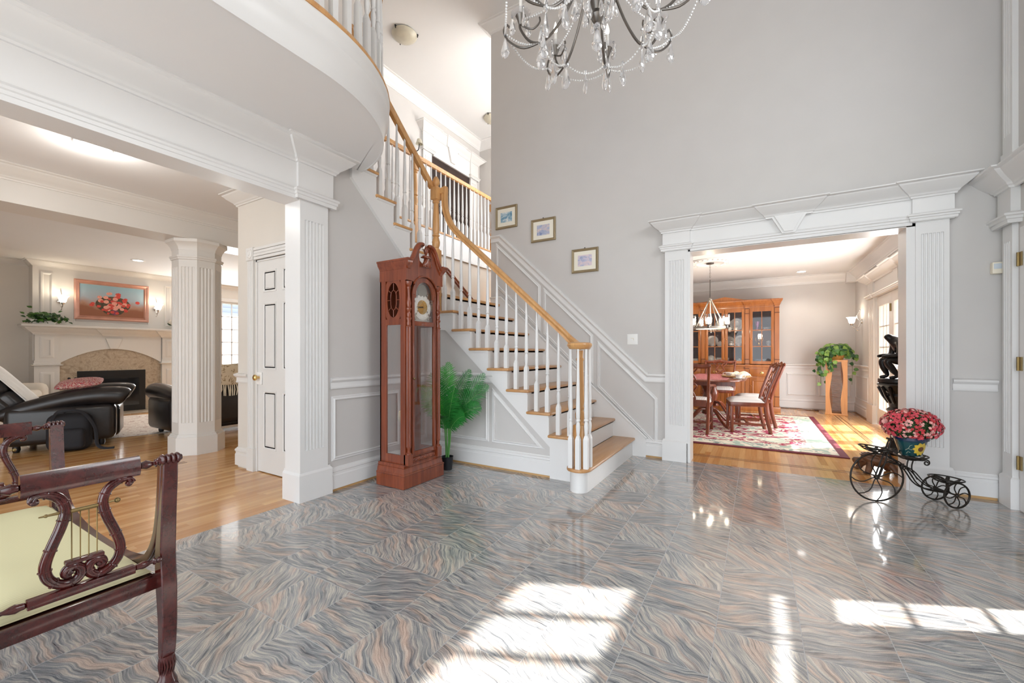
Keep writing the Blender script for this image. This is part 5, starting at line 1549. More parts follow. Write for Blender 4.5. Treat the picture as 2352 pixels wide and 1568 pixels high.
for k in range(10):
    a = 2 * PI * k / 10
    q = []
    for s_ in range(9):
        t = s_ / 8
        rr = 0.016 + 0.036 * t; wd = 0.013 * math.sin(PI * min(1, 0.15 + 0.85 * t)) ** 0.8
        q.append((rr, wd))
    Lp = [b.v(on_pot(fa + (rr * math.cos(a) - wd * math.sin(a)) / 0.083, 0.060 + rr * math.sin(a) + wd * math.cos(a), 0.0013 + 0.0004 * (k % 2))) for rr, wd in q]
    Rp = [b.v(on_pot(fa + (rr * math.cos(a) + wd * math.sin(a)) / 0.083, 0.060 + rr * math.sin(a) - wd * math.cos(a), 0.0013 + 0.0004 * (k % 2))) for rr, wd in q]
    for i in range(8): b.f([Lp[i], Lp[i + 1], Rp[i + 1], Rp[i]])
b.build('painted_petal', plain('yellow_glaze', srgb(214, 182, 62), 0.2, coat=0.4, var=0.12, nscale=40), pt)
b = MB()
q = [b.v(on_pot(fa + 0.019 * math.cos(a) / 0.083, 0.060 + 0.019 * math.sin(a), 0.0026)) for a in [2 * PI * i / 20 for i in range(20)]]; b.f(q)
b.build('painted_centre', plain('brown_glaze', srgb(96, 56, 24), 0.2, coat=0.4, var=0.4, nscale=200), pt)
b = MB()
for pts in ([(-1.0, 0.045), (-0.75, 0.060), (-0.55, 0.052), (-0.35, 0.07)], [(-0.75, 0.060), (-0.62, 0.085), (-0.5, 0.09)], [(-0.95, 0.02), (-0.8, 0.035), (-0.62, 0.03)]):
    b.tube([on_pot(fa - 0.9 + 0.0 + (p[0] + 0.75), p[1], 0.001) for p in pts], 0.0012, 5)
b.build('painted_stem', plain('pale_green_glaze', srgb(190, 206, 178), 0.25), pt)
rnd = random.Random(3)
pk = [MB(), MB(), MB()]; gl = MB()
def blossom(mb, c, n, r, rnd):
    n = Vector(n).normalized(); u = n.orthogonal().normalized(); w = n.cross(u)
    a0 = rnd.random() * 6
    for k in range(5):
        a = a0 + 2 * PI * k / 5
        d = u * math.cos(a) + w * math.sin(a); e = u * -math.sin(a) + w * math.cos(a)
        p = [c, c + d * r * 0.55 + e * r * 0.36 + n * r * 0.16, c + d * r + n * r * 0.08, c + d * r * 0.55 - e * r * 0.36 + n * r * 0.16]
        mb.f([mb.v(q) for q in p])
CC = Vector((0, 0, 0.225)); RX_, RZ_ = 0.175, 0.125
for i in range(900):
    while True:
        d = Vector((rnd.gauss(0, 1), rnd.gauss(0, 1), rnd.gauss(0, 1))).normalized()
        if d.z > -0.62: break
    k = 0.93 + 0.1 * rnd.random()
    c = CC + Vector((d.x * RX_ * k, d.y * RX_ * k, d.z * RZ_ * k))
    cl = math.sin(d.x * 9 + 1) + math.sin(d.y * 8) + math.sin(d.z * 10 + 2) + rnd.gauss(0, 0.5)
    blossom(pk[0 if cl > 0.3 else (1 if cl < -0.9 else 2)], c, d + Vector((rnd.gauss(0, .2), rnd.gauss(0, .2), rnd.gauss(0, .2))), 0.0105 + 0.004 * rnd.random(), rnd)
for i in range(420):
    d = Vector((rnd.gauss(0, 1), rnd.gauss(0, 1), rnd.gauss(0, 1))).normalized()
    if d.z < -0.7: continue
    c = CC + Vector((d.x * RX_ * 0.9, d.y * RX_ * 0.9, d.z * RZ_ * 0.9))
    u = d.orthogonal().normalized(); w = d.cross(u); a = rnd.random() * 6; t = u * math.cos(a) + w * math.sin(a); s_ = d.cross(t)
    gl.f([gl.v(q) for q in (c, c + t * 0.016 + s_ * 0.008 + d * 0.006, c + t * 0.034 + d * 0.004, c + t * 0.016 - s_ * 0.008 + d * 0.006)])
core = MB(); core.ball(CC, 1.0, 20, 12, (RX_ * 0.80, RX_ * 0.80, RZ_ * 0.80)); core.build('leaf_mass', M['shrubleaf'], FP)
pk[0].build('blossom', M['pink'], FP, smooth=False); pk[1].build('blossom', M['palepink'], FP, smooth=False); pk[2].build('blossom', M['red_petal'], FP, smooth=False)
gl.build('leaf', M['shrubleaf'], FP, smooth=False)

# ------------------------------------------------------------------ carved turtle at the jamb
TU = thing('turtle_figurine', 'brown carved turtle figurine on the floor by the right jamb, behind the tricycle', 'figurine', (1.00, 5.22, 0), 0.2)
b = MB(T(0, 0, 0.115) @ RY(0.25) @ Matrix.Diagonal((1.35, 0.9, 0.62, 1)))
b.ball((0, 0, 0), 0.10, 24, 14)
for i in range(5):
    for k in range(8):
        a = 2 * PI * (k + 0.5 * (i % 2)) / 8; e = 0.25 + i * 0.25
        b.ball((0.098 * math.cos(e) * math.cos(a), 0.098 * math.cos(e) * math.sin(a), 0.098 * math.sin(e)), 0.02, 6, 5, (1, 1, 0.6))
b.build('shell', M['turtle'], TU)
b = MB()
b.tube(smooth_path([(-0.09, 0, 0.10), (-0.13, 0, 0.11), (-0.165, -0.005, 0.105), (-0.195, -0.01, 0.095)], 4), [0.03, 0.029, 0.028, 0.027, 0.027, 0.027, 0.028, 0.03, 0.033, 0.034, 0.033, 0.028, 0.016], 12)
b.build('head', M['turtle'], TU)
for sx_, sy_ in ((-1, -1), (-1, 1), (1, -1), (1, 1)):
    b = MB(); b.tube([(sx_ * 0.075, sy_ * 0.05, 0.09), (sx_ * 0.10, sy_ * 0.085, 0.05), (sx_ * 0.115, sy_ * 0.095, 0.012)], [0.032, 0.027, 0.024], 10); b.ball((sx_ * 0.125, sy_ * 0.098, 0.012), 0.024, 8, 6, (1.3, 1, 0.5)); b.build('leg', M['turtle'], TU)

# ------------------------------------------------------------------ crystal chandelier
CH = thing('crystal_chandelier', 'large pewter chandelier hung with crystal drops and bead chains', 'chandelier', (-0.735, 2.13, 0.165))
b = MB()
b.tube([(0, 0, 2.80), (0, 0, 3.9)], 0.012, 10)
b.lathe([(0.0001, 2.74), (0.02, 2.75), (0.035, 2.78), (0.02, 2.81), (0.04, 2.86), (0.055, 2.90), (0.02, 2.94), (0.03, 3.0), (0.05, 3.06), (0.02, 3.12), (0.025, 3.3), (0.06, 3.36), (0.03, 3.42), (0.02, 3.8)], n=20)
b.tube([(0, 0, 3.9), (0, 0, 5.40)], 0.006, 8)
b.lathe([(0.0001, 5.375), (0.07, 5.385), (0.08, 5.435)], n=20)
b.build('stem', M['pewter'], CH)
def drop(mb, p, s, rot):
    M0 = mb.M; mb.M = M0 @ T(*p) @ RZ(rot) @ Matrix.Diagonal((1, 0.5, 1, 1))
    mb.ball((0, 0, 0.012 * s), 0.006 * s, 6, 4, (1, 2, 1))
    mb.lathe([(0.0001, 0.004 * s), (0.004 * s, 0.0), (0.010 * s, -0.022 * s), (0.0165 * s, -0.046 * s), (0.0165 * s, -0.056 * s), (0.010 * s, -0.068 * s), (0.0001, -0.073 * s)], n=8)
    mb.M = M0
def beads(mb, p0, p1, sag, r=0.0062, step=0.0165):
    p0, p1 = Vector(p0), Vector(p1); L = (p1 - p0).length + sag * 0.8
    n = max(3, int(L / step))
    for i in range(n + 1):
        t = i / n; q = p0.lerp(p1, t) + Vector((0, 0, -4 * sag * t * (1 - t)))
        mb.ball(q, r, 6, 4)
tips, mids, outs = [], [], []
nb = 8
crystals = 0
for tier, (na, rr, zc, zl, zs, ph) in enumerate(((8, 0.43, 2.885, 2.73, 3.06, 0.18), (6, 0.27, 3.17, 3.05, 3.30, 0.5))):
    for k in range(na):
        a = ph + 2 * PI * k / na
        c, s_ = math.cos(a), math.sin(a)
        def P(r_, z, dz=0): return (r_ * c, r_ * s_, z)
        arm = MB()
        arm.tube(smooth_path([P(0.03, zs), P(rr * 0.22, zs - 0.08), P(rr * 0.42, zl + 0.10), P(rr * 0.66, zl), P(rr * 0.86, zl + 0.01), P(rr, zc - 0.06), P(rr * 1.01, zc - 0.01)], 5), [0.0072] * 31, 8)
        # twisted outer scroll
        arm.tube(smooth_path([P(rr * 0.66, zl + 0.0), P(rr * 0.95, zl - 0.015), P(rr * 1.16, zl + 0.045), P(rr * 1.24, zl + 0.11), P(rr * 1.20, zl + 0.145), P(rr * 1.15, zl + 0.12)], 5), 0.006, 8)
        arm.tube(smooth_path([P(rr * 0.98, zc - 0.04), P(rr * 0.84, zc - 0.075), P(rr * 0.74, zc - 0.05), P(rr * 0.74, zc - 0.02)], 5), 0.005, 8)
        arm.lathe([(0.008, zc - 0.035), (0.012, zc - 0.03), (0.026, zc + 0.01), (0.030, zc + 0.016), (0.012, zc + 0.016)], n=12, at=(rr * c, rr * s_, 0))
        ao = arm.build('arm', M['pewter'], CH)
        bo = MB(); bo.lathe([(0.012, zc + 0.016), (0.045, zc + 0.020), (0.056, zc + 0.030), (0.054, zc + 0.032), (0.043, zc + 0.023), (0.012, zc + 0.02)], n=16, at=(rr * c, rr * s_, 0)); bo.build('drip_pan', M['crystal'], ao)
        cd = MB(); cd.lathe([(0.0095, zc + 0.016), (0.0095, zc + 0.105), (0.004, zc + 0.107)], n=12, at=(rr * c, rr * s_, 0)); cd.build('candle_sleeve', M['china'], ao)
        bl = MB(); bl.lathe([(0.004, zc + 0.105), (0.012, zc + 0.120), (0.0125, zc + 0.132), (0.007, zc + 0.155), (0.0001, zc + 0.178)], n=12, at=(rr * c, rr * s_, 0)); bl.build('bulb', M['flame'], ao)
        out, lo = Vector(P(rr * 1.22, zl + 0.10)), Vector(P(rr * 0.72, zl - 0.008))
        outs.append((out, lo, a, tier, Vector(P(rr, zc)), Vector(P(rr * 0.72, zc - 0.05)), Vector(P(0.05, zs))))
ci = 0
for tier in (0, 1):
    L = [o_ for o_ in outs if o_[3] == tier]
    for k, (out, lo, a, _, cup, inner, hub) in enumerate(L):
        nxt = L[(k + 1) % len(L)]
        def put(p, s, rot):
            q = MB(); drop(q, p, s, rot); q.build('crystal_drop', M['crystal'], CH)
        put(out + Vector((0, 0, -0.03)), 1.6, a); put(lo + Vector((0, 0, -0.03)), 1.7, a + 0.6)
        for j in range(3 if tier == 0 else 2):
            aa = a + 2.2 * (j - 1); put(cup + Vector((0.052 * math.cos(aa), 0.052 * math.sin(aa), 0.012)), 1.25, aa)
        if tier == 0: put(inner + Vector((0, 0, -0.04)), 1.4, a + 1.2)
        m_ = (out + nxt[0]) / 2
        for p_, q_, s_ in [(out, nxt[0], 0.075), (out, lo, 0.035), (hub, cup, 0.06)] + ([(lo, nxt[1], 0.055)] if tier == 0 else []):
            bs = MB(); beads(bs, p_, q_, s_); bs.build('bead_chain', M['beadcrystal'], CH)
        put(lo * 0.5 + nxt[1] * 0.5 + Vector((0, 0, -0.062)), 1.6, a + 0.3) if tier == 0 else None
q = MB(); drop(q, (0, 0, 2.715), 1.7, 0.4); q.build('crystal_drop', M['crystal'], CH)
q = MB(); q.ball((0, 0, 2.725), 0.02, 10, 8); q.build('crystal_ball', M['crystal'], CH)
for k in range(6):
    a = 2 * PI * k / 6 + 0.2
    q = MB(); drop(q, (0.06 * math.cos(a), 0.06 * math.sin(a), 2.82), 1.2, a); q.build('crystal_drop', M['crystal'], CH)
    q = MB(); beads(q, (0.06 * math.cos(a), 0.06 * math.sin(a), 2.84), (0.16 * math.cos(a), 0.16 * math.sin(a), 3.3), -0.05); q.build('bead_chain', M['beadcrystal'], CH)

# ------------------------------------------------------------------ flush lamps on the upper ceiling
for (x, y, lab) in ((-4.23, 4.2, 'alabaster bowl ceiling lamp with dark clips above the stairs'), (-4.30, 6.55, 'alabaster bowl ceiling lamp half hidden by the corner of the tall wall')):
    o = thing('ceiling_lamp', lab, 'ceiling lamp', (x, y, CEIL2))
    b = MB(); b.lathe([(0.0001, -0.10), (0.06, -0.095), (0.12, -0.075), (0.16, -0.045), (0.175, -0.02), (0.17, -0.012), (0.0001, -0.012)], n=32); b.build('bowl', M['alabaster'], o)
    b = MB(); b.lathe([(0.15, -0.014), (0.15, 0.0), (0.0001, 0.0)], n=24); b.build('canopy', M['whiteplastic'], o)
    for k in range(3):
        a = 0.6 + 2 * PI * k / 3
        b = MB(); b.tube([(0.15 * math.cos(a), 0.15 * math.sin(a), -0.004), (0.185 * math.cos(a), 0.185 * math.sin(a), -0.012), (0.178 * math.cos(a), 0.178 * math.sin(a), -0.045)], [0.008, 0.011, 0.006], 8); b.build('clip', M['black'], o)
o = thing('wall_sconce', 'small shaded wall lamp beside the upper hallway door', 'wall lamp', (-5.1, 5.25, 4.62))
b = MB(); b.lathe([(0.035, -0.02), (0.06, -0.10), (0.055, -0.10), (0.03, -0.02)], n=16, at=(0.13, 0.03, 0.2), cap=False); b.build('shade', M['alabaster'], o)
b = MB(); b.tube(smooth_path([(0.0, 0, 0), (0.06, 0, -0.02), (0.12, 0.02, 0.0), (0.13, 0.03, 0.10)], 4), 0.008, 8); b.lathe([(0.04, 0), (0.03, 0.02), (0.0001, 0.025)], n=14, axis='x'); b.build('arm', M['black'], o)
# ------------------------------------------------------------------ fireplace
FX = -10.617
FPL = thing('fireplace', 'white arched fireplace mantel with beige marble surround and black firebox', 'fireplace', (FX, 2.92, 0), PI / 2)   # local -y -> +x, local x -> y
M0_ = None
b = MB()
b.box(-1.02, 1.05, -0.0, 0.23, 0, 2.66)     # chimney breast
b.build('chimney_breast', M['trim_warm'], FPL, smooth=False)
for x0, x1 in ((-1.02, -0.72), (0.73, 1.03)):
    b = MB(); b.box(x0, x1, -0.10, 0.0, 0, 0.93)
    b.box(x0 - 0.04, x1 + 0.04, -0.14, 0.0, 0, 0.12)
    b.box(x0 + 0.01, x1 - 0.01, -0.09, 0.0, 1.0, 1.48)
    b.sweep([(x0, 0, 0.92), (x0, -0.10, 0.92), (x1, -0.10, 0.92), (x1, 0, 0.92)], [(-0.02, 0), (0.0, 0), (0.035, 0.014), (0.035, 0.022), (0.01, 0.03), (0.01, 0.05), (0.0, 0.06), (0.0, 0.10), (-0.02, 0.10)])
    for z0, z1, yf in ((0.22, 0.82, -0.10), (1.06, 1.42, -0.09)):
        a0, a1 = x0 + 0.065, x1 - 0.065
        b.sweep([(a0, yf, z0), (a1, yf, z0), (a1, yf, z1), (a0, yf, z1)], [(0, 0), (0, 0.004), (-0.03, 0.016), (-0.05, 0.014), (-0.05, 0)], N=(0, -1, 0), closed=True)
    b.build('pilaster', M['trim_warm'], FPL, angle=30)
# arched frieze
xs = [-0.73 + 1.46 * i / 24 for i in range(25)]
arch_ = [(x, 0.97 + 0.255 * math.sqrt(max(0, 1 - (x / 0.74) ** 2)) if abs(x) < 0.74 else 0.97) for x in xs]
arch_ = [(x, 0.955 + 0.27 * (1 - (abs(x) / 0.73) ** 2.0)) for x in xs]
b = MB(); b.prism(arch_ + [(0.73, 1.49), (-0.73, 1.49)], -0.06, 0.0, axis='y'); b.build('arched_frieze', M['trim_warm'], FPL, angle=20)
b = MB(); b.prism([(-0.12, 1.42), (0.12, 1.42), (0.055, 1.225), (-0.055, 1.225)], -0.085, -0.05, axis='y', bev=0.006); b.build('keystone', M['trim_warm'], FPL)
cpf = [(-1.02, 0.0), (-1.02, -0.10), (-0.72, -0.10), (-0.72, -0.06), (-0.15, -0.06), (-0.15, -0.085), (0.15, -0.085), (0.15, -0.06), (0.73, -0.06), (0.73, -0.10), (1.03, -0.10), (1.03, 0.0)]
b = MB(); b.sweep([(x, y, 1.46) for x, y in cpf], crown(0.15, 0.14)); b.box(-1.19, 1.20, -0.27, 0.0, 1.595, 1.632, bev=0.008); b.build('mantel_shelf', M['trim_warm'], FPL, angle=30)
b = MB(); b.prism([(-0.73, 0), (-0.49, 0), (-0.49, 0.815), (0.48, 0.815), (0.48, 0), (0.73, 0)] + [(x, z + 0.01) for x, z in reversed(arch_)], -0.03, 0.0, axis='y'); b.build('marble_surround', M['stone'], FPL, smooth=False)
b = MB(); b.box(-0.75, 0.75, -0.55, -0.03, 0.0, 0.018); b.build('hearth', M['stone'], FPL, smooth=False)
b = MB(); b.box(-0.49, 0.48, -0.042, 0.0, 0.018, 0.815); b.box(-0.47, 0.46, -0.046, -0.04, 0.72, 0.80); b.build('firebox', M['black'], FPL, smooth=False)
b = MB(); b.box(-0.40, 0.38, -0.048, -0.043, 0.13, 0.66)
b.build('firebox_glass', plain('dark_fire_glass', (0.012, 0.012, 0.013, 1), 0.08), FPL, smooth=False)
b = MB()
for x0, x1 in ((-0.93, -0.78), (0.80, 0.93)):
    b.sweep([(x0, 0, 1.70), (x1, 0, 1.70), (x1, 0, 2.55), (x0, 0, 2.55)], [(0, 0), (0, 0.014), (-0.02, 0.018), (-0.04, 0.004), (-0.04, 0)], N=(0, -1, 0), closed=True)
b.sweep([(-0.53, 0, 1.70), (0.55, 0, 1.70), (0.55, 0, 2.50), (-0.53, 0, 2.50)], [(0, 0), (0, 0.012), (-0.02, 0.016), (-0.03, 0.0)], N=(0, -1, 0), closed=True)
b.build('wall_panel', M['trim_warm'], FPL, angle=30)
# painting
def flower_paint():
    t = NT('rose_painting'); t.set(Roughness=0.45)
    co = t.coord('Object')
    sep = t.add('ShaderNodeSeparateXYZ'); t.link(co, sep.inputs[0])
    n = t.noise(co, 4, 3)
    h = t.math('ADD', t.math('MULTIPLY', sep.outputs[2], 1.2), t.math('MULTIPLY', n.outputs[0], 0.35))
    t.link(t.ramp(h, [(0.0, srgb(150, 96, 70)), (0.08, srgb(176, 136, 116)), (0.22, srgb(166, 176, 186)), (0.5, srgb(150, 182, 194)), (0.8, srgb(186, 200, 204))]), t.b.inputs['Base Color'])
    return t.m
PT = thing('painting', 'framed painting of coral roses in a purple vase above the mantel', 'painting', (FX + 0.02, 2.92, 2.125), PI / 2)
b = MB(); b.sweep([(-0.53, 0, -0.365), (0.53, 0, -0.365), (0.53, 0, 0.365), (-0.53, 0, 0.365)], [(0, 0), (0, 0.03), (-0.02, 0.04), (-0.045, 0.025), (-0.06, 0.03), (-0.075, 0.012), (-0.075, 0)], N=(0, -1, 0), closed=True); b.build('frame', M['frame_rose'], PT, angle=25)
b = MB(); b.box(-0.46, 0.46, -0.012, 0, -0.295, 0.295); cv = b.build('canvas', flower_paint(), PT, smooth=False)
b = MB(); b.M = T(-0.0, -0.0125, 0)
rnd = random.Random(11)
def disc(mb, x, z, r, y=0.0, k=9, sq=1.0):
    mb.f([mb.v((x + r * math.cos(a), y, z + r * sq * math.sin(a))) for a in [2 * PI * i / k for i in range(k)]])
pg = MB(); disc(pg, -0.0, -0.06, 0.25, -0.0135, 26, 0.62); disc(pg, 0.0, -0.15, 0.16, -0.0136, 20, 0.7); pg.build('painted_foliage', plain('painted_foliage', srgb(86, 74, 56), 0.6, var=0.4, nscale=30), cv, smooth=False)
pv = MB(); disc(pv, 0.02, -0.205, 0.055, -0.0142, 16, 0.9); pv.build('painted_vase', plain('painted_vase', srgb(132, 66, 96), 0.5, var=0.3, nscale=20), cv, smooth=False)
f1, f2 = MB(), MB()
for i in range(64):
    a = rnd.random() * 2 * PI; q = rnd.random() ** 0.6
    x, z = 0.30 * q * math.cos(a) * (1.25 if i % 5 == 0 else 0.8), -0.04 + 0.20 * q * math.sin(a)
    if i % 3 == 0: disc(f2, x * 0.7, z, 0.030 + 0.012 * rnd.random(), -0.0144 - i * 2e-5, 9, 0.85)
    else: disc(f1, x, z, 0.022 + 0.014 * rnd.random(), -0.0144 - i * 2e-5, 8, 0.85)
f1.build('painted_rose', plain('painted_coral', srgb(206, 74, 62), 0.5, var=0.3, nscale=60), cv, smooth=False)
f2.build('painted_rose', plain('painted_blush', srgb(232, 160, 142), 0.5, var=0.25, nscale=60), cv, smooth=False)
b.bm.free()
# sconces
def sconce(name, label, loc, rz, group=None):
    o = thing(name, label, 'wall lamp', loc, rz, group)
    b = MB(); b.lathe([(0.0001, 0.0), (0.035, 0.0), (0.032, 0.012), (0.015, 0.02), (0.0001, 0.02)], n=18, axis='y') if False else None
    MM = b.M; b.M = RX(PI / 2); b.lathe([(0.042, 0.0), (0.038, 0.012), (0.016, 0.022), (0.0001, 0.024)], n=18); b.M = MM
    b.tube(smooth_path([(0, -0.02, 0.0), (0, -0.06, 0.05), (0, -0.075, 0.11), (0, -0.055, 0.16), (0, -0.03, 0.20)], 4), 0.006, 8)
    b.tube(smooth_path([(0, -0.02, 0.0), (0, -0.05, -0.09), (0, -0.10, -0.11), (0, -0.145, -0.08), (0, -0.15, -0.05)], 4), 0.008, 8)
    b.tube(smooth_path([(0, -0.10, -0.11), (0, -0.08, -0.15), (0, -0.05, -0.165), (0, -0.045, -0.145)], 4), 0.005, 8)
    b.ball((0, -0.03, 0.21), 0.012, 8, 6)
    b.lathe([(0.010, -0.07), (0.025, -0.045), (0.03, -0.03), (0.02, -0.03)], n=14, at=(0, -0.15, 0))
    b.build('bracket', M['chrome'], o)
    b = MB(); b.lathe([(0.028, -0.035), (0.045, -0.01), (0.052, 0.03), (0.062, 0.06), (0.082, 0.082), (0.080, 0.084), (0.059, 0.062), (0.048, 0.03), (0.040, -0.008), (0.02, -0.03)], n=24, at=(0, -0.15, 0), cap=False)
    b.build('shade', M['shade_lit'], o)
    wx = Matrix.Translation(loc) @ RZ(rz) @ Vector((0, -0.15, 0.09))
    point_lamp(name + '_light', wx, 1.6, (1, 0.86, 0.66), 0.05)
    return o
sconce('wall_sconce', 'lit frosted wall sconce left of the rose painting', (FX + 0.03, 2.22, 2.06), PI / 2, 'sconces beside the painting')
sconce('wall_sconce', 'lit frosted wall sconce right of the rose painting', (FX + 0.03, 3.56, 2.05), PI / 2, 'sconces beside the painting')
# ivy planter on the mantel
def leafy(mb, c, n, s, rnd, up=0.3):
    n = Vector(n).normalized(); u = n.orthogonal().normalized(); a = rnd.random() * 2 * PI
    w = n.cross(u); t = u * math.cos(a) + w * math.sin(a); q = n.cross(t)
    pts = [(0, 0), (0.25, 0.42), (0.55, 0.45), (1.0, 0.0), (0.55, -0.45), (0.25, -0.42)]
    mb.f([mb.v(Vector(c) + t * (x * s) + q * (y * s * 0.9) + n * (0.12 * s * math.sin(PI * x))) for x, y in pts])
IV = thing('ivy_planter', 'trailing ivy in a white planter at the left end of the mantel', 'plant', (-10.50, 2.03, 1.632), PI / 2)
b = MB(); b.prism([(-0.16, 0), (0.10, 0), (0.13, 0.085), (-0.19, 0.085)], -0.055, 0.055, axis='y', bev=0.006); b.build('planter', M['white_cloth'], IV)
lv, ld = MB(), MB(); rnd = random.Random(5)
for i in range(170):
    t = rnd.gauss(0, 0.34); x = -0.02 + 0.30 * t
    z = 0.11 + 0.045 * rnd.gauss(0, 1) - 0.10 * max(0, abs(x) - 0.16)
    leafy(lv if i % 2 else ld, (x, rnd.gauss(-0.02, 0.05), max(0.06, z)), (rnd.gauss(0, .5), -0.6, 0.8 + rnd.gauss(0, .3)), 0.055 + 0.025 * rnd.random(), rnd)
lv.build('foliage', M['ivy'], IV, smooth=False); ld.build('foliage', M['ivy_dark'], IV, smooth=False)
# flower vase on the mantel
VS = thing('flower_vase', 'glass vase of pink and white flowers at the right end of the mantel', 'vase', (-10.47, 3.88, 1.632), PI / 2)
b = MB(); b.lathe([(0.0001, 0), (0.055, 0), (0.062, 0.1), (0.058, 0.1), (0.052, 0.006), (0.0001, 0.006)], n=20); b.build('glass', plain('green_glass', srgb(120, 138, 106), 0.1, var=0.2), VS)
fl = [MB(), MB(), MB()]
for i in range(34):
    d = Vector((rnd.gauss(0, 1), rnd.gauss(0, 0.8), abs(rnd.gauss(0, 0.7)))).normalized()
    c = Vector((0, 0, 0.12)) + Vector((d.x * 0.14, d.y * 0.09, d.z * 0.09))
    k = 2 if c.x < -0.05 else (0 if i % 3 else 1)
    for q in range(3): blossom(fl[k], c + d * 0.008 * q, d, 0.042 - 0.011 * q, rnd)
fl[0].build('blossom', M['pink'], VS, smooth=False); fl[1].build('blossom', M['palepink'], VS, smooth=False); fl[2].build('blossom', M['white_petal'], VS, smooth=False)
lv = MB()
for i in range(40): leafy(lv, (rnd.gauss(0, .06), rnd.gauss(0, .04), 0.11 + 0.03 * rnd.random()), (rnd.gauss(0, .5), -0.5, 0.6), 0.06, rnd)
lv.build('leaf', M['ivy_dark'], VS, smooth=False)
# fire tool
o = thing('fire_tool_stand', 'small black stand with two knobs on the hearth left of the firebox', 'fire tool', (-10.36, 2.32, 0.0185))
b = MB(); b.lathe([(0.10, 0), (0.10, 0.02), (0.015, 0.03), (0.012, 0.55), (0.05, 0.56), (0.05, 0.60), (0.0001, 0.60)], n=16)
for dy in (-0.04, 0.04): b.tube([(0, dy, 0.08), (0, dy, 0.66)], 0.008, 8); b.ball((0, dy, 0.68), 0.022, 8, 6)
b.build('stand', M['black'], o)
# lamps
o = thing('led_ceiling_light', 'round lit LED disc light on the hallway ceiling', 'ceiling lamp', (-4.36, 1.09, CEIL1))
b = MB(); b.lathe([(0.108, 0.0), (0.112, -0.020), (0.108, -0.026), (0.100, -0.026), (0.098, -0.022), (0.098, 0.0)], n=40, cap=False); b.build('ring', M['whiteplastic'], o)
b = MB(); b.lathe([(0.0001, -0.023), (0.099, -0.022)], n=40, cap=False); b.build('diffuser', M['led'], o)
point_lamp('hall_ceiling_light', (-4.36, 1.09, 2.60), 5, (1, 0.95, 0.88), 0.1)
def can(label, x, y, z, pw=14):
    o = thing('recessed_light', label, 'ceiling lamp', (x, y, z))
    b = MB(); b.lathe([(0.095, 0.0), (0.095, -0.006), (0.07, -0.008), (0.07, 0.0)], n=24, cap=False); b.build('trim_ring', M['whiteplastic'], o)
    b = MB(); b.lathe([(0.0001, -0.004), (0.07, -0.004)], n=24, cap=False); b.build('lens', M['led'], o)
    d = bpy.data.lights.new('recessed_lamp', 'SPOT'); d.energy = pw; d.spot_size = R(120); d.spot_blend = 0.6; d.color = (1, 0.9, 0.76); d.shadow_soft_size = 0.06
    l = bpy.data.objects.new('recessed_lamp', d); COL.objects.link(l); l.location = (x, y, z - 0.03)
can('lit recessed light in the living room ceiling', -9.15, 2.84, CEIL1)
can('lit recessed light in the dining room ceiling', 0.74, 9.72, DCEIL)

# ------------------------------------------------------------------ living room seating
def soft(mb, x0, x1, y0, y1, z0, z1, r=0.06, seg=4):
    mb.box(x0, x1, y0, y1, z0, z1, bev=r, seg=seg)
def recliner(label, loc, rz, tilt):
    """black leather recliner; faces local +x"""
    o = thing('recliner', label, 'armchair', loc, rz)
    b = MB(); soft(b, -0.42, 0.46, -0.40, 0.40, 0.07, 0.36, 0.05); soft(b, 0.40, 0.52, -0.29, 0.29, 0.08, 0.46, 0.05); b.build('base', M['black_leather'], o)
    b = MB(); soft(b, -0.38, 0.52, -0.29, 0.29, 0.34, 0.50, 0.07); b.build('seat', M['black_leather'], o)
    for sg in (-1, 1):
        b = MB()
        soft(b, -0.42, 0.50, sg * 0.43 - 0.11, sg * 0.43 + 0.11, 0.08, 0.52, 0.07)
        pts = smooth_path([(-0.46, sg * 0.44, 0.43), (-0.25, sg * 0.44, 0.50), (0.05, sg * 0.44, 0.58), (0.30, sg * 0.44, 0.615), (0.52, sg * 0.44, 0.61), (0.60, sg * 0.44, 0.58)], 4)
        b.tube(pts, [0.06, 0.07, 0.08, 0.085, 0.09, 0.092, 0.095, 0.098, 0.10, 0.103, 0.105, 0.108, 0.11, 0.112, 0.113, 0.114, 0.115, 0.115, 0.112, 0.10, 0.07], 16)
        b.build('arm', M['black_leather'], o)
    b = MB()
    b.M = T(-0.36, 0, 0.42) @ RY(-tilt)
    soft(b, -0.13, 0.05, -0.34, 0.34, -0.05, 0.72, 0.07)
    for z0, z1 in ((0.05, 0.28), (0.26, 0.48), (0.46, 0.74)): soft(b, -0.02, 0.14, -0.31, 0.31, z0, z1, 0.06)
    b.build('backrest', M['black_leather'], o)
    for sx_ in (-0.34, 0.36):
        for sy_ in (-0.38, 0.38):
            b = MB(); b.lathe([(0.025, 0), (0.035, 0.03), (0.03, 0.08)], n=12, at=(sx_, sy_, 0)); b.build('foot', M['black'], o)
    return o
recliner('black leather recliner tilted back, white throw over its back', (-7.58, 1.64, 0), R(70), R(38))
o = MB(); o.M = T(-7.58, 1.64, 0) @ RZ(R(70)) @ T(-0.36, 0, 0.42) @ RY(-R(38))
def th(u, v):
    y = -0.29 + 0.58 * u
    path = smooth_path([(0.16, 0, 0.05), (0.165, 0, 0.35), (0.155, 0, 0.62), (0.07, 0, 0.775), (-0.05, 0, 0.765), (-0.155, 0, 0.66), (-0.155, 0, 0.60)], 4)
    k = v * (len(path) - 1); i = min(int(k), len(path) - 2); p = path[i].lerp(path[i + 1], k - i)
    return (p.x + 0.006 * math.sin(17 * u + 5 * v), y, p.z + 0.004 * math.sin(23 * u))
o.grid(th, 16, 26)
o = o.build('throw_blanket', M['white_cloth'], solid=0.012); tag(o, 'white throw blanket draped over the tilted black recliner', 'blanket')
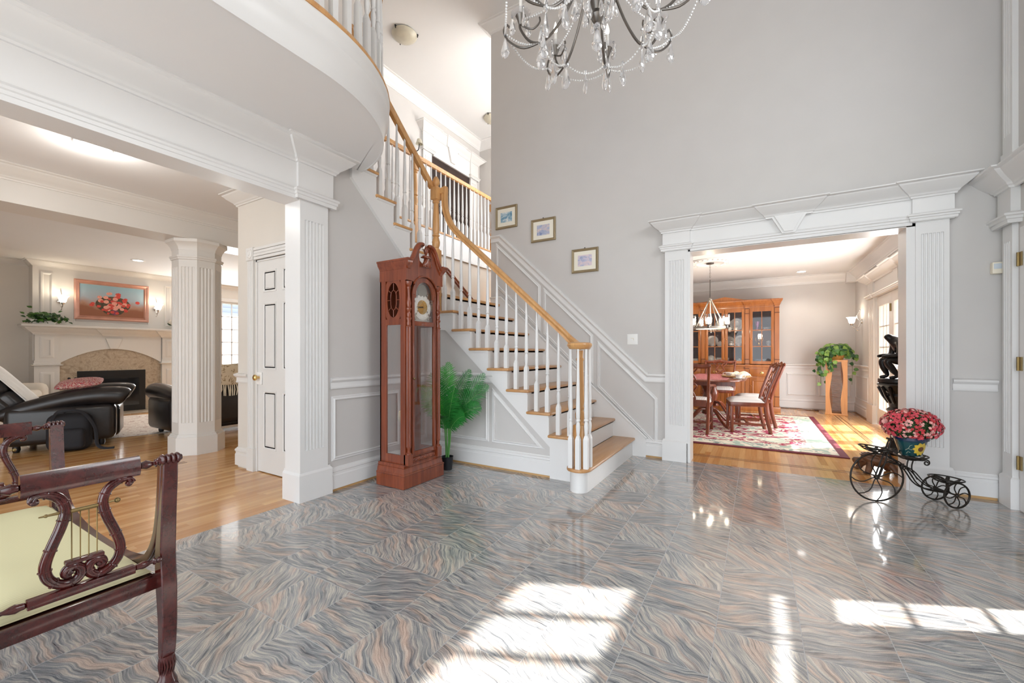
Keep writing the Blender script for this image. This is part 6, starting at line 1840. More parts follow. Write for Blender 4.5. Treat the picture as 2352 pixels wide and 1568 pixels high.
# paisley cushion on the arm
o = MB(); o.M = T(-7.58, 1.64, 0) @ RZ(R(70)) @ T(0.16, -0.30, 0.77) @ RX(R(10)) @ RY(R(-6))
o.grid(lambda u, v: (lambda x, y: (0.21 * x * (1 - 0.06 * y * y), 0.19 * y * (1 - 0.06 * x * x), 0.0))(2 * u - 1, 2 * v - 1), 2, 2) if False else None
top_ = o.grid(lambda u, v: (0.21 * (2 * u - 1) * (1 - 0.08 * (2 * v - 1) ** 2), 0.19 * (2 * v - 1) * (1 - 0.08 * (2 * u - 1) ** 2), 0.06 * (max(0, (1 - (2 * u - 1) ** 2) * (1 - (2 * v - 1) ** 2))) ** 0.45), 14, 14)
o.grid(lambda u, v: (0.21 * (2 * u - 1) * (1 - 0.08 * (2 * v - 1) ** 2), 0.19 * (2 * v - 1) * (1 - 0.08 * (2 * u - 1) ** 2), -0.05 * (max(0, (1 - (2 * u - 1) ** 2) * (1 - (2 * v - 1) ** 2))) ** 0.45), 14, 14)
bmesh.ops.remove_doubles(o.bm, verts=o.bm.verts[:], dist=0.0005)
o = o.build('cushion', M['paisley'], fixn=True); tag(o, 'red paisley cushion lying on the arm of the tilted recliner', 'cushion')
# backpack
BP = thing('backpack', 'black backpack slumped on the floor against the tilted recliner', 'backpack', (-6.96, 1.55, 0), R(70))
b = MB(); soft(b, -0.20, 0.18, -0.10, 0.10, 0.0, 0.44, 0.09, 5); b.build('body', M['black_cloth'], BP)
b = MB(); soft(b, -0.14, 0.13, -0.17, -0.07, 0.03, 0.27, 0.05, 4); b.build('front_pocket', M['black_cloth'], BP)
b = MB(); b.tube(smooth_path([(-0.14, -0.08, 0.38), (-0.09, -0.13, 0.47), (0.04, -0.13, 0.48), (0.13, -0.10, 0.42), (0.21, -0.09, 0.25), (0.23, -0.12, 0.06), (0.30, -0.16, 0.012), (0.38, -0.18, 0.012)], 4), 0.018, 8, sq=0.5); b.tube([(-0.06, 0, 0.44), (-0.03, 0, 0.48), (0.03, 0, 0.48), (0.06, 0, 0.44)], 0.01, 8); b.build('strap', M['black_cloth'], BP)
# cream loveseat
LS = thing('loveseat', 'cream upholstered loveseat partly hidden behind the tilted recliner', 'sofa', (-9.55, 1.15, 0), R(60))
b = MB(); soft(b, -0.45, 0.45, -0.85, 0.85, 0.08, 0.44, 0.06); b.build('base', M['cream_cloth'], LS)
b = MB(); soft(b, -0.45, -0.18, -0.85, 0.85, 0.3, 0.86, 0.10); b.build('backrest', M['cream_cloth'], LS)
for sg in (-1, 1):
    b = MB(); soft(b, -0.45, 0.45, sg * 0.85 - 0.12, sg * 0.85 + 0.12, 0.08, 0.66, 0.10); b.build('arm', M['cream_cloth'], LS)
    b = MB(); soft(b, -0.2, 0.45, sg * 0.37 - 0.35, sg * 0.37 + 0.35, 0.42, 0.56, 0.06); b.build('seat', M['cream_cloth'], LS)
# ottoman at the left edge
OT = thing('ottoman', 'cream upholstered ottoman at the left edge behind the bench', 'ottoman', (-7.75, 0.62, 0), R(70))
b = MB(); soft(b, -0.30, 0.30, -0.24, 0.24, 0.10, 0.46, 0.06); b.build('seat', M['cream_cloth'], OT)
for sx_ in (-1, 1):
    for sy_ in (-1, 1):
        b = MB(); b.lathe([(0.018, 0), (0.03, 0.10)], n=10, at=(sx_ * 0.24, sy_ * 0.18, 0)); b.build('foot', M['chairwood'], OT)
# round rug
o = MB(); n = 64
o.lathe([(0.0001, 0.005), (1.28, 0.005), (1.30, 0.003), (1.30, 0.0)], n=64, at=(-8.62, 2.66, 0.001), cap=False)
o = o.build('round_rug', M['round_rug']); tag(o, 'round taupe patterned rug in front of the fireplace', 'rug')
# black sofa with fringed throw
SF = thing('sofa', 'black leather sofa with rolled arms behind the octagonal column, facing the fireplace', 'sofa', (-7.18, 3.36, 0), R(180))
b = MB(); soft(b, -0.46, 0.36, -0.86, 0.86, 0.06, 0.44, 0.06); b.build('base', M['black_leather'], SF)
b = MB(); soft(b, -0.50, -0.22, -0.80, 0.80, 0.10, 0.95, 0.10); b.build('backrest', M['black_leather'], SF)
for sg in (-1, 1):
    b = MB()
    soft(b, -0.44, 0.34, sg * 0.84 - 0.09, sg * 0.84 + 0.09, 0.08, 0.54, 0.07)
    pts = smooth_path([(-0.44, sg * 0.84, 0.56), (-0.2, sg * 0.84, 0.585), (0.05, sg * 0.84, 0.60), (0.28, sg * 0.84, 0.60), (0.37, sg * 0.84, 0.58)], 4)
    b.tube(pts, [0.07, 0.085, 0.095, 0.10, 0.105, 0.108, 0.11, 0.112, 0.114, 0.115, 0.116, 0.116, 0.116, 0.115, 0.11, 0.10, 0.07], 16)
    b.build('arm', M['black_leather'], SF)
    b = MB(); soft(b, -0.24, 0.38, sg * 0.37 - 0.355, sg * 0.37 + 0.355, 0.42, 0.58, 0.06); b.build('seat', M['black_leather'], SF)
    for sx_ in (-0.38, 0.28):
        b = MB(); b.lathe([(0.025, 0), (0.035, 0.03), (0.03, 0.08)], n=12, at=(sx_, sg * 0.78, 0)); b.build('foot', M['black'], SF)
b = MB(); b.box(-0.505, -0.49, -0.78, 0.78, 0.05, 0.085); b.build('rail', M['chrome'], SF)
o = MB(); soft(o, -7.02, -6.86 - 0.02, 2.62, 2.98, 0.60, 0.92, 0.07); o = o.build('cushion', M['cream_cloth']) if False else None
TB = thing('fringed_throw', 'cream floral throw with knotted fringe over the back of the black sofa', 'blanket', (-7.18, 3.42, 0), R(180))
b = MB()
def thr(u, v):
    y = -0.55 + 1.05 * u
    path = smooth_path([(-0.515, 0, 0.68), (-0.520, 0, 0.84), (-0.49, 0, 0.955), (-0.36, 0, 0.975), (-0.215, 0, 0.93), (-0.19, 0, 0.75)], 4)
    k = v * (len(path) - 1); i = min(int(k), len(path) - 2); p = path[i].lerp(path[i + 1], k - i)
    return (p.x - 0.004 + 0.006 * math.sin(14 * u), y, p.z + 0.004 + 0.006 * math.sin(19 * u + 2))
b.grid(thr, 24, 20); b.build('cloth', M['floral_throw'], TB, solid=0.010)
b = MB(); rnd = random.Random(9)
for i in range(38):
    y = -0.55 + 1.05 * i / 37
    z1 = 0.68 + 0.006 * math.sin(19 * i / 37 + 2)
    b.tube([(-0.522, y, z1 + 0.01), (-0.526, y + 0.006 * rnd.gauss(0, 1), z1 - 0.07), (-0.526, y + 0.010 * rnd.gauss(0, 1), z1 - 0.155)], [0.007, 0.009, 0.006], 6)
b.build('fringe', M['linen'], TB)
# garden chair outside the window
o = thing('garden_chair', 'white garden chair on the lawn outside the living room window', 'chair', (-14.2, 6.3, -0.35), 0.5)
b = MB()
for sx_ in (-0.25, 0.25):
    for sy_ in (-0.25, 0.25): b.tube([(sx_, sy_, 0), (sx_ * 0.95, sy_ * 0.95, 0.42)], 0.02, 8)
    b.tube(smooth_path([(sx_, -0.3, 0.42), (sx_, -0.28, 0.62), (sx_, 0.2, 0.64), (sx_, 0.28, 0.9)], 4), 0.018, 8)
b.build('frame', M['whiteplastic'], o)
b = MB(); b.box(-0.26, 0.26, -0.26, 0.26, 0.41, 0.44)
for k in range(5): b.box(-0.24, 0.24, 0.26, 0.28, 0.5 + 0.09 * k, 0.56 + 0.09 * k)
b.build('slat', M['whiteplastic'], o)
# ------------------------------------------------------------------ dining rug
DRG = thing('dining_rug', 'large cream and crimson patterned rug with maroon edge under the dining table', 'rug', (-0.70, 7.42, 0))
b = MB(); b.box(-1.57, 1.57, -1.70, 1.67, 0.0015, 0.010); b.build('border', M['rug_edge'], DRG, smooth=False)
b = MB(); b.box(-1.49, 1.49, -1.62, 1.59, 0.010, 0.0115); b.build('band', M['rug_band'], DRG, smooth=False)
b = MB(); b.box(-1.24, 1.24, -1.37, 1.34, 0.0115, 0.0128); b.build('field', M['rug_field'], DRG, smooth=False)
ZR = 0.0128
# ------------------------------------------------------------------ china cabinet (front at y = 9.47)
CB = thing('china_cabinet', 'honey maple breakfront china cabinet with glass doors and low pediment', 'cabinet', (-0.568, 9.47, 0))
W2 = 0.94
b = MB()
b.box(-W2, W2, 0.02, 0.68, 0.02, 0.88)
b.box(-W2 - 0.02, W2 + 0.02, -0.005, 0.68, 0, 0.10, bev=0.004)
b.box(-W2 - 0.025, W2 + 0.025, -0.015, 0.68, 0.875, 0.915, bev=0.005)
b.build('base', M['honey'], CB)
b = MB()
b.box(-W2, -W2 + 0.025, 0.04, 0.66, 0.915, 2.03); b.box(W2 - 0.025, W2, 0.04, 0.66, 0.915, 2.03)
b.box(-W2, W2, 0.04, 0.66, 2.03, 2.06)
for x in (-0.40, 0.40): b.box(x - 0.012, x + 0.012, 0.05, 0.62, 0.915, 2.03)
b.box(-W2, W2, 0.02, 0.64, 2.02, 2.05)
for (x0, x1) in ((-W2, -0.865), (-0.435, -0.365), (0.365, 0.435), (0.865, W2)):
    b.box(x0, x1, 0.0, 0.06, 0.10, 0.875); b.box(x0, x1, 0.005, 0.06, 0.915, 2.04)
b.sweep([(-W2, 0.66, 2.04), (-W2, 0.0, 2.04), (-0.865, 0.0, 2.04), (-0.865, 0.03, 2.04), (-0.435, 0.03, 2.04), (-0.435, 0.0, 2.04), (-0.365, 0.0, 2.04), (-0.365, 0.03, 2.04), (0.365, 0.03, 2.04), (0.365, 0.0, 2.04), (0.435, 0.0, 2.04), (0.435, 0.03, 2.04), (0.865, 0.03, 2.04), (0.865, 0.0, 2.04), (W2, 0.0, 2.04), (W2, 0.66, 2.04)], [(-0.03, 0), (0.0, 0.0), (0.004, 0.03), (0.012, 0.04), (0.012, 0.06), (0.025, 0.085), (0.05, 0.12), (0.055, 0.14), (0.055, 0.155), (-0.03, 0.155)])
b.prism([(-W2, 2.19), (W2, 2.19), (W2, 2.205), (0.45, 2.205), (0.34, 2.215), (0.0, 2.285), (-0.34, 2.215), (-0.45, 2.205), (-W2, 2.205)], 0.0, 0.05, axis='y')
b.build('case', M['honey'], CB, angle=25)
b = MB(); b.box(-W2 + 0.02, W2 - 0.02, 0.63, 0.645, 0.915, 2.03); b.build('back_panel', plain('mauve_backing', srgb(120, 100, 104), 0.7), CB, smooth=False)
for z in (1.275, 1.60):
    b = MB(); b.box(-W2 + 0.025, W2 - 0.025, 0.08, 0.62, z - 0.008, z + 0.008); b.build('shelf', M['honey'], CB, smooth=False)
b = MB()
for (x0, x1) in ((-W2, -0.865), (-0.435, -0.365), (0.365, 0.435), (0.865, W2)):
    for z in (0.10, 0.30, 0.66, 0.84, 0.93, 1.02, 1.93, 2.03):
        b.box(x0 - 0.003, x1 + 0.003, -0.004, 0.02, z - 0.006, z + 0.006)
b.build('groove', M['honey_dark'], CB, smooth=False)
for (x0, x1, knob) in ((-0.86, -0.44, 1), (-0.36, -0.003, 1), (0.003, 0.36, -1), (0.44, 0.86, -1)):
    b = MB(); yf, yb2 = 0.018, 0.04; s = 0.055
    b.box(x0, x0 + s, yf, yb2, 0.93, 2.02, bev=0.003); b.box(x1 - s, x1, yf, yb2, 0.93, 2.02, bev=0.003)
    b.box(x0 + s, x1 - s, yf, yb2, 0.93, 0.985); b.box(x0 + s, x1 - s, yf, yb2, 1.965, 2.02)
    xm = (x0 + x1) / 2; b.box(xm - 0.007, xm + 0.007, yf + 0.004, yb2, 0.985, 1.965)
    for z in (1.275, 1.60): b.box(x0 + s, x1 - s, yf + 0.004, yb2, z - 0.007, z + 0.007)
    dr = b.build('glass_door', M['honey'], CB)
    g = MB(); g.poly([(x0 + s, 0.033, 0.985), (x1 - s, 0.033, 0.985), (x1 - s, 0.033, 1.965), (x0 + s, 0.033, 1.965)]); g.build('pane', M['caseglass'], dr, smooth=False)
    g = MB(); kx = x1 - s / 2 if knob > 0 else x0 + s / 2; g.ball((kx, 0.008, 1.42), 0.011, 10, 7); g.build('knob', M['brass'], dr)
for (x0, x1) in ((-0.86, -0.44), (-0.36, -0.003), (0.003, 0.36), (0.44, 0.86)):
    b = MB(); b.box(x0, x1, 0.006, 0.022, 0.685, 0.825, bev=0.004); dw = b.build('drawer', M['honey'], CB)
    g = MB(); xm = (x0 + x1) / 2; g.M = T(xm, 0.004, 0.755) @ RX(PI / 2); g.lathe([(0.0001, 0.004), (0.026, 0.003), (0.030, 0.0)], n=20); g.tube([(0.018 * math.cos(a), 0.018 * math.sin(a) - 0.006, 0.010) for a in [PI + PI * i / 10 for i in range(11)]], 0.003, 6); g.build('handle', M['brass'], dw)
    b = MB(); b.box(x0, x1, 0.008, 0.022, 0.13, 0.655, bev=0.004)
    b.sweep([(x0 + 0.05, 0.008, 0.18), (x1 - 0.05, 0.008, 0.18), (x1 - 0.05, 0.008, 0.605), (x0 + 0.05, 0.008, 0.605)], [(0, 0), (0, 0.006), (-0.01, 0.006), (-0.02, 0.0)], N=(0, -1, 0), closed=True)
    dd = b.build('cupboard_door', M['honey'], CB, angle=25)
    g = MB(); g.ball((x0 + 0.025, 0.0, 0.50), 0.010, 10, 7); g.build('knob', M['brass'], dd)
# contents
GC = 'china on the cabinet shelves'
def cab(x, y, z): return (-0.568 + x, 9.47 + y, z)
def plate(label, x, z, r=0.115, y=0.40):
    o = MB(); o.M = T(*cab(x, y, z + r + 0.001)) @ RX(R(78)); o.lathe([(0.0001, 0.004), (r * 0.6, 0.004), (r * 0.66, 0.010), (r, 0.018), (r, 0.022), (r * 0.64, 0.014), (r * 0.58, 0.0), (0.0001, 0.0)], n=32)
    return tag(o.build('china_plate', M['china']), label, 'plate', GC)
plate('large white oval plate standing on the top shelf behind the right centre door', 0.20, 1.610, 0.13)
plate('white plate standing on the top shelf, mostly hidden by the pendant lamp', -0.09, 1.610, 0.12)
plate('white plate standing on the middle shelf behind the left centre door', -0.255, 1.285, 0.115)
plate('white plate on the middle shelf beside the cabinet centre', 0.06, 1.285, 0.105)
plate('white plate at the right end of the middle shelf behind the right centre door', 0.275, 1.285, 0.115)
def vessel(name, label, cat, x, z, prof, mat, y=0.25, spout=False):
    o = MB(); o.M = T(*cab(x, y, z)); o.lathe(prof, n=20)
    if spout: o.tube(smooth_path([(0.05, 0, 0.02), (0.085, 0, 0.03), (0.09, 0, 0.06), (0.05, 0, 0.07)], 4), 0.006, 8)
    return tag(o.build(name, mat), label, cat, GC)
cupp = [(0.0001, 0), (0.028, 0), (0.03, 0.008), (0.055, 0.04), (0.058, 0.06), (0.054, 0.06), (0.03, 0.012), (0.0001, 0.01)]
bowlp = [(0.0001, 0), (0.035, 0), (0.06, 0.025), (0.075, 0.06), (0.060, 0.085), (0.02, 0.10), (0.012, 0.115), (0.0001, 0.118)]
vessel('tea_cup', 'white cup in front of the plate behind the left centre door', 'cup', -0.245, 1.283, cupp, M['china'])
vessel('covered_dish', 'white lidded dish on the middle shelf right of that cup', 'dish', -0.10, 1.283, bowlp, M['china'])
vessel('tea_pot', 'white teapot on the middle shelf right of the cabinet centre', 'teapot', 0.115, 1.283, [(0.0001, 0), (0.04, 0), (0.066, 0.03), (0.062, 0.065), (0.03, 0.085), (0.03, 0.10), (0.04, 0.11), (0.015, 0.12), (0.0001, 0.13)], M['china'], spout=True)
vessel('tea_cup', 'white cup on the middle shelf at the right of the right centre door', 'cup', 0.245, 1.283, cupp, M['china'])
vessel('tureen', 'white tureen on the bottom shelf behind the left centre door', 'tureen', -0.27, 0.916, [(0.0001, 0), (0.05, 0), (0.09, 0.05), (0.10, 0.10), (0.08, 0.15), (0.03, 0.18), (0.0001, 0.19)], M['china'])
vessel('mug', 'white mug with a handle on the bottom shelf beside the tureen', 'mug', -0.155, 0.916, [(0.0001, 0), (0.042, 0), (0.045, 0.10), (0.04, 0.10), (0.038, 0.01), (0.0001, 0.01)], M['china'], spout=True)
vessel('tea_cup', 'white cup on the bottom shelf behind the right centre door', 'cup', 0.155, 0.916, cupp, M['china'])
vessel('covered_dish', 'round white lidded dish on the bottom shelf of the right centre door', 'dish', 0.255, 0.916, bowlp, M['china'])
o = MB(); o.M = T(*cab(-0.06, 0.42, 0.916)); o.box(-0.12, 0.12, -0.01, 0.01, 0, 0.13, bev=0.004); tag(o.build('patterned_tray', M['china']), 'pale rectangular tray standing at the back of the bottom shelf', 'tray', GC)
glassb = [(0.0001, 0), (0.05, 0), (0.09, 0.05), (0.10, 0.11), (0.095, 0.11), (0.085, 0.05), (0.045, 0.012), (0.0001, 0.01)]
vessel('cut_glass_bowl', 'cut glass bowl at the right of the bottom shelf behind the far right door', 'bowl', 0.73, 0.916, glassb, plain('cut_glass', (0.30, 0.34, 0.37, 1), 0.08, var=0.5, nscale=60))
vessel('cut_glass_bowl', 'dark cut glass bowl left on the bottom shelf behind the far right door', 'bowl', 0.59, 0.916, glassb, plain('dark_cut_glass', (0.12, 0.12, 0.15, 1), 0.1, var=0.5, nscale=60))
vessel('glass_dish', 'small glass dish on the top shelf behind the far right door', 'dish', 0.74, 1.610, [(0.0001, 0), (0.05, 0), (0.075, 0.05), (0.07, 0.05), (0.0001, 0.01)], plain('clear_dish', (0.55, 0.56, 0.6, 1), 0.1, var=0.4, nscale=60))
vessel('pink_glass_vase', 'small violet pink glass vase on the top shelf behind the far right door', 'vase', 0.57, 1.610, [(0.0001, 0), (0.03, 0), (0.02, 0.05), (0.045, 0.14), (0.05, 0.17), (0.0001, 0.16)], plain('violet_glass', srgb(150, 84, 132), 0.15, var=0.4, nscale=30))
o = MB(); o.M = T(*cab(0.60, 0.25, 1.283)); 
o.lathe([(0.0001, 0), (0.06, 0), (0.05, 0.012), (0.02, 0.02), (0.03, 0.06), (0.018, 0.09), (0.03, 0.12), (0.0001, 0.125)], n=16)
for k in range(5): o.tube(smooth_path([(0, 0, 0.05), (0.05 * math.cos(k * 1.26), 0.05 * math.sin(k * 1.26), 0.09), (0.075 * math.cos(k * 1.26), 0.06 * math.sin(k * 1.26), 0.15), (0.05 * math.cos(k * 1.26), 0.04 * math.sin(k * 1.26), 0.18)], 4), 0.007, 6)
tag(o.build('gilt_ornament', plain('gilt', srgb(170, 128, 66), 0.25, metal=0.9, var=0.3, nscale=60)), 'ornate gilt ornament on the middle shelf behind the far right door', 'ornament', GC)
o = vessel('glass_lantern', 'small lit glass lantern behind the gilt ornament in the cabinet', 'lantern', 0.625, 1.283, [(0.0001, 0.15), (0.035, 0.15), (0.04, 0.22), (0.034, 0.25), (0.0001, 0.25)], emit('cabinet_lantern', (1, 0.85, 0.6, 1), 3.0), y=0.34)
vessel('glass_dish', 'faceted glass ball dish at the right of the middle shelf, far right door', 'dish', 0.78, 1.283, [(0.0001, 0), (0.03, 0), (0.055, 0.05), (0.05, 0.10), (0.02, 0.12), (0.0001, 0.12)], plain('frost_dish', (0.5, 0.52, 0.55, 1), 0.12, var=0.4, nscale=50))
vessel('cut_glass_bowl', 'glass bowl behind the far left cabinet door beside the pilaster', 'bowl', -0.55, 0.916, glassb, M['china'])

# ------------------------------------------------------------------ dining table
DT = thing('dining_table', 'mahogany pedestal dining table with a curved end', 'dining table', (-0.68, 7.80, ZR))
HT = 0.745 - ZR
tp = [(0.545 * math.copysign(abs(math.cos(a)) ** 0.72, math.cos(a)), 1.08 * math.copysign(abs(math.sin(a)) ** 0.5, math.sin(a))) for a in [2 * PI * i / 56 for i in range(56)]]
b = MB(); b.prism(tp, HT - 0.024, HT, bev=0.007); b.build('tabletop', M['chairwood'], DT)
b = MB(); b.box(-0.40, 0.40, -0.78, 0.78, HT - 0.10, HT - 0.024); b.build('apron', M['chairwood'], DT)
for yy in (-0.55, 0.55):
    b = MB(); b.lathe([(0.07, 0.17), (0.085, 0.19), (0.07, 0.22), (0.045, 0.27), (0.075, 0.36), (0.08, 0.42), (0.045, 0.50), (0.06, 0.56), (0.10, HT - 0.10)], n=20, at=(0, yy, 0)); ps = b.build('pedestal', M['chairwood'], DT)
    for k in range(4):
        a = PI / 4 + k * PI / 2
        c, s_ = math.cos(a), math.sin(a)
        b = MB(); b.tube(smooth_path([(0.05 * c, yy + 0.05 * s_, 0.25), (0.16 * c, yy + 0.16 * s_, 0.235), (0.28 * c, yy + 0.28 * s_, 0.12), (0.38 * c, yy + 0.38 * s_, 0.04), (0.46 * c, yy + 0.46 * s_, 0.025)], 4), 0.026, 8, sq=0.8); b.build('claw_leg', M['chairwood'], ps)
o = MB(); o.M = T(-0.68, 7.80, 0.7455)
o.box(-0.30, 0.30, -0.97, 0.97, 0.0, 0.0025)
o = o.build('table_runner', M['runner']); tag(o, 'rose damask runner along the dining table', 'table runner')
def on_table(x, y): return (x, y, 0.7452)
o = MB(); o.M = T(*on_table(-0.24, 7.32)); o.lathe([(0.0001, 0.0), (0.045, 0.0), (0.085, 0.010), (0.083, 0.013), (0.045, 0.006), (0.0001, 0.006)], n=28); tag(o.build('saucer', M['china']), 'white saucer under the nearest cup on the dining table', 'saucer')
o = MB(); o.M = T(-0.24, 7.32, 0.7515); o.lathe([(0.0001, 0), (0.03, 0), (0.035, 0.006), (0.055, 0.045), (0.058, 0.062), (0.054, 0.062), (0.035, 0.012), (0.0001, 0.01)], n=24); o.tube(smooth_path([(0.05, 0, 0.055), (0.085, 0, 0.05), (0.08, 0, 0.025), (0.045, 0, 0.02)], 4), 0.005, 8); tag(o.build('tea_cup', M['china']), 'white tea cup nearest the viewer on the dining table', 'cup')
TRY = thing('serving_tray', 'wicker edged serving tray at the right end of the dining table', 'tray', on_table(-0.30, 7.78), 0.2)
b = MB(); b.prism([(0.20 * math.cos(a), 0.30 * math.sin(a)) for a in [2 * PI * i / 32 for i in range(32)]], 0.0, 0.012); b.build('base', M['chairwood'], TRY)
b = MB(); b.tube([(0.20 * math.cos(a), 0.30 * math.sin(a), 0.022) for a in [2 * PI * i / 40 for i in range(40)]], 0.014, 8, closed=True); b.build('rim', plain('wicker', srgb(170, 134, 86), 0.8, var=0.4, nscale=80), TRY)
o = MB(); o.M = T(-0.385, 7.70, 0.760); o.lathe([(0.0001, 0), (0.035, 0), (0.04, 0.006), (0.065, 0.05), (0.068, 0.07), (0.063, 0.07), (0.04, 0.012), (0.0001, 0.01)], n=24); o.tube(smooth_path([(-0.06, 0, 0.06), (-0.098, 0, 0.055), (-0.09, 0, 0.025), (-0.05, 0, 0.02)], 4), 0.005, 8); tag(o.build('soup_cup', M['china']), 'white handled cup on the tray beside the folded napkins', 'cup')
rnd = random.Random(21)
for i, (x, y, s) in enumerate(((-0.27, 7.62, 1.0), (-0.20, 7.80, 1.1), (-0.29, 7.90, 0.95))):
    o = MB(); o.M = T(x, y, 0.762) @ RZ(i * 0.8)
    o.grid(lambda u, v: (0.10 * s * (2 * u - 1), 0.075 * s * (2 * v - 1), 0.0 + 0.085 * s * max(0, (1 - (2 * u - 1) ** 2) * (1 - (2 * v - 1) ** 2)) ** 0.5 * (0.75 + 0.25 * math.sin(6 * u + 4 * v + i))), 12, 10)
    o = o.build('napkin', M['linen'], solid=0.004); tag(o, ('folded ivory napkin at the near end of the serving tray', 'folded ivory napkin heaped on the right side of the serving tray', 'folded ivory napkin at the far end of the serving tray')[i], 'napkin', 'napkins on the tray')

# ------------------------------------------------------------------ dining chairs (seat faces local +y, back at -y)
def splat(mb, y0f, w=0.10):
    """pierced vase splat made of interlaced ribbons; y0f(z) gives the rake"""
    def rib(pts, r=0.011): mb.tube([(x, y0f(z), z) for x, z in [(p.x, p.z) for p in smooth_path([(a, 0, c) for a, c in pts], 4)]], r, 8, sq=0.6, up=(0, 1, 0))
    for sg in (-1, 1):
        rib([(sg * 0.030, 0.49), (sg * 0.032, 0.56), (sg * 0.070, 0.62), (sg * 0.100, 0.665), (sg * 0.060, 0.715), (0.0, 0.75), (-sg * 0.055, 0.79), (-sg * 0.060, 0.83), (-sg * 0.025, 0.87), (-sg * 0.045, 0.91), (-sg * 0.095, 0.935)])
        rib([(sg * 0.075, 0.49), (sg * 0.062, 0.55), (sg * 0.030, 0.61), (0.0, 0.66), (-sg * 0.045, 0.71), (-sg * 0.085, 0.76), (-sg * 0.07, 0.81), (-sg * 0.045, 0.84), (-sg * 0.10, 0.90), (-sg * 0.12, 0.94)])
    mb.box(-0.085, 0.085, y0f(0.475) - 0.012, y0f(0.475) + 0.012, 0.455, 0.505)
def dining_chair(label, loc, rz, arms=False, group='dining chairs around the table'):
    o = thing('dining_armchair' if arms else 'dining_chair', label, 'chair', (loc[0], loc[1], ZR), rz, group)
    w = 0.27 if arms else 0.235
    rake = lambda z: -0.22 - 0.16 * max(0, (z - 0.44) / 0.5) ** 1.2
    b = MB(); b.box(-w, w, -0.22, 0.225, 0.375, 0.435, bev=0.004); b.build('seat_frame', M['chairwood'], o)
    b = MB()
    b.grid(lambda u, v: ((w - 0.008) * (2 * u - 1), -0.205 + 0.435 * v, 0.435 + 0.055 * max(0, (1 - abs(2 * u - 1) ** 5) * (1 - abs(2 * v - 1) ** 5)) ** 0.6), 18, 18)
    b.build('seat', M['dine_seat'], o)
    for sg in (-1, 1):
        b = MB(); b.box(sg * (w - 0.022) - 0.020, sg * (w - 0.022) + 0.020, 0.185, 0.225, 0, 0.40, bev=0.003); b.build('leg', M['chairwood'], o)
        b = MB()
        pts = smooth_path([(sg * (w - 0.035), -0.285, 0.0), (sg * (w - 0.03), -0.235, 0.22), (sg * (w - 0.028), -0.22, 0.42), (sg * (w - 0.022), rake(0.6), 0.60), (sg * (w - 0.012), rake(0.80), 0.80), (sg * w, rake(0.94), 0.945)], 4)
        b.tube(pts, [0.026] * 9 + [0.022] * 12, 8, sq=0.85, up=(1, 0, 0)); b.build('leg', M['chairwood'], o)
        b = MB(); b.box(sg * (w - 0.025) - 0.009, sg * (w - 0.025) + 0.009, -0.22, 0.20, 0.11, 0.14); b.build('stretcher', M['chairwood'], o)
        if arms:
            b = MB(); b.tube(smooth_path([(sg * (w - 0.015), rake(0.68), 0.68), (sg * (w + 0.02), -0.10, 0.675), (sg * (w + 0.03), 0.06, 0.665), (sg * (w + 0.015), 0.14, 0.645)], 4), 0.019, 8)
            b.tube(smooth_path([(sg * (w + 0.015), 0.10, 0.65), (sg * (w + 0.01), 0.05, 0.55), (sg * w, 0.06, 0.42)], 4), 0.017, 8); b.build('arm', M['chairwood'], o)
    b = MB(); b.box(-w + 0.03, w - 0.03, -0.03, -0.008, 0.11, 0.14); b.build('stretcher', M['chairwood'], o)
    b = MB(); b.box(-w + 0.05, w - 0.05, rake(0.45) - 0.012, rake(0.45) + 0.012, 0.38, 0.47); b.build('back_rail', M['chairwood'], o)
    b = MB()
    pts = smooth_path([(-w - 0.018, rake(0.97) + 0.0, 0.965), (-w * 0.75, rake(0.95), 0.948), (-w * 0.35, rake(0.96), 0.955), (0, rake(0.97), 0.975), (w * 0.35, rake(0.96), 0.955), (w * 0.75, rake(0.95), 0.948), (w + 0.018, rake(0.97), 0.965)], 4)
    b.tube(pts, [0.020] + [0.030] * (len(pts) - 2) + [0.020], 8, sq=0.45, up=(0, 1, 0)); b.build('crest_rail', M['chairwood'], o)
    b = MB(); splat(b, lambda z: rake(z)); b.build('splat', M['chairwood'], o)
    return o
A_ = dining_chair('carved dining armchair with its back to the foyer at the near table end', (-0.83, 6.62), 0.0, True)
S_ = dining_chair('side chair nearest the foyer on the window side of the dining table', (-0.145, 6.97), R(100))
dup(S_, (-0.06, 7.56, ZR), R(97), 'second side chair behind the nearest one on the window side of the table')
dup(S_, (-1.36, 7.10, ZR), R(-88), 'side chair across the table, mostly hidden by the left pilaster')
dup(S_, (-1.36, 7.85, ZR), R(-92), 'farther side chair across the table, hidden behind the left pilaster')
dup(A_, (-0.64, 8.98, ZR), R(180), 'dining armchair at the far table end facing the foyer, before the cabinet')

# ------------------------------------------------------------------ pendant lamp over the table
PD = thing('pendant_chandelier', 'pewter ring pendant with clear glass shades over the dining table', 'pendant lamp', (-0.70, 7.93, 0))
b = MB(); b.lathe([(0.0001, DCEIL - 0.035), (0.06, DCEIL - 0.030), (0.065, DCEIL - 0.012), (0.065, DCEIL - 0.006)], n=24); b.build('canopy', M['pewter'], PD)
b = MB()
b.lathe([(0.0001, DCEIL - 0.012), (0.20, DCEIL - 0.014), (0.22, DCEIL - 0.028), (0.25, DCEIL - 0.018), (0.28, DCEIL - 0.026), (0.32, DCEIL - 0.012), (0.36, DCEIL - 0.016), (0.37, DCEIL - 0.002)], n=48, cap=False)
for k in range(24):
    a = 2 * PI * k / 24; b.ball((0.30 * math.cos(a), 0.30 * math.sin(a), DCEIL - 0.02), 0.022, 7, 5, (1, 1, 0.5))
b.build('medallion', M['ceil'], PD)
b = MB()
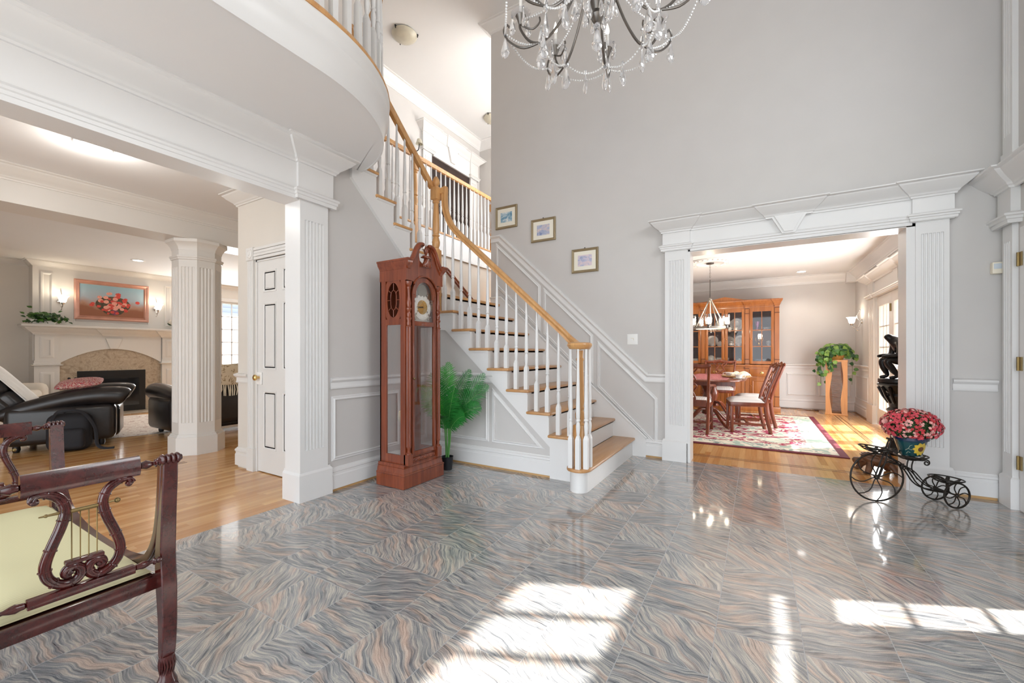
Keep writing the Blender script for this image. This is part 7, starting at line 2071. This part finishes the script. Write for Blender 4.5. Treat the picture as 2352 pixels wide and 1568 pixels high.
for k in range(9):
    z = DCEIL - 0.05 - 0.028 * k
    b.tube([((0.009 * math.cos(a)) if k % 2 else 0, 0 if k % 2 else 0.009 * math.cos(a), z + 0.017 * math.sin(a)) for a in [2 * PI * i / 10 for i in range(10)]], 0.0025, 5, closed=True)
b.tube([(0, 0, DCEIL - 0.30), (0, 0, 2.08)], 0.007, 8); b.build('chain', M['pewter'], PD)
b = MB(); b.lathe([(0.0001, 2.04), (0.03, 2.045), (0.035, 2.075), (0.015, 2.10), (0.0001, 2.10)], n=16)
for k in range(5):
    a = 2 * PI * k / 5 + 0.35
    b.tube([(0.02 * math.cos(a), 0.02 * math.sin(a), 2.07), (0.25 * math.cos(a), 0.25 * math.sin(a), 1.585)], 0.010, 6, sq=0.6)
b.build('strut', plain('weathered_pewter', (0.34, 0.31, 0.27, 1), 0.45, metal=0.4), PD)
b = MB(); b.lathe([(0.235, 1.565), (0.275, 1.565), (0.275, 1.600), (0.235, 1.600), (0.235, 1.565)], n=48, cap=False); b.build('ring', plain('ring_pewter', (0.36, 0.33, 0.29, 1), 0.45, metal=0.4), PD)
for k in range(5):
    a = 2 * PI * k / 5 + 0.95
    x, y = 0.275 * math.cos(a), 0.275 * math.sin(a)
    b = MB(); b.lathe([(0.014, 1.565), (0.025, 1.575), (0.025, 1.615), (0.045, 1.622), (0.045, 1.630), (0.0001, 1.632)], n=16, at=(x, y, 0)); lh = b.build('lamp_holder', M['pewter'], PD)
    b = MB(); b.lathe([(0.046, 1.632), (0.050, 1.64), (0.050, 1.80), (0.047, 1.80), (0.047, 1.64)], n=20, at=(x, y, 0), cap=False); b.build('glass_shade', M['caseglass'], lh)
    b = MB(); b.lathe([(0.012, 1.632), (0.018, 1.66), (0.034, 1.70), (0.030, 1.735), (0.0001, 1.752)], n=14, at=(x, y, 0)); b.build('bulb', emit('pendant_bulb', (1, 0.86, 0.66, 1), 7) if k == 0 else bpy.data.materials['pendant_bulb'], lh)
point_lamp('pendant_light', (-0.70, 7.93, 1.75), 12, (1, 0.86, 0.66), 0.03)
sconce('wall_sconce', 'lit bell shaped wall sconce beside the french doors', (XE - 0.002, 9.72, 1.72), -PI / 2)

# ------------------------------------------------------------------ plant stand with pothos
PS = thing('plant_stand', 'tall slatted pine plant stand in the dining room corner', 'plant stand', (1.285, 9.78, 0), R(-8))
b = MB(); b.box(-0.17, 0.17, -0.17, 0.17, 0, 0.03, bev=0.004); b.box(-0.165, 0.165, -0.165, 0.165, 0.985, 1.02, bev=0.004); b.build('board', M['planterwood'], PS)
for k in range(4):
    b = MB(); b.M = RZ(k * PI / 2)
    for sg in (-1, 1):
        pts = [(sg * (0.155), 0.03)] + [(sg * 0.155, 0.985)] + [(sg * (0.155 - 0.075 - 0.018 * math.sin(z * 7 + (0 if sg > 0 else 2))), z) for z in [0.985 - 0.955 * i / 16 for i in range(17)]]
        b.prism(pts, -0.160, -0.145, axis='y')
    b.build('side_board', M['planterwood'], PS)
b = MB()
for i in range(40):
    z = 0.06 + i * 0.0228
    b.box(-0.10, 0.10, -0.140, -0.136, z, z + 0.010); b.box(-0.140, -0.136, -0.10, 0.10, z, z + 0.010); b.box(0.136, 0.140, -0.10, 0.10, z, z + 0.010)
b.build('slat', plain('dark_slat', srgb(112, 84, 74), 0.6), PS)
PO = thing('potted_pothos', 'trailing pothos in a golden pot on the slatted plant stand', 'plant', (1.285, 9.78, 1.0205))
b = MB(); b.lathe([(0.0001, 0), (0.09, 0), (0.10, 0.01), (0.125, 0.11), (0.128, 0.13), (0.118, 0.13), (0.0001, 0.11)], n=28)
for k in range(8):
    a = 2 * PI * k / 8; b.tube([(0.116 * math.cos(a) + 0.02 * math.cos(t) * -math.sin(a), 0.116 * math.sin(a) + 0.02 * math.cos(t) * math.cos(a), 0.06 + 0.02 * math.sin(t)) for t in [2 * PI * i / 10 for i in range(10)]], 0.006, 5, closed=True)
b.build('pot', M['gold'], PO)
l1, l2, l3, vn = MB(), MB(), MB(), MB(); rnd = random.Random(17)
LV = (l1, l2, l3)
for i in range(170):
    d = Vector((rnd.gauss(0, 1), rnd.gauss(0, 1), abs(rnd.gauss(0, 0.8)))).normalized()
    c = Vector((d.x * 0.24, d.y * 0.22, 0.13 + d.z * 0.17)) * (0.7 + 0.35 * rnd.random())
    leafy(LV[i % 3], (c.x, c.y, max(0.12, c.z)), d + Vector((0, -0.4, 0.3)), 0.085 + 0.03 * rnd.random(), rnd)
for (dx, dy, L, n) in ((-0.24, -0.10, 0.52, 26), (-0.20, -0.16, 0.42, 20), (-0.13, -0.18, 0.30, 15), (-0.27, -0.02, 0.36, 16), (0.20, -0.14, 0.50, 12), (-0.06, -0.20, 0.20, 10), (0.24, -0.05, 0.06, 7)):
    pts = smooth_path([(dx * 0.4, dy * 0.4, 0.14), (dx * 0.8, dy * 0.9, 0.16), (dx, dy, 0.05), (dx * 1.05, dy * 1.05, 0.05 - L * 0.5), (dx * 1.02, dy, 0.05 - L)], 5)
    vn.tube(pts, 0.003, 5)
    for q in range(n):
        p = pts[int(q / n * (len(pts) - 1))]
        leafy(LV[q % 3], p + Vector((rnd.gauss(0, .022), rnd.gauss(0, .02), rnd.gauss(0, .02))), (rnd.gauss(0, .6), -1, 0.25), 0.075 + 0.02 * rnd.random(), rnd)
l1.build('foliage', M['ivy'], PO, smooth=False); l2.build('foliage', M['ivy_pale'], PO, smooth=False); l3.build('foliage', M['ivy_dark'], PO, smooth=False); vn.build('vine', M['ivy'], PO)

# ------------------------------------------------------------------ bronze figure on a pedestal
PE = thing('bronze_pedestal', 'ornate dark bronze pedestal behind the right jamb', 'pedestal', (1.40, 6.30, 0))
b = MB(); b.lathe([(0.16, 0), (0.17, 0.02), (0.16, 0.05), (0.11, 0.07), (0.09, 0.12), (0.075, 0.3), (0.085, 0.42), (0.12, 0.50), (0.09, 0.53), (0.10, 0.58), (0.14, 0.66), (0.13, 0.69), (0.17, 0.74), (0.20, 0.785), (0.19, 0.80), (0.0001, 0.80)], n=28)
for k in range(14):
    a = 2 * PI * k / 14; b.tube([(0.10 * math.cos(a), 0.10 * math.sin(a), 0.58), (0.15 * math.cos(a), 0.15 * math.sin(a), 0.66), (0.185 * math.cos(a), 0.185 * math.sin(a), 0.76)], [0.014, 0.012, 0.018], 6)
b.build('column', M['bronze'], PE)
SG = thing('bronze_statue', 'dark bronze seated figure leaning forward on the pedestal by the french doors', 'statue', (1.40, 6.30, 0.80), 0)
SG.scale = (1.12, 1.12, 1.12)
b = MB(); b.prism([(0.16 * math.cos(a) * (1 + 0.1 * math.sin(3 * a)), 0.14 * math.sin(a)) for a in [2 * PI * i / 20 for i in range(20)]], 0.0, 0.05, bev=0.012); b.box(0.0, 0.17, -0.10, 0.10, 0.045, 0.20, bev=0.03); b.build('rock', M['bronze'], SG)
def skin_fig(name, verts, edges, mat, parent, root=0, sub=2):
    me = bpy.data.meshes.new(name); me.from_pydata([v[:3] for v in verts], edges, [])
    o = bpy.data.objects.new(name, me); COL.objects.link(o); o.parent = parent
    md = o.modifiers.new('skin', 'SKIN'); md.use_smooth_shade = True
    for i, v in enumerate(verts):
        sv = me.skin_vertices[0].data[i]; sv.radius = (1.22 * v[3], 1.22 * (v[4] if len(v) > 4 else v[3])); sv.use_root = (i == root)
    s_ = o.modifiers.new('sub', 'SUBSURF'); s_.levels = sub; s_.render_levels = sub
    me.materials.append(mat)
    return o
# seated, facing -x and leaning forward, both forearms resting on the knees, head lifted a little
V = [(0.085, 0, 0.245, 0.062, 0.075), (0.065, 0, 0.31, 0.055, 0.07), (0.025, 0, 0.375, 0.062, 0.08), (-0.025, 0, 0.425, 0.058, 0.085), (-0.062, 0, 0.455, 0.026, 0.028), (-0.100, 0, 0.475, 0.040, 0.036), (-0.118, 0, 0.500, 0.034, 0.032), (-0.122, 0, 0.452, 0.024, 0.024),
     (0.04, 0.055, 0.225, 0.045), (-0.06, 0.07, 0.245, 0.038), (-0.130, 0.075, 0.240, 0.031), (-0.105, 0.075, 0.15, 0.027), (-0.075, 0.075, 0.075, 0.018), (-0.115, 0.078, 0.062, 0.017), (-0.145, 0.078, 0.058, 0.012),
     (0.04, -0.055, 0.225, 0.045), (-0.06, -0.07, 0.24, 0.038), (-0.125, -0.075, 0.232, 0.031), (-0.075, -0.075, 0.15, 0.027), (-0.030, -0.075, 0.075, 0.018), (-0.07, -0.078, 0.062, 0.017), (-0.10, -0.078, 0.058, 0.012),
     (-0.015, 0.085, 0.415, 0.033), (-0.030, 0.115, 0.335, 0.027), (-0.045, 0.11, 0.285, 0.022), (-0.115, 0.08, 0.285, 0.017), (-0.165, 0.06, 0.275, 0.013),
     (-0.015, -0.085, 0.415, 0.033), (-0.020, -0.118, 0.335, 0.027), (-0.035, -0.112, 0.285, 0.022), (-0.105, -0.085, 0.28, 0.017), (-0.155, -0.06, 0.268, 0.013)]
E_ = [(0, 1), (1, 2), (2, 3), (3, 4), (4, 5), (5, 6), (5, 7), (0, 8), (8, 9), (9, 10), (10, 11), (11, 12), (12, 13), (13, 14), (0, 15), (15, 16), (16, 17), (17, 18), (18, 19), (19, 20), (20, 21), (3, 22), (22, 23), (23, 24), (24, 25), (25, 26), (3, 27), (27, 28), (28, 29), (29, 30), (30, 31)]
skin_fig('body', V, E_, M['bronze'], SG)
# cable on the floor beside the cabinet
o = MB(); o.tube(smooth_path([(0.42, 10.28, 0.012), (0.60, 10.24, 0.008), (0.75, 10.20, 0.018), (0.86, 10.12, 0.008), (0.98, 10.12, 0.008)], 5), 0.006, 6); o.box(0.97, 1.05, 10.10, 10.14, 0.0, 0.025, bev=0.004)
o = o.build('power_cord', M['turtle']); tag(o, 'brown power cord on the floor along the dining room back wall', 'cord')
o = MB(); o.M = T(XE - 0.02, 9.32, 0.10); o.box(-0.002, 0.006, -0.035, 0.035, -0.055, 0.055, bev=0.002)
o = o.build('wall_outlet', M['whiteplastic']); tag(o, 'white wall outlet in the baseboard beside the french doors', 'outlet')
bpy.context.view_layer.update()
